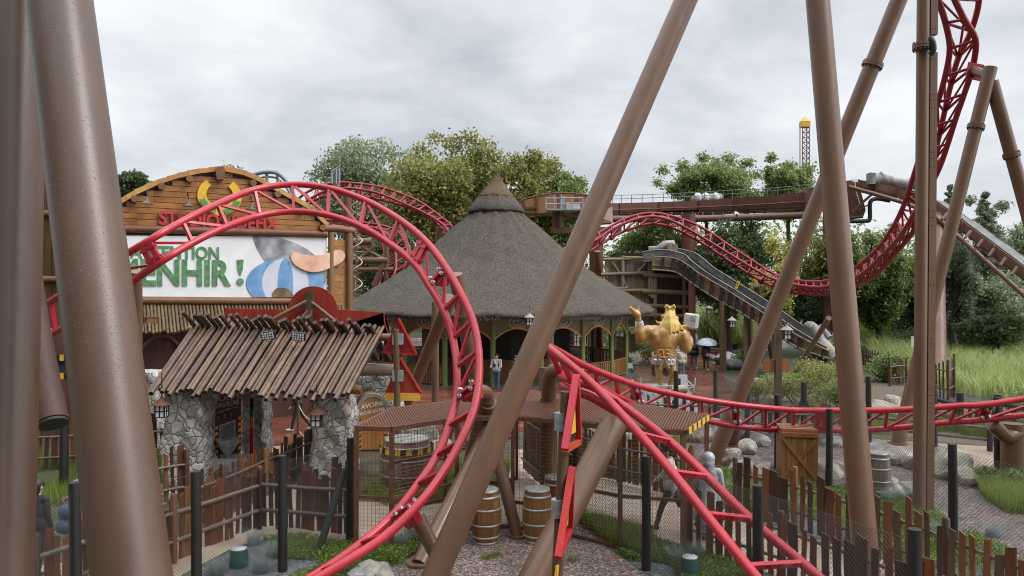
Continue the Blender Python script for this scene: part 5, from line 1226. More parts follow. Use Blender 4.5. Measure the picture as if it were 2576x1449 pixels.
st = [(1303, 510, 525, 55), (1340, 500, 533, 55), (1402, 488, 534, 55), (1440, 488, 534, 55), (1482, 494, 534, 55)]
mb = MB(); top = [P(1303, 512, 55), P(1318, 503, 55), P(1360, 493, 55), P(1405, 487, 55), P(1450, 489, 55), P(1492, 496, 55), P(1492, 536, 55), P(1345, 536, 55), P(1318, 534, 55)]; mb.prism(top, (0, 2.6, 0)); mb.build('lift_housing', MT['flume_ochre'], fl)
for x, y0 in ((1318, 503), (1351, 495), (1405, 487), (1452, 489)):
    mb = MB(); mb.beam(P(x, y0-1, 54.95), P(x, 536, 54.95), .16, .10, up=Vector((0, 1, 0))); mb.build('rib', MT['flume'], fl)
mb = MB(); mb.tube(smooth_path([q+UP*.05 for q in top[:6]], 24), .06, 6); mb.build('trim', MT['flume'], fl)
mb = MB(); mb.beam(P(1350, 522, 54.9), P(1318, 523, 54.9), .12, .14); mb.build('rib', MT['flume'], fl)
pf = thing('service_platform', 'grey service platform with railings on the side of the flume lift housing', 'platform', P(1420, 536, 53))
for (x0, y0, x1, y1) in ((1373, 499, 1466, 498), (1373, 513, 1466, 511), (1373, 528, 1466, 526), (1373, 499, 1373, 534), (1466, 498, 1466, 530), (1398, 499, 1398, 532), (1440, 499, 1440, 530), (1411, 490, 1411, 532), (1395, 490, 1395, 530)):
    mb = MB(); mb.tube([P(x0, y0, 53.2), P(x1, y1, 53.2)], .045, 6); mb.build('railing', MT['steel_grey'], pf)
mb = MB(); mb.box(P(1420, 530, 54), (2.7, 1.8, .12)); mb.build('deck', MT['steel_grey'], pf)
mb = MB(); mb.box(P(1442, 519, 53.6), (.95, .5, .48)); mb.build('cabinet', MT['white_paint'], pf)
mb = MB(); mb.box(P(1415, 512, 53.7), (.35, .3, 1.0)); mb.build('motor', MT['steel_grey'], pf)
mb = MB(); mb.prism([P(1440, 541, 54.6), P(1500, 541, 54.6), P(1540, 520, 55.4), P(1542, 560, 55), P(1510, 562, 54.7), P(1500, 541+21, 54.6)], (0, 1.5, 0)); mb.build('gear_housing', MT['flume_light'], fl)
for x, y0, y1, Y, w_ in ((1404, 536, 573, 54.8, .42), (1732, 540, 910, 56.5, .52), (1500, 585, 905, 54, .5)):
    mb = MB(); 
    for i in range(5):
        a, b = y0+(y1-y0)*i/5, y0+(y1-y0)*(i+1)/5
    t = P(x, y0, Y); bz = P(x, y1, Y).z; mb.tube([t, (t.x, t.y, max(0, bz))], w_, 18); mb.build('column', MT['flume'], fl)
mb = MB(); mb.beam(P(1387, 579, 54.8), P(1562, 579, 54.8), .7, .42); mb.build('cross_beam', MT['flume_light'], fl)
for (x, y) in ((1748, 498), (1775, 494), (1790, 497), (1810, 493), (1770, 500), (1800, 501)):  # people riding
    pass
mb = MB()
bt = thing('log_boat', 'pale log shaped boat with seats riding along the high flume channel', 'boat', P(1780, 506, 58.4))
mb.tube([P(1740, 503, 58.4), P(1770, 501, 58.4), P(1815, 500, 58.4)], [.3, .42, .40], 12); mb.build('hull', MT['concrete'], bt)
for x in (1755, 1775, 1800):
    mb = MB(); mb.ell(P(x, 498, 58.2), (.34, .3, .42), n=10, m=8); mb.build('seat_back', MT['sky_cloth'], bt)
# the drop on the right
drop = thing('flume_drop', 'brown steel log flume drop sloping down to the right edge with a rose coloured wall', 'flume', G(2362, 960))
dp = [(2112, 456, 478, 52), (2160, 452, 474, 51.5), (2205, 459, 482, 51), (2260, 472, 497, 50.5), (2305, 486, 513, 50), (2350, 505, 532, 49.4), (2420, 555, 585, 48.2), (2500, 615, 648, 46.8), (2620, 705, 742, 44.8), (2760, 812, 850, 42.5)]
mb = channel(MB(), dp, 2.3); mb.build('channel', MT['flume_light'], drop); ribs(drop, 'flume', dp, 2.2, out=.2, w=.14)
mb = channel(MB(), [(x, a-5, a+2, Y+.15) for x, a, b, Y in dp[3:]], 2.0, .1); mb.build('lining', MT['lining_grey'], drop)
mb = channel(MB(), [(x, a+1, a+8, Y+.3) for x, a, b, Y in dp[3:]], 1.7, .1); mb.build('trough', MT['trough'], drop)
mb = MB(); mb.tube([P(2135, 470, 50.9), P(2200, 488, 50.3), P(2275, 510, 49.5), P(2348, 540, 48.6), P(2430, 612, 47.2), P(2560, 728, 45), P(2700, 850, 43)], .14, 10); mb.build('pipe', MT['flume_light'], drop)
for i in range(12):
    u = i/11; x = 2370+u*320; a = P(x, 552+(x-2370)*.80, 48-u*5); b = P(x+14, 535+(x-2370)*.78, 48.4-u*5); mb = MB(); mb.beam(a, b, .12, .12); mb.build('strut', MT['flume'], drop)
mb = MB(); mb.prism([P(2125, 475, 51.6), P(2165, 478, 51.2), P(2178, 528, 51.2), P(2172, 545, 51.2), P(2125, 543, 51.6)], (0, 2.2, 0)); mb.build('gear_housing', MT['flume'], drop)
mb = MB(); mb.beam(P(2142, 534, 51), P(2192, 490, 50.8), .14, .16); mb.beam(P(2155, 530, 51), P(2185, 515, 50.8), .1, .1); mb.build('strut', MT['flume'], drop)
mb = MB(); mb.tube(smooth_path([P(2120, 557, 51), P(2175, 556, 51), P(2188, 550, 51), P(2189, 510, 51), P(2205, 500, 51), P(2240, 505, 50.6)], 24), .14, 10); mb.tube([P(2128, 550, 51), P(2170, 545, 51)], .1, 8); mb.build('water_pipe', MT['dark_post'], drop)
mb = MB(); mb.tube(smooth_path([P(2151, 458, 51), P(2153, 480, 51), P(2162, 510, 51), P(2160, 518, 51)], 14), .025, 5); mb.build('cable', MT['white_paint'], drop)
mb = MB(); mb.box(P(2151, 455, 51.2), (.3, .2, .18)); mb.build('camera_box', MT['white_paint'], drop)
mb = MB(); mb.tube([P(2358, 525, 50), G(2362, 960)+Vector((0, 0, 0))], .38, 18); mb.build('column', MT['flume'], drop)
mb = MB(); mb.tube([P(2085, 500, 53.5), (P(2085, 500, 53.5).x, 53.5, 0)], .4, 16); mb.build('column', MT['flume'], drop)
mb = MB(); mb.prism([P(2030, 474, 54.6), P(2130, 466, 52.4), P(2130, 505, 52.4), P(2075, 520, 53), P(2030, 526, 54.6)], (0, 2.3, 0)); mb.build('channel', MT['flume_light'], drop)
lo_ = thing('fallen_log_prop', 'weathered hollow log prop lying on top of the flume drop', 'log', P(2240, 462, 52))
mb = MB(); mb.tube([P(2190, 452, 51.6), P(2215, 450, 51.7), P(2250, 458, 51.8), P(2278, 464, 51.8), P(2295, 460, 51.6), P(2315, 470, 51.4)], [.50, .40, .34, .36, .42, .3], 14); mb.build('trunk', MT['concrete'], lo_)
mb = MB(); mb.box(P(2191, 450, 51.1), (.42, .5, .75)); mb.tube([P(2210, 446, 51.5), P(2214, 436, 51.5), P(2226, 452, 51.5)], [.2, .16, .2], 8); mb.build('stump', MT['concrete'], lo_)
# ---------------------------------------------------------------- weathered timber tower and chute
tw = thing('timber_tower', 'weathered grey timber tower of upright planks and logs behind the pavilion', 'tower', G(1620, 915))
TY = 47.5
def plank_wall(root, x0, x1, y0, y1, Y, step=9, mat='old_wood', name='plank', jag=6):
    x = x0
    while x < x1-1:
        w_ = min(step*rnd.uniform(.7, 1.3), x1-x); a = P(x, y0+rnd.uniform(-jag, jag), Y+rnd.uniform(0, .1)); b = P(x+w_-.6, y1, Y)
        mb = MB(); mb.prism([a, Vector((b.x, a.y, a.z+rnd.uniform(-.1, .1))), Vector((b.x, a.y, b.z)), Vector((a.x, a.y, b.z))], (0, .08, 0)); mb.build(name, MT[mat], root); x += w_
plank_wall(tw, 1522, 1640, 648, 730, TY); plank_wall(tw, 1520, 1640, 732, 790, TY+.02, 11); plank_wall(tw, 1638, 1722, 690, 800, TY+.05, 10, 'dark_wall')
mb = MB(); q = P(1630, 728, TY+1.7); mb.box(q, (4.6, 2.9, 4.6)); mb.build('core', MT['hut_dark'], tw)
plank_wall(tw, 1560, 1725, 782, 822, TY+.1, 16, 'old_wood_h'); plank_wall(tw, 1540, 1600, 842, 885, TY+1, 12, 'old_wood_h')
plank_wall(tw, 1568, 1640, 636, 655, TY+.4, 7, 'old_wood', jag=5)
for (x0, y0, x1, y1, r_) in ((1518, 653, 1588, 651, .10), (1570, 648, 1640, 650, .10), (1512, 691, 1640, 686, .12), (1618, 692, 1722, 695, .15), (1516, 727, 1580, 725, .11), (1560, 731, 1640, 730, .12), (1616, 733, 1730, 736, .16), (1566, 761, 1600, 762, .12), (1620, 769, 1730, 773, .14), (1560, 790, 1726, 795, .12), (1622, 640, 1622, 800, .0)):
    if r_: mb = MB(); mb.tube([P(x0, y0, TY-.15), P(x1, y1, TY-.15)], r_, 10); mb.build('log', MT['old_wood_h'], tw)
for x, y0, y1 in ((1566, 643, 745), (1634, 640, 745), (1641, 648, 750), (1721, 695, 800), (1560, 740, 800), (1690, 770, 850), (1648, 695, 800)):
    mb = MB(); a, b = P(x, y0, TY-.1), P(x, y1, TY-.1); mb.tube([a, b], .13, 10); mb.build('log_post', MT['old_wood'], tw)
for (x0, y0, x1, y1) in ((1536, 655, 1558, 686), (1600, 688, 1636, 652), (1565, 700, 1578, 725)):
    mb = MB(); mb.tube([P(x0, y0, TY-.12), P(x1, y1, TY-.12)], .07, 8); mb.build('brace', MT['old_wood_h'], tw)
for (x, y) in ((1632, 618), (1650, 617), (1560, 0)):
    pass
lp = thing('log_prop', 'pale broken log prop lying on top of the timber chute', 'log', P(1675, 622, 47))
mb = MB(); mb.tube([P(1632, 628, 47), P(1655, 626, 47), P(1672, 618, 47), P(1688, 617, 47), P(1694, 630, 47)], [.22, .2, .32, .38, .25], 12); mb.build('trunk', MT['concrete'], lp)
mb = MB(); mb.box(P(1685, 624, 46.6), (.32, .3, .6)); mb.box(P(1698, 625, 46.6), (.28, .3, .55)); mb.build('stump', MT['old_wood'], lp)
ch = thing('timber_chute', 'wooden sided water chute curving down to the right from the timber tower', 'chute', G(1760, 900))
FE = [(1618, 634, 46.8), (1670, 629, 46.5), (1720, 640, 46.1), (1735, 653, 45.9), (1757, 671, 45.5), (1791, 695, 45), (1835, 721, 44.3), (1895, 759, 43.3), (1950, 793, 42.2), (2010, 834, 41), (2080, 874, 39.8)]
BE = [(1640, 626, 48.8), (1690, 624, 48.6), (1726, 631, 48.2), (1755, 641, 47.9), (1797, 675, 47.4), (1826, 693, 47), (1854, 711, 46.3), (1895, 736, 45.5), (1955, 775, 44.4), (2020, 820, 43), (2095, 866, 41.8)]
for nm_, drop_, drop2, mt_ in (('lining', .0, .42, 'lining_grey'), ('wet_wall', .42, 1.35, 'trough')):
    mb = MB()
    for a, b in zip(BE, BE[1:]):
        A, B_ = P(*a), P(*b); mb.prism([A-UP*drop_, B_-UP*drop_, B_-UP*drop2, A-UP*drop2], (0, .1, 0))
    mb.build(nm_, MT[mt_], ch)
mb = MB()
for a, b, c, d in zip(FE, FE[1:], BE, BE[1:]): mb.prism([P(*a)-UP*.5, P(*b)-UP*.5, P(*d)-UP*1.2, P(*c)-UP*1.2], UP*.05)
mb.build('water_floor', MT['trough'], ch)
mb = MB()
for a, b in zip(FE, FE[1:]):
    A, B_ = P(*a), P(*b); mb.prism([A, B_, B_-UP*.62, A-UP*.62], (0, .08, 0))
mb.build('lining', MT['lining_grey'], ch)
for E in (FE, BE):
    mb = MB(); mb.tube(smooth_path([P(*q)+UP*.02 for q in E], 40), .045, 6); mb.build('edge_rail', MT['concrete'], ch)
wd = [(1640, 646, 676, 46.3), (1697, 651, 682, 46.0), (1729, 667, 702, 45.7), (1760, 690, 724, 45.3), (1816, 723, 759, 44.4), (1860, 751, 782, 43.7), (1905, 779, 812, 42.9), (1960, 815, 845, 41.8), (2015, 850, 876, 40.8), (2085, 884, 900, 39.6)]
for i in range(len(wd)-1):
    (x0, a0, b0, Y0), (x1, a1, b1, Y1) = wd[i], wd[i+1]; k = 4
    for j in range(k):
        u, v_ = j/k, (j+1)/k-.02; mb = MB(); o = rnd.uniform(0, .06)
        mb.prism([P(x0, a0+(b0-a0)*u, Y0-o), P(x1, a1+(b1-a1)*u, Y1-o), P(x1, a1+(b1-a1)*v_, Y1-o), P(x0, a0+(b0-a0)*v_, Y0-o)], (0, .06, 0)); mb.build('side_board', MT['old_wood_h'], ch)
for i in range(20):
    u = .45+i*.44
    if u > len(wd)-1.05: break
    x, a, b, Y = crom(wd, u); mb = MB(); mb.beam(P(x+3, a-4, Y-.16), P(x-4, b+3, Y-.16), .12, .2, up=Vector((0, 1, 0))); mb.build('side_post', MT['dark_post'], ch)
for off in (2, -1):
    S = [P(x, (a-1 if off == 2 else b+2), Y-.25) for x, a, b, Y in wd]; mb = MB(); mb.tube(smooth_path(S, 40), .05, 6); mb.build('rope', MT['old_wood'], ch)
for k in (4.1, 5.4, 6.8):
    x, a, b, Y = crom(wd, k); mb = MB(); p = P(x, b+2, Y+.8); mb.tube([p, (p.x, p.y, 0)], .16, 10); mb.build('leg', MT['old_wood'], ch)
ys = thing('yellow_sign', 'small yellow warning board on the edge of the timber chute', 'sign', P(1855, 722, 43.6))
mb = MB(); mb.prism([P(1849, 725, 43.6), P(1856, 707, 43.6), P(1862, 709, 43.6), P(1855, 727, 43.6)], (0, .05, 0)); mb.build('board', MT['yellow'], ys)
for i in range(5):
    mb = MB(); c = P(1853.5+i*1.0, 720-i*2.4, 43.58); mb.box(c, (.04, .02, .035)); mb.build('mark', MT['black'], ys)
# distant drop tower
tt = thing('drop_tower', 'slim lattice tower with a yellow pyramid cap far behind the trees', 'tower', (P(2027, 724, 190).x, 190, 0))
def TP(x, y): return P(x, y, 190)
for x in (2019, 2036):
    for dy in (0, 1.7):
        mb = MB(); a = TP(x, 318)+Vector((0, dy, 0)); mb.tube([a, (a.x, a.y, 0)], .13, 6); mb.build('leg', MT['flume_light'], tt)
for i in range(16):
    y = 320+i*13; mb = MB(); mb.tube([TP(2019, y), TP(2036, y+13)], .08, 5); mb.tube([TP(2036, y), TP(2019, y+13)], .08, 5); mb.tube([TP(2019, y), TP(2036, y)], .1, 5); mb.build('lattice', MT['flume_light'], tt)
c = TP(2027.5, 312); mb = MB(); mb.box(c+Vector((0, .85, 0)), (2.1, 2.1, 1.3)); mb.build('head', MT['yellow_trim'], tt)
mb = MB(); t = TP(2027.5, 290)+Vector((0, .85, 0)); q = [c+Vector((sx*1.1, .85+sy*1.1, .65)) for sx, sy in ((-1, -1), (1, -1), (1, 1), (-1, 1))]
mb.add(q+[t], [(0, 1, 4), (1, 2, 4), (2, 3, 4), (3, 0, 4), (0, 3, 2, 1)]); mb.build('cap', MT['yellow_trim'], tt)
# far blue track pieces behind the barn
bl = thing('coaster_track', 'pale blue coaster track peeping out far behind the barn roof', 'roller coaster', (P(690, 724, 95).x, 95, 0))
mb = MB(); mb.tube(smooth_path([P(610, 455, 95), P(650, 436, 95), P(690, 434, 95), P(715, 450, 95), P(735, 480, 95), P(750, 530, 95)], 24), .24, 10); mb.tube(smooth_path([P(612, 468, 96), P(652, 448, 96), P(690, 446, 96), P(713, 462, 96), P(733, 492, 96)], 24), .14, 8); mb.build('rail', MT['blue_steel'], bl)
for x, y in ((671, 432), (699, 434)):
    mb = MB(); t = P(x, y, 95.5); mb.tube([t, (t.x, t.y, 0)], .22, 8); mb.build('post', MT['pale_yellow'], bl)
mb = MB(); mb.beam(P(668, 432, 95.4), P(701, 434, 95.4), .3, .4); mb.build('beam', MT['pale_yellow'], bl)
bl = thing('coaster_track', 'blue coaster track and dark car glimpsed beside the thick left pillar', 'roller coaster', (P(305, 724, 90).x, 90, 0))
for dy in (0, 9):
    mb = MB(); mb.tube(smooth_path([P(270, 450+dy, 90), P(300, 475+dy, 90), P(318, 500+dy, 90), P(330, 525+dy, 90)], 16), .2, 8); mb.build('rail', MT['blue_steel'], bl)
mb = MB(); mb.prism([P(285, 475, 90.5), P(300, 485, 90.5), P(312, 505, 90.5), P(300, 535, 90.5), P(280, 535, 90.5)], (0, 1, 0)); mb.build('car', MT['navy'], bl)
bl_p = MB(); t = P(300, 490, 90.6); bl_p.tube([t, (t.x, t.y, 0)], .2, 8); bl_p.build('post', MT['blue_steel'], bl)
cg = thing('mesh_cabin', 'small grey mesh cabin on top of the distant track behind the barn', 'cabin', P(845, 458, 48))
for x in (835, 846, 854):
    mb = MB(); mb.tube([P(x, 424 if x > 840 else 432, 48), P(x, 462, 48)], .05, 6); mb.build('frame', MT['steel_grey'], cg)
mb = MB(); mb.tube([P(834, 432, 48), P(855, 419, 48)], .05, 6); mb.build('frame', MT['steel_grey'], cg)
mb = MB(); 
for i in range(16): mb.beam(P(835+i*1.25, 430-i*.6, 48.2), P(835+i*1.25, 462, 48.2), .02, .02)
for i in range(12): mb.beam(P(835, 433+i*2.5, 48.2), P(854, 428+i*2.8, 48.2), .02, .02)
mb.build('mesh_panel', MT['steel_grey'], cg)
# ---------------------------------------------------------------- trees
tree('tree', 'dark green tree behind the left end of the barn roof', (283, 425, 390, 530), 70, 'leaf_dark', 7000, .38, 16)
tree('tree', 'sparse tree tips showing just above the barn ridge', (505, 405, 665, 540), 80, 'leaf_yel', 5000, .34, 22)
tree('tree', 'big grey green oak behind the barn and distant track', (765, 352, 1050, 640), 82, 'leaf_grey', 26000, .42, 44, top=[(900, 372, 34), (960, 380, 38), (830, 410, 34), (800, 440, 30), (1010, 400, 30), (860, 385, 30)])
tree('tree', 'tall yellow green tree directly left of the thatched peak', (950, 335, 1300, 720), 70, 'leaf_yel', 60000, .34, 80, rs=.27, top=[(1095, 348, 22), (1180, 346, 24), (1140, 366, 32), (1215, 374, 32), (1060, 385, 34), (1010, 430, 36), (1250, 400, 30), (1275, 440, 34), (985, 470, 34)])
tree('tree', 'rounded green tree directly right of the thatched peak', (1245, 395, 1440, 660), 68, 'leaf_yel', 30000, .32, 54, rs=.28, top=[(1300, 408, 24), (1345, 400, 28), (1385, 420, 30), (1410, 460, 30), (1270, 440, 34), (1330, 440, 40)])
tree('tree', 'darker lower tree between the thatched peak and the slanting strut', (1375, 440, 1500, 660), 66, 'leaf_mid', 15000, .30, 36, rs=.28, top=[(1420, 450, 22), (1455, 462, 22), (1440, 490, 34)])
tree('tree', 'dark green tree filling the gap between barn and pavilion roof', (880, 560, 1100, 780), 56, 'leaf_dark', 15000, .30, 30)
tree('tree', 'dark tree low behind the pavilion peak', (1180, 520, 1420, 780), 60, 'leaf_mid', 16000, .32, 30)
tree('tree', 'spreading tree with airy crown behind the middle of the flume', (1635, 395, 1930, 570), 76, 'leaf_mid', 30000, .28, 60, rs=.23, fill=.05, top=[(1668, 428, 18), (1655, 460, 16), (1715, 418, 22), (1770, 398, 20), (1800, 408, 20), (1835, 402, 24), (1880, 412, 22), (1905, 440, 18), (1850, 440, 32), (1790, 450, 34), (1720, 470, 34)])
tree('tree', 'airy green tree left of the tall column, below the lattice tower', (1900, 388, 2080, 580), 66, 'leaf_mid', 22000, .27, 48, rs=.24, fill=.05, top=[(1940, 398, 16), (1935, 430, 18), (1985, 420, 20), (2030, 430, 24), (2010, 460, 28), (1960, 480, 26)])
tree('tree', 'dense green tree below the flume behind the timber tower', (1520, 515, 1770, 760), 60, 'leaf_mid', 26000, .28, 54, rs=.26)
tree('tree', 'dark green tree below the flume behind the timber chute', (1690, 505, 1970, 820), 58, 'leaf_dark', 30000, .28, 60, rs=.26)
tree('tree', 'slender golden yellow sapling before the dark trees', (1880, 545, 2030, 860), 51.5, 'leaf_gold', 6500, .24, 26, rs=.22, fill=.1)
tree('tree', 'yellow tinged tree behind the tall column', (2010, 555, 2180, 800), 53, 'leaf_yel', 15000, .26, 40, rs=.25, fill=.1)
tree('tree', 'very dark tree under the flume behind the tall column', (1960, 620, 2140, 880), 56, 'leaf_dark', 16000, .28, 24)
tree('tree', 'green tree right of the tall column under the flume drop', (2110, 560, 2320, 860), 56, 'leaf_mid', 22000, .26, 50, rs=.24, fill=.1, top=[(2250, 580, 20), (2190, 600, 24)])
tree('tree', 'bushy tree behind the slim column and reeds', (2190, 620, 2430, 900), 58, 'leaf_grey', 22000, .26, 50, rs=.24, fill=.1)
conifer('larch', 'feathery larch between the slim column and the A frame', 2390, 468, 850, 210, 60, 'needle', 16000, .28)
conifer('larch', 'tallest feathery larch right of the A frame leg', 2478, 478, 900, 250, 56, 'needle', 22000, .28)
tree('tree', 'grey green tree at the right edge above the flume drop', (2470, 520, 2700, 880), 62, 'leaf_grey', 22000, .28, 54, rs=.22, fill=.1)
tree('tree', 'olive green tree low at the right edge behind the reeds', (2360, 670, 2640, 900), 52, 'leaf_grey', 20000, .24, 44, rs=.26, fill=.1)
tree('tree', 'dark bush like tree beside the A frame, behind the reeds', (2420, 760, 2560, 880), 47, 'leaf_dark', 8000, .24, 20)
tree('tree', 'thin pine with open branches beyond the right edge of the slim column', (2320, 560, 2480, 880), 50, 'leaf_grey', 12000, .22, 44, rs=.18, fill=.05)
shrub('conifer_shrub', 'young bright conical conifer left of the tall column', P(2150, 724, 44).x-.9, 44, 3.0, 1.0, 'leaf_mid', 2500, .1)
# dark mass of wood behind everything low down
C = []
for i in range(150):
    x = -60+i*.93+rnd.uniform(-1, 1); C.append((np.array([x, 88+rnd.uniform(-5, 5), rnd.uniform(1.5, 11)]), np.array([3.2, 2.5, 3.0])))
v, f = leaf_quads(crown_points(C, 60000, .2), .5); stuff('woodland', v, f, 'leaf_mid', 'dark band of woodland closing the view behind the rides', 'woodland')
hw = thing('far_building', 'long low building with dark wall and pale roof behind the reeds', 'building', (P(2400, 724, 64).x, 64, 0))
mb = MB(); a, b = P(2240, 805, 64), P(2900, 805, 64); mb.prism([Vector((a.x, 64, 0)), Vector((b.x, 64, 0)), Vector((b.x, 64, 3.4)), Vector((a.x, 64, 3.4))], (0, 6, 0)); mb.build('wall', MT['dark_wall'], hw)
mb = MB(); mb.prism([Vector((a.x-.5, 63.4, 3.4)), Vector((b.x, 63.4, 3.4)), Vector((b.x, 67, 4.6)), Vector((a.x-.5, 67, 4.6))], (0, 0, .15)); mb.build('roof', MT['sky_cloth'], hw)
text(hw, 'lettering', 'LE T', .42, 'yellow_trim', P(2437, 801, 63.95), (1, 0, 0), UP, .02, .03)

tree('tree', 'tall soft grey green tree right of the A frame leg, beyond the flume drop', (2400, 500, 2560, 860), 66, 'needle', 16000, .28, 50, rs=.2, fill=.05, top=[(2440, 505, 16), (2520, 520, 18)])
tree('tree', 'faint tall tree between the slim column and the A frame leg', (2330, 490, 2450, 860), 68, 'needle', 11000, .28, 40, rs=.2, fill=.05)

lp = thing('carved_log_prop', 'pale carved hollow log prop at the foot of the timber chute', 'log', P(2060, 880, 40.5))
mb = MB(); mb.tube(smooth_path([P(2028, 826, 41), P(2040, 822, 41), P(2052, 836, 40.8), P(2064, 858, 40.6), P(2086, 884, 40.3), P(2100, 905, 40)], 16), [.24, .30, .32, .3, .3, .3, .3, .3, .3, .3, .32, .34, .34, .36, .38, .4], 12); mb.build('trunk', MT['concrete'], lp)
mb = MB(); mb.tube(smooth_path([P(2060, 822, 41), P(2072, 834, 41), P(2085, 850, 40.8)], 8), .2, 10); mb.build('branch', MT['concrete'], lp)
# ---------------------------------------------------------------- fences
def gq(*pts): return [G(x, y).to_2d() for x, y in pts]
picket_fence('nearest picket fence at lower left with reddish brown boards behind wire mesh', gq((-200, 1700), (90, 1556), (270, 1484), (437, 1418), (653, 1332)), 1.12, .15, side=1, zr=(.35, .80), rail_r=.042)
picket_fence('short run of picket fence joining the tarred gate post right of the lower left corner', gq((653, 1332), (880, 1352)), 1.15, .15, side=1, zr=(.35, .80), rail_r=.042)
picket_fence('picket fence in front of the stone pillars, behind the near one', gq((482, 1340), (560, 1302), (668, 1245), (790, 1187)), 1.05, .16, side=1)
picket_fence('short picket fence at the foot of the left stone pillar', gq((365, 1284), (470, 1262)), 1.1, .17, side=1)
picket_fence('low picket fence crossing beneath the right stone pillar', gq((765, 1302), (885, 1300)), 1.05, .15, side=1)
picket_fence('shaded picket fence far left seen between the pillars', gq((80, 1190), (230, 1180), (420, 1170)), 1.2, .2)
picket_fence('outer picket fence at lower right, its orange boards standing tallest', gq((1850, 1290), (2000, 1332), (2185, 1400), (2380, 1490), (2640, 1620)), 1.12, .22, side=-1, wide=1.3)
picket_fence('inner picket fence at lower right along the queue path', gq((1728, 1374), (1965, 1455), (2300, 1600), (2560, 1730)), 1.05, .21, side=-1, wide=1.25)
picket_fence('picket fence with thick boards standing inside the mesh cage', gq((1430, 1175), (1560, 1218), (1740, 1262)), 1.15, .19)
picket_fence('low picket fence with rope rail between the red track and the plaza', gq((1440, 1055), (1600, 1068), (1760, 1075), (1850, 1080), (1990, 1100), (2150, 1098)), .95, .3)
picket_fence('dark weathered picket fence in front of the reeds', gq((2170, 925), (2210, 940), (2236, 955), (2262, 965)), 1.15, .3, tilt=.06, dark=True)
picket_fence('dark crooked palisade beside the slim vertical column', gq((2340, 1000), (2385, 1012), (2400, 1000)), 1.7, .28, tilt=.06, dark=True)
picket_fence('little garden gate of dark rails in the gap of the reed fence', gq((2238, 972), (2280, 968)), 1.25, .35, posts=True, dark=True)
picket_fence('far picket fence of dark stakes at the right edge', gq((2440, 1090), (2500, 1100), (2640, 1110)), 1.0, .35, dark=True)
picket_fence('pale picket fence beyond the pavilion on the far side', gq((1370, 870), (1480, 868), (1560, 866)), 1.1, .3)
BR = [(G(800, 1392), P(868, 1180, 14.6)), (G(1000, 1330)*0+G(1500, 1200), P(1516, 1060, 17))]
chainlink('chain link fence on tarred posts at lower left', gq((-160, 1780), (190, 1560), (494, 1490), (711, 1437), (880, 1366)), 2.0, .085, braces=BR[:1])
chainlink('chain link fence on tarred posts crossing the lower right', gq((1447, 1300), (1626, 1434), (1905, 1560), (2300, 1760)), 2.0, .085, .066)
chainlink('long chain link fence running along the gravel below the red track', gq((1800, 1078), (1955, 1183), (2085, 1230), (2398, 1390), (2620, 1480)), 2.0, .085, .075)
chainlink('chain link fence around the gold figure podium', gq((1452, 1048), (1700, 1092), (1880, 1118), (2185, 1128), (2350, 1160), (2510, 1205), (2700, 1240)), 2.15, .09, .10, braces=[])
chainlink('dark chain link fence between the two big left pillars', gq((60, 1250), (160, 1245), (240, 1240)), 2.1, .1, .08)
q_ = thing('tripod_post', 'tarred post held by two slanting props beside the red track', 'post', G(2022, 1092))
mb = MB(); mb.tube([G(2022, 1092), P(2022, 961, 25.3)], .1, 10); mb.build('post', MT['dark_post'], q_)
for x in (1990, 2062):
    mb = MB(); mb.tube([G(x, 1092), P(2022, 1000, 25.3)], .085, 8); mb.build('prop', MT['dark_post'], q_)
for i, (x0, y0, x1, y1, lb) in enumerate(((1790, 1003, 1840, 1003, 'far'), (2345, 1085, 2580, 1120, 'upper'), (2160, 1125, 2560, 1172, 'lower'), (2345, 1110, 2490, 1128, 'middle'))):
    pass
rf = thing('rope_fence', 'knee high rope and log barrier edging the lower right path', 'fence', G(2350, 1135))
for pts in ([(2150, 1100), (2330, 1118), (2490, 1136), (2640, 1150)],):
    pp = [G(*q) for q in pts]
    for zz_ in (.35, .7):
        mb = MB(); mb.tube([q+UP*zz_ for q in pp], .05, 8); mb.build('rail', MT['rail_wood'], rf)
    for q in pp: mb = MB(); mb.tube([q, q+UP*.85], .08, 8); mb.build('post', MT['dark_post'], rf)
rf = thing('rail_fence', 'dark split rail fence curving behind the red track at right', 'fence', G(2400, 1075))
pp = [G(*q) for q in ((2350, 1070), (2415, 1078), (2510, 1085), (2620, 1100))]; tops = [1.1, 1.25, 1.25, 1.2]
for zz_ in (.45, .95):
    mb = MB(); mb.tube(smooth_path([q+UP*(zz_-.12*(i % 2)) for i, q in enumerate(pp)], 16), .085, 8); mb.build('rail', MT['dark_post'], rf)
for q, t in zip(pp, tops): mb = MB(); mb.tube([q, q+UP*t], .12, 8); mb.build('post', MT['dark_post'], rf)
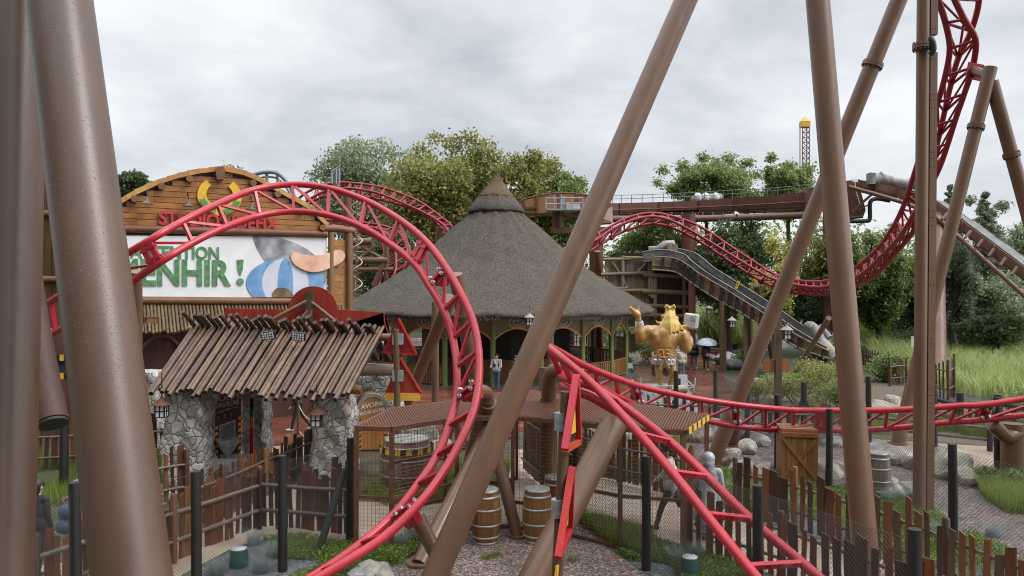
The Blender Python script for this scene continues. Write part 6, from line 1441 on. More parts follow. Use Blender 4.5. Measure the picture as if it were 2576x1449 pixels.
# ---------------------------------------------------------------- the mesh cage over the queue
cg = thing('mesh_cage', 'rusty steel mesh canopy and walls over the queue path in the middle', 'cage', G(1200, 1300))
ZC = 2.25
def cz(px, py, z=ZC): return G(px, py, z)
roofA = [cz(896, 1076), cz(1000, 1024), cz(1235, 1004), cz(1310, 992), cz(1395, 1040), cz(1180, 1052), cz(1010, 1078)]
roofA = [cz(896, 1077), cz(985, 1031), cz(1120, 1014), cz(1300, 985), cz(1420, 1000), cz(1435, 1056), cz(1290, 1052), cz(1150, 1054), cz(985, 1079)]
roofB = [cz(1290, 1052), cz(1330, 985), cz(1480, 1012), cz(1600, 1020), cz(1778, 1048), cz(1718, 1088), cz(1560, 1080), cz(1425, 1062)]
def mesh_in(poly, step, r, z, ang=0.0):
    """wire grid clipped to a horizontal polygon"""
    mb = MB(); pl = [Vector((p[0], p[1])) for p in poly]; ca, sa = math.cos(ang), math.sin(ang)
    for k in (0, 1):
        e = Vector((ca, sa)) if k == 0 else Vector((-sa, ca)); n = Vector((-e.y, e.x)); pr = [p.dot(n) for p in pl]; t = min(pr)+step/2
        while t < max(pr):
            hits = []
            for i in range(len(pl)):
                a, b = pl[i], pl[(i+1) % len(pl)]; da, db = a.dot(n)-t, b.dot(n)-t
                if (da > 0) != (db > 0): hits.append((a+(b-a)*(da/(da-db))).dot(e))
            hits.sort()
            for a, b in zip(hits[::2], hits[1::2]):
                A, Bq = e*a+n*t, e*b+n*t; mb.beam((A.x, A.y, z+.004*k), (Bq.x, Bq.y, z+.004*k), r*2, r*2)
            t += step*(1 if k == 0 else 1.0)
    return mb
mesh_in(roofA, .056, .0075, ZC+.04, .25).build('roof_mesh', MT['rust_wire'], cg); mesh_in(roofB, .056, .0075, ZC+.05, -.3).build('roof_mesh', MT['rust_wire'], cg)
for poly in (roofA, roofB):
    for a, b in zip(poly, poly[1:]+poly[:1]):
        mb = MB(); mb.beam(a, b, .07, .09); mb.build('roof_frame', MT['rust'], cg)
for a, b in (((985, 1031), (1060, 1068)), ((1120, 1014), (1190, 1053)), ((1200, 1000), (1290, 1052)), ((1480, 1012), (1425, 1062)), ((1600, 1020), (1560, 1080))):
    mb = MB(); mb.beam(cz(*a), cz(*b), .05, .06); mb.build('roof_frame', MT['rust'], cg)
SEEN = []
def wall(pts, h=ZC, step=.075, bars=(.05, .95)):
    pp = [Vector((p.x, p.y, 0)) for p in pts]
    for a, b in zip(pp, pp[1:]):
        mb = MB(); wire_panel(mb, a, b, h-.1, step, .0034, .05, False); mb.build('wall_mesh', MT['rust_wire'], cg)
        for z in bars: mb = MB(); mb.beam(a+UP*z, b+UP*z, .05, .06); mb.build('wall_frame', MT['rust'], cg)
    for p in pp:
        if any((p-q).length < .12 for q in SEEN): continue
        SEEN.append(p.copy()); mb = MB(); mb.beam(p, p+UP*(h-.05), .08, .08, up=Vector((0, 1, 0))); mb.build('cage_post', MT['rust'], cg)
wall([cz(896, 1077), cz(985, 1079), cz(1150, 1054), cz(1290, 1052)]); wall([cz(1425, 1062), cz(1560, 1080), cz(1718, 1088)], bars=(.05, 1.0))
wall([cz(985, 1031), cz(1120, 1014), cz(1300, 985)], bars=(.05, 1.1)); wall([cz(1290, 1052), cz(1425, 1062)], step=.075, bars=(.04, .55))
wall([cz(1718, 1088), cz(1778, 1048)], bars=(1.0,))
a, b = cz(1718, 1088), cz(1778, 1048); es = thing('striped_edge', 'yellow and black striped strip on the right edge of the mesh canopy', 'edge strip', a)
for i in range(16):
    p, q = a.lerp(b, i/16), a.lerp(b, (i+1)/16); mb = MB(); mb.prism([p+UP*.06+Vector((.06, -.02, 0)), q+UP*.06+Vector((.06, -.02, 0)), q-UP*.06+Vector((.06, -.02, 0)), p-UP*.06+Vector((.06, -.02, 0))], (.02, .02, 0)); mb.build('stripe', MT['yellow' if i % 3 else 'black'], es)
# wood slat screen at the cage corner
picket_fence('upright slat screen inside the cage left of the fat brown posts', gq((1312, 1185), (1335, 1205), (1372, 1238)), 1.75, .14, zr=(.2, .8), posts=False)
# ---------------------------------------------------------------- barrels
def barrel(label, px, py, h=1.04, r=.285, mat='barrel_wood', open_top=False):
    b = G(px, py); root = thing('barrel', label, 'barrel', b, rnd.uniform(0, 6), 'oak barrels'); k = r/.285
    pf = [(.235*k, 0), (.262*k, .15*h), (.285*k, .36*h), (.292*k, .5*h), (.285*k, .64*h), (.262*k, .85*h), (.235*k, h)]
    prof = [(p.x, p.z) for p in smooth_path([Vector((a, 0, z)) for a, z in pf], 22)]; n = 22
    for s in range(n):
        mb = MB(); a0, a1 = 6.283*s/n+.006, 6.283*(s+1)/n-.006; vs = []
        for rr, z in prof:
            for a in (a0, (a0+a1)/2, a1): vs.append((rr*math.cos(a), rr*math.sin(a), z))
        fs = [(i*3+j, i*3+j+1, i*3+j+4, i*3+j+3) for i in range(len(prof)-1) for j in (0, 1)]; mb.add(vs, fs, 0, True)
        if s == 0: M0 = MB()
        M0.add(mb.v, mb.f, 0, True)
    M0.build('staves', MT[mat], root, local=True)
    mb = MB(); mb.lathe([(.22*k, .02), (.222*k, h-.05)], (0, 0, 0), 22); mb.build('core', MT['black'], root, local=True)
    mb = MB(); zt = h-(.16 if open_top else .035); mb.lathe([(.225*k, zt-.02), (.225*k, zt), (.001, zt)], (0, 0, 0), 24, smooth=False)
    mb.build('head', MT['trough' if open_top else 'barrel_top'], root, local=True)
    mb = MB(); mb.tube([(.06, .12*k, zt+.005), (.06, .12*k, zt+.012)], .016, 10); mb.build('bung', MT['white_paint'], root, local=True)
    for zc, w_ in ((.03, .05), (.135*h, .05), (.36*h, .045), (.64*h, .045), (.865*h, .05), (h-.03, .055)):
        R0 = lambda z: float(np.interp(z, [q[1] for q in prof], [q[0] for q in prof]))+.005
        mb = MB(); z0_, z1_ = max(.0, zc-w_/2), min(h+.004, zc+w_/2); mb.lathe([(R0(z0_)-.004, z0_), (R0(z0_), z0_), (R0(z1_), z1_), (R0(z1_)-.004, z1_)], (0, 0, 0), 32); mb.build('hoop', MT['hoop'], root, local=True)
    return root
barrel('oak barrel with silver hoops left of the small sloping prop', 1222, 1364)
barrel('oak barrel with silver hoops just left of the red framed arrow sign', 1352, 1362)
barrel('open topped oak barrel half hidden behind the arrow sign post', 1400, 1325, open_top=True)
barrel('old grey barrel behind the tall column on the gravel', 2208, 1247, mat='old_wood')
barrel('wide dark tub with a yellow and black striped band inside the cage', 1023, 1237, 1.3, .62, 'old_wood')
tb = bpy.data.objects['barrel.004']; c_ = G(1023, 1237)
for i in range(40):
    a = 6.283*i/40; a1 = 6.283*(i+1)/40; r = .655; mb = MB(); mb.prism([c_+Vector((r*math.cos(a), r*math.sin(a), 1.0)), c_+Vector((r*math.cos(a1), r*math.sin(a1), 1.0)), c_+Vector((r*math.cos(a1+.03), r*math.sin(a1+.03), 1.13)), c_+Vector((r*math.cos(a+.03), r*math.sin(a+.03), 1.13))], (0, 0, .001))
    mb.build('band', MT['yellow' if i % 2 else 'black'], tb) if False else None
for i in range(30):
    q = [c_+Vector((.66*math.cos(t), .66*math.sin(t), z)) for t, z in ((6.283*i/30, 1.0), (6.283*(i+1)/30, 1.0), (6.283*(i+1)/30+.04, 1.14), (6.283*i/30+.04, 1.14))]
    mb = MB(); mb.quad(*q); mb.build('band', MT['yellow' if i % 2 else 'black'], tb)
# crate box
ct = thing('wooden_crate', 'tall orange brown crate with a crossed front beside the tall column', 'crate', G(2010, 1212)); a = G(1965, 1217); b = G(2058, 1222); h = 1.3
d = (b-a).normalized(); n = Vector((d.y, -d.x, 0)); L = (b-a).length
if n.y > 0: n = -n
k = 7
for i in range(k):
    mb = MB(); p = a.lerp(b, (i+.5)/k); mb.box(p+UP*h/2, (L/k-.008, .03, h), rz=math.atan2(d.y, d.x)); mb.build('board', MT['crate'], ct)
for p, q in ((a+UP*.06, b+UP*.06), (a+UP*(h-.06), b+UP*(h-.06)), (a+UP*.1, b+UP*(h-.1)), (b+UP*.1, a+UP*(h-.1))):
    mb = MB(); off = n*(.035 if abs(p.z-q.z) < .1 else .03+.012*(p.x > q.x)); mb.beam(p+off, q+off, .10 if abs(p.z-q.z) < .1 else .075, .04, up=n); mb.build('batten', MT['crate'], ct)
mb = MB(); mb.prism([a+UP*h, b+UP*h, b+UP*h-n*1.0, a+UP*h-n*1.0], UP*.05); mb.build('lid', MT['crate'], ct)
mb = MB(); mb.prism([a-n*.03, b-n*.03, b-n*1.0, a-n*1.0], UP*(h-.01)); mb.build('side', MT['crate'], ct)
mb = MB(); mb.beam(a+UP*(h+.07)-n*.08, b+UP*(h+.07)-n*.9, .08, .03); mb.beam(b+UP*(h+.065)-n*.08, a+UP*(h+.065)-n*.06, .1, .04); mb.build('batten', MT['crate'], ct)
# green ground lamps
for px, py, lb in ((601, 1424, 'left of the red arch'), (1735, 1446, 'at the bottom beside the red track'), (1960, 1262, 'behind the orange fence boards')):
    g = G(px, py); gl = thing('ground_lamp', 'dark green can shaped ground lamp '+lb, 'lamp', g, 0, 'green ground lamps'); mb = MB(); mb.lathe([(.17, 0), (.165, .1), (.145, .30), (.14, .31)], g, 24); mb.build('body', MT['green_lamp'], gl)
    mb = MB(); mb.lathe([(.135, .29), (.13, .318), (.001, .322)], g, 24); mb.build('lens', MT['silver'], gl)
# ---------------------------------------------------------------- signs
def arrow_sign(label, base, zs, yaw, s=1.0):
    root = thing('arrow_sign', label, 'sign', base); d = Vector((math.cos(yaw), math.sin(yaw), 0)); n = Vector((d.y, -d.x, 0))
    mb = MB(); mb.tube([base, base+UP*(zs[-1]+1.05*s)], [.085, .075], 14); mb.build('post', MT['post_wood'], root)
    for z in zs:
        o = base+UP*z-n*.13; w, h = .55*s, .98*s
        tri = [o-d*w, o+d*w, o+UP*h]; mb = MB(); mb.prism(tri, -n*.03); mb.build('board', MT['sign_red'], root)
        for p, q in ((tri[0], tri[1]), (tri[1], tri[2]), (tri[2], tri[0])): mb = MB(); mb.beam(p-n*.06, q-n*.06, .09, .09, up=n); mb.build('frame', MT['frame_red'], root)
        mb = MB(); mb.prism([o+d*-w*.55-n*.036+UP*.1, o+d*w*.55-n*.036+UP*.1, o+UP*h*.72-n*.036], -n*.012); mb.build('panel', MT['black'], root)
        mb = MB(); mb.prism([o-d*.08-n*.05+UP*.16, o+d*.08-n*.05+UP*.16, o+d*.03-n*.05+UP*.5, o+d*.12-n*.05+UP*.5, o-n*.05+UP*.66, o-d*.12-n*.05+UP*.5, o-d*.03-n*.05+UP*.5], -n*.012); mb.build('mark', MT['yellow'], root)
        mb = MB(); mb.tube([base+UP*(z+.36), base+UP*(z+.53)], .10, 14); mb.build('clamp', MT['steel_grey'], root)
    return root
g = G(1003, 1205)
sA = thing('arrow_sign', 'two red triangular boards stacked on a worn post right of the log roof', 'sign', g); YS = g.y
mb = MB(); mb.tube([g, P(996, 828, YS-.08)], [.09, .075], 12); mb.build('post', MT['post_wood'], sA)
for pts in (((1003, 801), (1048, 892), (961, 886)), ((1006, 898), (1060, 988), (969, 988))):
    mb = MB(); mb.prism([P(x, y, YS+.12) for x, y in pts], (0, .06, 0)); mb.build('board', MT['sign_red'], sA)
    mb = MB(); mb.beam(P(pts[0][0], pts[0][1], YS+.1), P(pts[1][0], pts[1][1], YS+.14), .10, .05); mb.beam(P(pts[1][0], pts[1][1], YS+.13), P(pts[2][0], pts[2][1], YS+.13), .03, .05); mb.build('edge', MT['frame_red'], sA)
mb = MB(); mb.prism([P(969, 989, YS+.11), P(1056, 989, YS+.11), P(1056, 1008, YS+.11), P(969, 1008, YS+.11)], (0, .06, 0)); mb.build('yellow_board', MT['yellow_trim'], sA)
for y in (853, 945):
    mb = MB(); p = P(1001, y, YS-.02); mb.box(p, (.26, .20, .27)); mb.build('clamp', MT['steel_grey'], sA)
b_ = P(1395, 1620, 10.9); b_ = G(1402, 1550); yaw = math.radians(80)
sB = thing('arrow_sign', 'tall post with two red framed arrow boards seen edge on in the centre foreground', 'sign', b_)
YB = b_.y
mb = MB(); mb.tube([P(1396, 1550, YB), P(1412, 1250, YB-.05), P(1424, 985, YB-.1)], [.085, .083, .08], 16); mb.build('post', MT['post_wood'], sB)
for pts in (((1443, 945), (1408, 1130), (1420, 1152), (1451, 1110)), ((1432, 1178), (1391, 1400), (1404, 1412), (1429, 1330))):
    # a triangular frame turned almost edge-on: near edge left, far edge right
    t0, l0, m0, r0 = [Vector(P(x, y, YB-.22)) for x, y in pts]; far = 1.05
    T = P(pts[0][0], pts[0][1], YB-.05); Ln = P(pts[1][0]+6, pts[1][1], YB-.62); Rf = P(pts[3][0]-2, pts[3][1], YB+.55)
    n = (Ln-T).cross(Rf-T).normalized()
    if n.x < 0: n = -n
    mb = MB(); mb.prism([T, Ln, Rf], n*.025); mb.build('board', MT['black'], sB)
    for p, q in ((T, Ln), (Ln, Rf), (Rf, T)): mb = MB(); mb.beam(p+n*.04, q+n*.04, .085, .10, up=n); mb.build('frame', MT['frame_red'], sB)
    cc_ = (T+Ln+Rf)/3; mb = MB(); mb.prism([cc_.lerp(T, .55)+n*.03, cc_.lerp(Ln, .5)+n*.03, cc_.lerp(Rf, .5)+n*.03], n*.008); mb.build('mark', MT['yellow'], sB)
for y in (1060, 1278):
    mb = MB(); p = P(1404 if y > 1200 else 1412, y, YB-.07); mb.tube([p-UP*.13, p+UP*.13], .105, 16); mb.build('clamp', MT['steel_grey'], sB)
mb = MB(); mb.prism([P(1397, 1425, YB-.4), P(1408, 1415, YB+.3), P(1404, 1490, YB+.3), P(1390, 1500, YB-.4)], (.03, 0, 0)); mb.build('yellow_board', MT['yellow'], sB)
dg = thing('direction_board', 'blank orange wooden boards nailed across a tall worn post near the reeds', 'sign', G(1957, 1100))
mb = MB(); q = G(1957, 1100); mb.beam(q, P(1957, 796, q.y), .20, .2, up=Vector((0, 1, 0))); mb.build('post', MT['post_wood'], dg)
for x0, x1 in ((1921, 1949), (1963, 1986)):
    mb = MB(); mb.prism([P(x0, 906, q.y), P(x1, 905, q.y), P(x1, 936, q.y), P(x0, 935, q.y)], (0, .06, 0)); mb.build('board', MT['crate'], dg)
yb = thing('warning_board', 'yellow board with a black arrow on the pavilion balustrade', 'sign', P(1473, 940, 36))
mb = MB(); mb.prism([P(1464, 925, 36), P(1481, 926, 36), P(1482, 942, 36), P(1465, 941, 36)], (0, .05, 0)); mb.build('board', MT['yellow'], yb)
mb = MB(); mb.prism([P(1468, 933, 35.97), P(1473, 929, 35.97), P(1473, 932, 35.97), P(1479, 932, 35.97), P(1479, 935, 35.97), P(1473, 935, 35.97), P(1473, 937, 35.97)], (0, -.01, 0)); mb.build('mark', MT['black'], yb)
yb = thing('warning_board', 'small yellow notice at the foot of the slide beside the tall column', 'sign', G(2165, 905))
mb = MB(); mb.prism([P(2068, 874, 40), P(2089, 874, 40), P(2089, 892, 40), P(2068, 892, 40)], (0, .05, 0)); mb.build('board', MT['yellow'], yb)
mb = MB(); mb.prism([P(2073, 878, 39.97), P(2084, 878, 39.97), P(2084, 886, 39.97), P(2073, 886, 39.97)], (0, -.01, 0)); mb.build('panel', MT['white_paint'], yb)
mb = MB(); mb.tube([P(2078, 890, 40.1), (P(2078, 890, 40.1).x, 40.1, 0)], .05, 8); mb.build('post', MT['dark_post'], yb)
nb = thing('notice_board', 'grey noticeboard with a white sheet in front of the bushes', 'sign', G(2312, 905))
mb = MB(); mb.beam(G(2312, 925), P(2312, 840, 46.5), .16, .12); mb.build('post', MT['green_post'], nb)
mb = MB(); mb.prism([P(2293, 846, 46.4), P(2342, 848, 46.4), P(2342, 876, 46.4), P(2293, 874, 46.4)], (0, .06, 0)); mb.build('sheet', MT['sky_cloth'], nb)
# ---------------------------------------------------------------- lanterns
def lantern(label, px, py, Y, s=1.0, hang=.5, white=True):
    """roofed lantern hanging from a chain; (px,py) is the middle of its glass"""
    c = P(px, py, Y); root = thing('lantern', label, 'lantern', c-UP*.16*s, 0, 'rustic lanterns'); w = .115*s
    mb = MB(); mb.lathe([(.23*s, .15*s), (.225*s, .165*s), (.12*s, .25*s), (.05*s, .30*s), (.045*s, .34*s), (.001, .36*s)], c, 12, smooth=False); mb.build('roof', MT['lantern_roof' if white else 'rust'], root)
    mb = MB(); mb.box(c, (w*1.9, w*1.9, .30*s)); pn = mb
    mb = MB()
    for sx in (-1, 1):
        for sy in (-1, 1): mb.box(c+Vector((sx*w, sy*w, 0)), (.03*s, .03*s, .32*s))
    for a in (0, 1):
        for z in (-.155, 0, .15):
            for e in (-1, 1): mb.box(c+(Vector((0, e*w, z*s)) if a else Vector((e*w, 0, z*s))), ((w*2, .026*s, .022*s) if a else (.026*s, w*2, .022*s)))
        for e in (-1, 1): mb.box(c+(Vector((0, e*w, 0)) if a else Vector((e*w, 0, 0))), ((.026*s, .026*s, .3*s)))
    fr = mb.build('frame', MT['black'], root); pn.build('pane', MT['pane'], fr)
    mb = MB(); k = max(2, int(hang/.05))
    for i in range(k):
        o = c+UP*(.36*s+i*hang/k); mb.tube([o, o+UP*hang/k*.9], .012 if i % 2 else .018, 5)
    mb.build('chain', MT['black'], root)
    return root
lantern('hanging iron lantern at the left stone pillar', 407, 1033, 17.9, .95, .55, False)
lantern('hanging iron lantern at the right stone pillar', 797, 1056, 18.0, .95, .5, False)
lantern('white roofed lantern hanging from the thatch left of the long slanting strut', 1332, 808, 35.6, 1.15, .3)
lantern('white roofed lantern glimpsed inside the red arch', 1184, 830, 36, 1.2, .6)
lantern('white roofed lantern left of the gold figure hammer, far away', 1783, 781, 52, 1.05, .6)
lantern('upper of the two white lanterns between gold figure and strut', 1845, 796, 46, 1.15, .5)
lantern('lower of the two white lanterns between gold figure and strut', 1841, 814, 42, 1.15, .5)
lantern('lantern on a bracket of the tall worn post by the reeds', 1979, 841, 24.4, .92, .15)
mb = MB(); bpy_l = bpy.data.objects['direction_board']; mb.beam(P(1966, 855, 24.4), P(1977, 812, 24.4), .05, .06); mb.build('bracket', MT['post_wood'], bpy_l)
for x, y0, yb_, Y, lb in ((1816, 757, 892, 44, 'pale bare post right of the gold figure'), (1888, 795, 905, 47, 'thick wooden post behind the slanting strut'), (1095, 760, 1062, 30.5, 'weathered square post in front of the pavilion, inside the red arch'), (1385, 800, 985, 35.4, 'weathered post in front of the pavilion right of the long strut')):
    q = thing('wooden_post', lb, 'post', G(x, CY+9310/Y)); mb = MB(); mb.tube([G(x, CY+9310/Y), P(x, y0, Y)], (.14 if Y > 40 else .15), 10); mb.build('shaft', MT['post_wood'], q)

rp = thing('rope_barrier', 'white rope slung from a thin post to the right stone pillar', 'rope', G(750, 1092))
mb = MB(); q = G(750, 1092); mb.tube([q, P(750, 985, q.y)], .05, 8); mb.build('post', MT['pole_dark'], rp)
for z0_, z1_, sag in ((1020, 1050, .25), (1085, 1102, .15)):
    a, b = P(752, z0_, q.y), P(800, z1_, q.y-2); mb = MB(); mb.tube([a.lerp(b, t)-UP*sag*4*t*(1-t) for t in np.linspace(0, 1, 10)], .018, 6); mb.build('rope', MT['rope'], rp)
# ---------------------------------------------------------------- gold figure on its podium
pd = thing('podium', 'grey sloping riveted podium below the gold figure', 'podium', G(1672, 1045)); YP = 28.4
mb = MB(); f = [P(1612, 985, YP), P(1738, 985, YP), P(1768, 1052, YP-.6), P(1600, 1052, YP-.6)]; bk = [p+Vector((0, 2.4, 0)) for p in f]
mb.add(f+bk, [(0, 1, 2, 3), (7, 6, 5, 4), (0, 4, 5, 1), (1, 5, 6, 2), (3, 2, 6, 7), (0, 3, 7, 4)]); mb.build('body', MT['podium_grey'], pd)
mb = MB(); mb.box(P(1688, 1030, YP-.5), (.34, .1, .36)); mb.build('hatch', MT['black'], pd)
for i in range(9):
    for y in (990, 1012):
        mb = MB(); p = P(1618+i*14, y, YP-.1-.25*(y > 1000)); mb.ell(p, .035, n=8, m=6); mb.build('rivet', MT['bolt'], pd)
for x in (1608, 1745):
    mb = MB(); mb.tube(smooth_path([P(x-20, 955, YP), P(x-5, 968, YP), P(x, 975, YP), P(x, 988, YP)], 10), .03, 6); mb.tube(smooth_path([P(x+4, 950, YP), P(x+2, 970, YP), P(x-12, 978, YP)], 8), .03, 6); mb.build('hook', MT['silver'], pd)
mb = MB(); mb.tube(smooth_path([P(1600, 972, YP), P(1660, 972, YP), P(1745, 970, YP)], 8), .03, 6); mb.build('cable', MT['silver'], pd)
mb = MB(); mb.tube([P(1690, 980, YP), P(1728, 978, YP)], .12, 10); mb.build('roll', MT['rope'], pd)
wb = thing('white_board', 'white upright board with a dark slot behind the gold figure\'s foot', 'board', P(1707, 985, 29.5))
mb = MB(); mb.prism([P(1690, 943, 29.6), P(1729, 943, 29.6), P(1733, 1000, 29.6), P(1686, 1000, 29.6)], (0, .08, 0)); mb.build('board', MT['white_paint'], wb)
mb = MB(); mb.prism([P(1704, 952, 29.58), P(1712, 952, 29.58), P(1712, 976, 29.58), P(1704, 976, 29.58)], (0, -.02, 0)); mb.build('slot', MT['black'], wb)
stt = thing('gold_figure', 'golden muscular figure with long hair raising a silver hammer, seen from behind', 'statue', P(1675, 985, 29.2))
YG = 29.2; K = 29.2/F
def S_(x, y, d=0.0): return P(x, y, YG+d)
pr = []; g_ = lambda x0, y0, d0, x1, y1, d1, ra, rb, m=0: pr.append((S_(x0, y0, d0), S_(x1, y1, d1), ra*K, rb*K, m))
g_(1660, 908, 0, 1682, 908, 0, 15, 15); g_(1671, 900, 0, 1671, 878, 0, 24, 25)                # hips, waist
g_(1657, 866, .05, 1648, 840, .05, 18, 23); g_(1687, 866, .05, 1698, 842, .05, 18, 23)         # wide back
g_(1640, 834, .0, 1704, 838, .0, 15, 15); g_(1671, 866, -.1, 1671, 842, -.05, 25, 27)
g_(1656, 856, -.22, 1651, 845, -.2, 13, 12); g_(1687, 857, -.22, 1692, 847, -.2, 13, 12)        # shoulder blades
g_(1631, 834, 0, 1625, 842, 0, 17, 15); g_(1714, 843, 0, 1718, 850, 0, 18, 17)                  # deltoids
g_(1625, 842, 0, 1614, 852, 0, 15, 14); g_(1613, 851, 0, 1609, 834, -.05, 14, 14); g_(1609, 834, -.05, 1608, 812, -.1, 14, 8)   # left arm up
g_(1608, 812, -.1, 1605, 794, -.1, 7.5, 7.5)
g_(1719, 852, 0, 1726, 876, .0, 18, 14); g_(1726, 876, 0, 1732, 862, .3, 14, 13); g_(1732, 862, .3, 1728, 845, .5, 13, 9); g_(1727, 840, .5, 1724, 832, .55, 10, 9)
g_(1659, 912, 0, 1657, 930, 0, 14, 11); g_(1657, 930, 0, 1659, 948, .03, 11, 8); g_(1659, 948, .05, 1664, 974, 0, 8.5, 5.5); g_(1664, 977, 0, 1665, 981, .3, 5.5, 5)   # left leg
g_(1684, 912, 0, 1692, 936, -.05, 15, 11); g_(1692, 936, -.05, 1695, 948, 0, 10, 8.5); g_(1695, 948, 0, 1684, 973, 0, 9, 5.5); g_(1684, 976, 0, 1680, 981, .3, 5.5, 5)
g_(1674, 830, .05, 1682, 808, .1, 13, 14); g_(1685, 800, .12, 1686, 788, .15, 16, 14)            # neck, head
g_(1667, 796, .1, 1667, 803, .1, 5.5, 4.5); g_(1703, 801, .1, 1703, 806, .1, 5.5, 4.5)
# left hand open, palm up: four fingers and a thumb
g_(1604, 792, -.1, 1598, 786, -.1, 9, 8)
for (x, y) in ((1581, 774), (1586, 771), (1591, 776), (1584, 780)): g_(1597, 786, -.1, (1597+x)/2, (786+y)/2-1, -.12, 3.2, 2.9); g_((1597+x)/2, (786+y)/2-1, -.12, x, y, -.1, 2.9, 2.2)
g_(1605, 788, -.1, 1607, 779, -.12, 3.6, 3.2); g_(1607, 779, -.12, 1605, 770, -.12, 3.2, 2.6)
for i in range(4): g_(1719, 824+i*4, .42, 1727, 823+i*4, .36, 3.2, 3)      # fist round the handle
g_(1730, 838, .45, 1722, 836, .34, 3.6, 3)
me, ix = blob(pr, .036, 3); finish_blob('body', me, ix, [MT['gold']], stt)
pr = []
g_(1685, 800, .08, 1686, 784, .1, 15.5, 13)
for i in range(19):
    u = i/18; x1 = 1654+u*66; x0 = 1674+u*23; xm = x0*.5+x1*.5; dp_ = -.30+.42*abs(u-.5)-.03*(i % 2); ln = 829+9*math.sin(math.pi*u)+(3 if i % 3 == 0 else -2); rr = 4.2 if i % 2 else 3.2
    g_(1681+u*9, 780, -.02, x0, 796, dp_*.8, 4, rr); g_(x0, 796, dp_*.8, xm, 815, dp_-.06, rr, rr); g_(xm, 815, dp_-.06, x1, ln, dp_-.12, rr, 1.6)
g_(1664, 812, -.1, 1654, 812, -.05, 3.5, 2.5); g_(1654, 812, -.05, 1649, 805, -.05, 2.5, 1.2); g_(1712, 822, -.1, 1724, 820, -.08, 3.5, 2.5); g_(1724, 820, -.08, 1730, 814, -.08, 2.5, 1)
for sg_, xx in ((-1, 1681), (1, 1691)):
    g_(xx+sg_*-1, 784, 0, xx-sg_*1, 774, -.05, 6, 5); g_(xx-sg_*1, 774, -.05, xx+sg_*4, 769, -.1, 4.2, 3.6); g_(xx+sg_*4, 769, -.1, xx+sg_*8, 773, -.12, 3.2, 2); g_(xx+sg_*8, 773, -.12, xx+sg_*8, 778, -.12, 2, .8)
me, ix = blob(pr, .022, 2); finish_blob('hair', me, ix, [MT['gold_hair']], stt)
mb = MB()
for i in range(16):
    a = 6.283*i/16; a2 = 6.283*(i+1)/16; c = S_(1670, 907, 0); rx, ry = 28*K, 25*K; p, q = c+Vector((rx*math.cos(a), ry*math.sin(a), 0)), c+Vector((rx*math.cos(a2), ry*math.sin(a2), 0)); mb.prism([p-UP*.13, q-UP*.13, q+UP*.13, p+UP*.13], (p-c).normalized()*.05)
mb.build('belt', MT['silver'], stt)
for x in (1649, 1662, 1681, 1692):
    mb = MB(); mb.ell(S_(x, 907, -.42 if 1655 < x < 1688 else -.30), .085, n=12, m=8); mb.build('stud', MT['bolt'], stt)
mb = MB()
for z in (892, 898):
    S = [S_(1670, z, 0)+Vector((28*K*math.cos(a), 26*K*math.sin(a), .05*math.sin(3*a))) for a in np.linspace(0, 6.283, 26)]; mb.tube(S, .05, 8)
bc = S_(1670, 900, -.48); mb.tube([bc+Vector((.02, 0, 0))]+[bc+Vector((.03+.22*math.sin(t)*1.0, -.03, .30*math.sin(t/2)**2*1.0+.02)) for t in np.linspace(.3, 3.0, 9)]+[bc], .035, 7)
mb.tube([bc+Vector((-.02, 0, 0))]+[bc+Vector((-.03-.22*math.sin(t), -.03, .30*math.sin(t/2)**2+.02)) for t in np.linspace(.3, 3.0, 9)]+[bc], .035, 7)
mb.tube([bc, bc+Vector((-.08, -.04, -.2)), bc+Vector((-.15, -.02, -.42))], .035, 7); mb.tube([bc, bc+Vector((.1, -.04, -.2)), bc+Vector((.2, -.02, -.4))], .035, 7); mb.ell(bc, .075)
mb.build('cord', MT['gold'], stt)
mb = MB(); c = S_(1668, 905, .0)
for i in range(7):
    a = math.radians(20+i*20); p = c+Vector((25*K*math.cos(a), 22*K*math.sin(a), 0)); q = c+Vector((25*K*math.cos(a+.36), 22*K*math.sin(a+.36), 0)); d = .62+.06*(i % 2); mb.prism([p, q, q-UP*d+Vector((-.05, .06, 0)), p-UP*d+Vector((-.05, .06, 0))], Vector((0, .05, 0)))
mb.prism([S_(1644, 907, .2), S_(1652, 907, .1), S_(1650, 930, .2), S_(1643, 926, .3)], (0, .1, 0)); mb.build('loin_cloth', MT['gold_dark'], stt)
for (a, b, r0, r1) in (((1608, 809), (1609, 820), 10, 12), ((1729, 848), (1731, 857), 11, 13)):
    mb = MB(); dd = -.1 if a[0] < 1650 else .42; mb.tube([S_(a[0], a[1], dd), S_(b[0], b[1], dd+.05)], [r0*K, r1*K], 16); mb.build('cuff', MT['silver'], stt)
hm = thing('hammer', 'big silver hammer held up in the gold figure\'s right hand', 'hammer', S_(1725, 838, .45))
mb = MB(); mb.tube([S_(1713, 842, .25), S_(1742, 815, .7)], 3.4*K, 10); mb.build('handle', MT['pole_dark'], hm)
MR = Matrix.Rotation(.12, 3, 'Y') @ Matrix.Rotation(-.5, 3, 'Z')
mb = MB(); c = S_(1739, 808, .55); w_ = 31*K/2; h_ = 40*K/2; q = []
for z in (-1, -.78, .8, 1):
    k = {-1: .72, -.78: 1, .8: 1, 1: .8}[z]
    for sx, sy in ((-1, -1), (1, -1), (1, 1), (-1, 1)): q.append(c+MR @ Vector((sx*w_*k, sy*w_*k, z*h_)))
fs = [(3, 2, 1, 0), (12, 13, 14, 15)]+[(i*4+j, i*4+(j+1) % 4, i*4+4+(j+1) % 4, i*4+4+j) for i in range(3) for j in range(4)]; mb.add(q, fs); mb.build('head', MT['silver'], hm)
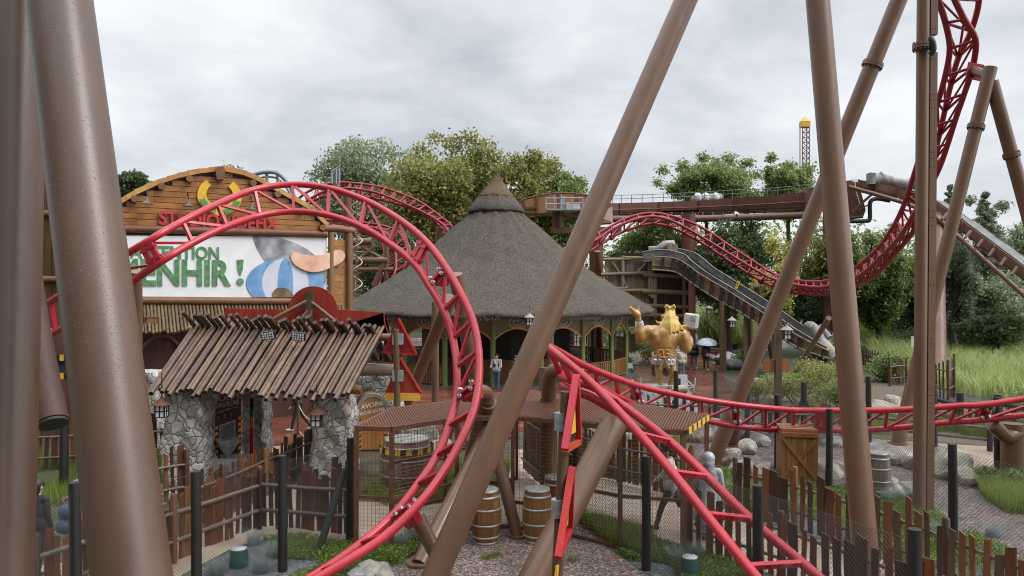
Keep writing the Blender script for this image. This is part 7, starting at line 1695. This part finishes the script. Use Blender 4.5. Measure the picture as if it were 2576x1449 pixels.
mb = MB(); o = c+MR @ Vector((.1, -w_, .12)); mb.tube([o, o+MR @ Vector((0, -.05, 0))], .09, 14); mb.build('pin', MT['bolt'], hm)
# ---------------------------------------------------------------- people
def gx(px, py): g = G(px, py); return (g.x, g.y, 0)
person('person in a pale jacket and dark cap looking at a phone beside the pavilion', gx(1249, 979), math.pi*.93, dict(skin='skin', top='palecoat', trousers='denim', shoes='brownshoe'), ((.05, .05), (-.05, .05)), ((.25, 1.25, .12), (.25, 1.25, .12)), 1.74, .018, hair='hair_dark', hat='blackcloth', head_tilt=-.45, coat=.12, extras=(('phone', 'black'), ('backpack', 'blackcloth')))
person('bearded person in a dark coat beside the long slanting strut', gx(1298, 988), math.pi*.9, dict(skin='skin', top='greencoat', trousers='greytrouser', shoes='brownshoe'), ((.1, .1), (-.1, .1)), ((.1, .7, .15), (.1, .7, .15)), 1.76, .018, hair='hair_dark', beard='hair_grey', coat=.1)
person('person in dark blue clothes half hidden behind the red arch', gx(1192, 985), math.pi*.8, dict(skin='skin', top='navy', trousers='navy', shoes='blackcloth'), ((.1, .1), (-.1, .1)), ((.1, .4, .12), (.1, .4, .12)), 1.74, .02, hair='hair_dark', coat=.1)
person('person in a pale beige jacket and jeans behind the gold figure', gx(1714, 955), 0.05, dict(skin='skin', top='beigecoat', trousers='denim', shoes='whitecloth'), ((.12, .05), (-.14, .15)), ((.15, .2, .15), (-.1, .2, .15)), 1.78, .02, hair='hair_grey', coat=.14)
person('person with a dark backpack and jeans walking away right of the gold figure', gx(1745, 930), -.05, dict(skin='skin', top='blackcloth', trousers='denim', shoes='whitecloth'), ((.25, .05), (-.25, .25)), ((.2, .3, .12), (-.2, .3, .12)), 1.78, .02, hair='hair_dark', coat=.1, extras=(('backpack', 'greencoat'),))
pu = person('person in black with a pink bag walking away under the pale umbrella', gx(1776, 934), -.15, dict(skin='skin', top='blackcloth', trousers='blackcloth', shoes='whitecloth'), ((.2, .05), (-.25, .35)), ((.2, .3, .1), (.55, 1.7, .1)), 1.66, .02, female=True, hair='hair_dark', coat=.08, extras=(('bag', 'pinkbag'),))
u0 = G(1776, 934); um = thing('umbrella', 'pale patterned umbrella held by the person with a pink bag', 'umbrella', u0+Vector((.1, .3, 1.2)))
MU = Matrix.Rotation(.15, 3, 'X'); c = u0+Vector((.13, .25, 1.62))
mb = MB(); mb.lathe([(.62, -.02), (.56, .10), (.42, .22), (.22, .30), (.02, .33), (.001, .36)], c, 8, M=MU); MT['umbrella'] = m_noise('umbrella_cloth', (.42, .45, .58), (.66, .68, .76), 14, .4, lo=.45, hi=.55); mb.build('canopy', MT['umbrella'], um)
mb = MB(); mb.tube([c+UP*.3, c-UP*.55], .012, 6); mb.build('shaft', MT['steel_grey'], um)
person('far person in dark blue standing by the water wheel stones', gx(1874, 862), .9, dict(skin='skin', top='navy', trousers='navy', shoes='whitecloth'), ((.1, .05), (-.1, .1)), ((.1, .5, .1), (.1, .5, .1)), 1.72, .024, hair='hair_dark', coat=.1)
person('person in black trousers and white sneakers walking behind the pump shelter', gx(752, 1085), math.pi*.55, dict(skin='skin', top='blackcloth', trousers='blackcloth', shoes='whitecloth'), ((.32, .1), (-.28, .35)), ((.2, .4, .12), (-.2, .4, .12)), 1.78, .018, hair='hair_dark', coat=.1)
person('person in a whitish top and dark trousers walking the queue path behind the mesh', gx(1688, 1338), math.pi*.42, dict(skin='skin', top='whitecloth', trousers='greytrouser', shoes='blackcloth'), ((.42, .15), (-.42, .55)), ((-.35, .4, .12), (.35, .5, .12)), 1.76, .013, hair='hair_dark', hat='blackcloth', head_tilt=-.1, coat=.16, lean=.08)
person('person in a hooded grey rain poncho standing in the queue', gx(1782, 1362), -.35, dict(skin='skin', top='poncho', trousers='poncho', shoes='blackcloth'), ((.1, .05), (-.1, .1)), ((.1, .35, .18), (.1, .4, .18)), 1.70, .014, hood='poncho', coat=.2, long_coat=True)
person('person in a tan and navy jacket with a blue backpack at lower left', (P(192, 1200, 12.4).x, 12.4, 0), -.1, dict(skin='skin', top='tancoat', trousers='whitecloth', shoes='brownshoe'), ((.1, .1), (-.1, .1)), ((.0, .3, .16), (.0, .3, .16)), 1.74, .013, hair='hair_grey', coat=.2, extras=(('backpack', 'bluebag'),))
person('dark haired person in black almost hidden behind the left edge pillar', (P(93, 1230, 12.9).x, 12.9, 0), -.2, dict(skin='skin', top='blackcloth', trousers='blackcloth', shoes='blackcloth'), ((.05, .1), (-.05, .1)), ((.05, .3, .1), (.05, .3, .1)), 1.62, .014, female=True, hair='hair_dark', coat=.12)
person('person in dark jeans walking on the plaza seen through the cage mesh', gx(1146, 1130), math.pi*.5, dict(skin='skin', top='navy', trousers='greytrouser', shoes='blackcloth'), ((.3, .1), (-.3, .3)), ((.2, .4, .12), (-.2, .4, .12)), 1.74, .018, hair='hair_dark', coat=.1)
pm = thing('pushchair', 'dark pushchair with a rain cover parked beside the pavilion', 'pushchair', G(1582, 937)); g = G(1582, 937)
hm_, ixx = blob([(g+Vector((0, 0, .45)), g+Vector((0, .1, .85)), .20, .20, 0), (g+Vector((0, .05, .85)), g+Vector((0, .1, 1.02)), .2, .16, 1)], .03, 3); finish_blob('seat_cover', hm_, ixx, [MT['blackcloth'], MT['trough']], pm)
mb = MB()
for e in (-.2, .2): mb.tube([g+Vector((e, -.25, .12)), g+Vector((e, .2, .6)), g+Vector((e, .4, 1.02))], .015, 6); mb.tube([g+Vector((e, .35, .12)), g+Vector((e, 0, .5))], .015, 6)
mb.tube([g+Vector((-.2, .4, 1.02)), g+Vector((.2, .4, 1.02))], .018, 6); mb.build('frame', MT['steel_grey'], pm)
for e in (-.22, .22):
    for y in (-.26, .36): mb = MB(); mb.tube([g+Vector((e-.02, y, .11)), g+Vector((e+.02, y, .11))], .11, 14); mb.build('wheel', MT['black'], pm)
mb = MB(); mb.box(g+Vector((0, -.21, .42)), (.32, .04, .3)); mb.build('basket', MT['sky_cloth'], pm)
# benches, blue ride seat and rocks on the far path
for px, py, Y, lb in ((1525, 868, 62, 'low dark bench beyond the pavilion'), (1810, 872, 60, 'low dark bench on the far asphalt path')):
    q = G(px, CY+9310/Y); bn = thing('bench', lb, 'bench', q); mb = MB(); mb.box(q+UP*.45, (3.0, .5, .1)); mb.build('seat', MT['dark_post'], bn)
    for e in (-1.1, 1.1): mb = MB(); mb.box(q+Vector((e, 0, .2)), (.5, .4, .4)); mb.build('leg', MT['dark_post'], bn)
# ---------------------------------------------------------------- rocks
k = 0
for px, py, sx, sz in ((1792, 1160, .45, .3), (1830, 1168, .5, .35), (1870, 1190, .6, .3), (1905, 1196, .45, .25), (1925, 1205, .4, .3), (1800, 1096, .5, .4), (1858, 1108, .6, .35), (1905, 1118, .5, .3), (1880, 1140, .35, .3), (1760, 1110, .5, .4), (2075, 1118, .35, .4), (2095, 1122, .5, .2), (2070, 1200, .5, .35), (2100, 1195, .45, .3), (2180, 1140, .4, .25), (2220, 1150, .6, .3), (2255, 1165, .5, .3), (2290, 1172, .4, .28), (2320, 1180, .55, .35), (2345, 1190, .4, .3), (2372, 1195, .7, .5), (2402, 1200, .6, .5), (2430, 1215, .5, .3), (2210, 1235, .5, .35), (2245, 1245, .5, .3), (2285, 1250, .4, .25), (1620, 1128, .6, .5), (1660, 1112, .5, .35), (1560, 1105, .5, .35), (930, 1442, .32, .12), (965, 1446, .3, .13), (900, 1452, .25, .1), (1060, 1120, .6, .55), (1110, 1150, .5, .4), (2220, 1055, .9, .5), (2265, 1062, .8, .4), (2240, 1025, .6, .45), (1895, 985, .9, .45)):
    g = G(px, py); k += 1
    rock('rock', ['rounded pale boulder lying beside the gravel', 'flat pale boulder lying beside the gravel'][sz < .34], g.x, g.y, (sx, sx*.8, sz), 'rock' if k % 4 else 'rock_grey')
for px, py, sx in ((1822, 915, 1.3), (1850, 928, 1.0), (1790, 905, .6)):
    g = G(px, py); rock('rock', 'grey boulder on the bank right of the umbrella', g.x, g.y, (sx, sx*.7, sx*.42), 'rock_grey', 'grey boulders on the far bank')
# ---------------------------------------------------------------- planting
def cover(poly, n, label, th=-.2, seed=0., leaf=.05, h=.14, mat='cover'):
    q = patchy(in_poly(poly, n), .8, th, seed); c = z0(q); c[:, 2] = nrg.random(len(q))**1.4*h*(.6+.6*np.sin(q[:, 0]*3+q[:, 1]*2)**2)+.01
    v, f = leaf_quads(c, leaf, .8); return stuff('ground_cover', v, f, mat, label, 'ground cover')
def grass(poly, n, label, h=.22, th=-.2, seed=0., mat='grass', w=.010, lean=.5):
    q = patchy(in_poly(poly, n), .8, th, seed); v, f = blades(z0(q), h, w, lean); return stuff('grass', v, f, mat, label, 'grass')
cover(GL, 46000, 'low green ground cover on the slate bed at lower left', -.3, .6); grass(GL, 7000, 'short grass tufts on the slate bed at lower left', .16, .3, .6)
cover(GR, 34000, 'low green ground cover on the slate bed at lower centre right', .2, 2.0); grass(gp((1440, 1297), (1640, 1350), (1660, 1420), (1540, 1378), (1470, 1325)), 7000, 'strip of green grass along the queue path edge', .26, -9)
cover(GB, 60000, 'low olive ground cover between gravel and picket fence at right', -.6, 1.1, .055, .16); grass(GB, 12000, 'yellowish grass among the ground cover at right', .24, -.2, 2.2, 'grass')
grass(gp((2440, 1200), (2600, 1230), (2760, 1380), (2600, 1330), (2480, 1262)), 6500, 'green grass clumps right of the gravel', .42, -1.5, .4, 'grass', .012, .7)
grass(gp((250, 1180), (420, 1150), (430, 1215), (260, 1260)), 6000, 'green grass beside the left stone pillar', .35, -9); cover(gp((250, 1185), (425, 1160), (425, 1205), (255, 1235)), 3000, 'leafy weeds beside the left stone pillar', -9, 0, .08, .7)
grass(gp((60, 1150), (240, 1130), (260, 1250), (60, 1290)), 9000, 'green grass between the two left pillars', .4, -.8)
grass(gp((1445, 1120), (1700, 1080), (1790, 1085), (1640, 1158), (1450, 1165)), 6000, 'grass seen through the cage mesh', .35, .3)
grass(gp((905, 1240), (1100, 1190), (1270, 1130), (1285, 1180), (1240, 1240), (1000, 1290)), 12000, 'grass inside the cage beside the tub', .3, -.3)
grass(gp((2160, 1060), (2560, 1070), (2700, 1120), (2560, 1115), (2180, 1092)), 9000, 'green grass behind the red track at right', .55, -.8)
# reeds
RD = gp((2180, 880), (2330, 868), (2576, 872), (2800, 880), (2900, 1020), (2560, 1012), (2400, 992), (2290, 952), (2200, 918))
q = in_poly(RD, 24000); hh_ = 1.05+.55*(.5+.5*np.sin(q[:, 0]*.55+1.3*np.sin(q[:, 1]*.31)))
v, f = blades(z0(q), hh_, .042, .85, 4); stuff('reeds', v, f, 'reed', 'wide stand of pale yellow green reeds at right', 'reeds')
RD2 = gp((2150, 872), (2400, 862), (2800, 864), (2820, 882), (2400, 876), (2180, 884))
q = in_poly(RD2, 9000); v, f = blades(z0(q), 2.4, .05, .6, 4); stuff('reeds', v, f, 'grass', 'darker tall reeds at the foot of the trees', 'reeds')
q = in_poly(gp((1755, 850), (1900, 858), (1900, 880), (1760, 872)), 3500); v, f = blades(z0(q), 3.0, .06, .6, 4); stuff('reeds', v, f, 'reed', 'pale tall grass below the timber chute', 'reeds')
for px, py, h, r, m, n, lb in ((2010, 1040, 2.1, 1.5, 'leaf_yel', 5200, 'wispy tall shrub left of the tall column'), (2075, 1030, 2.5, 1.4, 'leaf_yel', 5200, 'taller wispy shrub touching the tall column'), (2120, 1062, 1.6, 1.2, 'leaf_mid', 3500, 'low pale shrub at the foot of the tall column'), (1905, 1020, 1.2, 1.0, 'leaf_yel', 2600, 'yellow flowered shrub behind the slanting strut'), (1960, 1010, 1.4, 1.1, 'leaf_mid', 3000, 'leafy shrub behind the blank orange boards'), (1890, 930, 1.5, 1.4, 'leaf_mid', 2600, 'green shrub beside the grey boulders'), (1830, 872, 3.4, 3.0, 'leaf_dark', 7000, 'dense rounded dark hedge behind the umbrella'), (1795, 868, 3.0, 2.4, 'leaf_dark', 5000, 'smaller dark hedge behind the umbrella'), (2225, 960, 1.7, 1.4, 'leaf_mid', 3600, 'green shrub before the reed fence'), (2560, 1060, 1.3, 1.2, 'leaf_mid', 2600, 'green shrub at the right edge behind the red track'), (1510, 870, 1.6, 2.0, 'leaf_mid', 2600, 'bush beyond the pavilion posts'), (1575, 905, 1.7, 1.5, 'leaf_mid', 3600, 'bush under the timber tower left of the gold figure'), (1625, 903, 1.4, 1.4, 'leaf_yel', 3000, 'pale bush under the timber tower behind the gold figure'), (1655, 893, 1.8, 1.4, 'leaf_mid', 3000, 'green bush at the tower foot hidden by the gold figure'), (2050, 900, 2.0, 1.6, 'leaf_mid', 3600, 'shrub at the foot of the slide'), (2320, 905, 2.4, 2.2, 'leaf_dark', 4000, 'dark bush behind the noticeboard'), (2530, 1235, .55, .7, 'leaf_mid', 2200, 'low bush beside the round post at the right edge')):
    g = G(px, py); shrub('shrub', lb, g.x, g.y, h, r, m, n, .09 if g.y < 36 else .14)
for px, py, lb in ((655, 1440, 'left'), (690, 1400, 'left'), (640, 1370, 'left'), (1010, 1372, 'left'), (1035, 1350, 'left'), (545, 1445, 'left'), (1752, 1400, 'right'), (1700, 1415, 'right'), (2235, 1262, 'gravel'), (2265, 1258, 'gravel'), (2360, 1352, 'gravel'), (2500, 1350, 'gravel'), (2012, 1285, 'gravel'), (1975, 1272, 'gravel')):
    g = G(px, py); tuft('fescue_tuft', {'left': 'blue grey fescue tuft on the slate bed at lower left', 'right': 'blue grey fescue tuft on the slate bed right of centre', 'gravel': 'blue grey fescue tuft beside the brown gravel at right'}[lb], g.x, g.y, .30, .3, 'fescue', 260, .007, 'blue grey fescue tufts')
for px, py in ((1225, 1405), (1005, 1420), (1440, 1412), (2190, 1300), (1250, 1400)):
    g = G(px, py); tuft('weed_tuft', 'small green weed growing in the pink gravel', g.x, g.y, .12, .25, 'grass', 70, .012, 'weeds in the pink gravel')
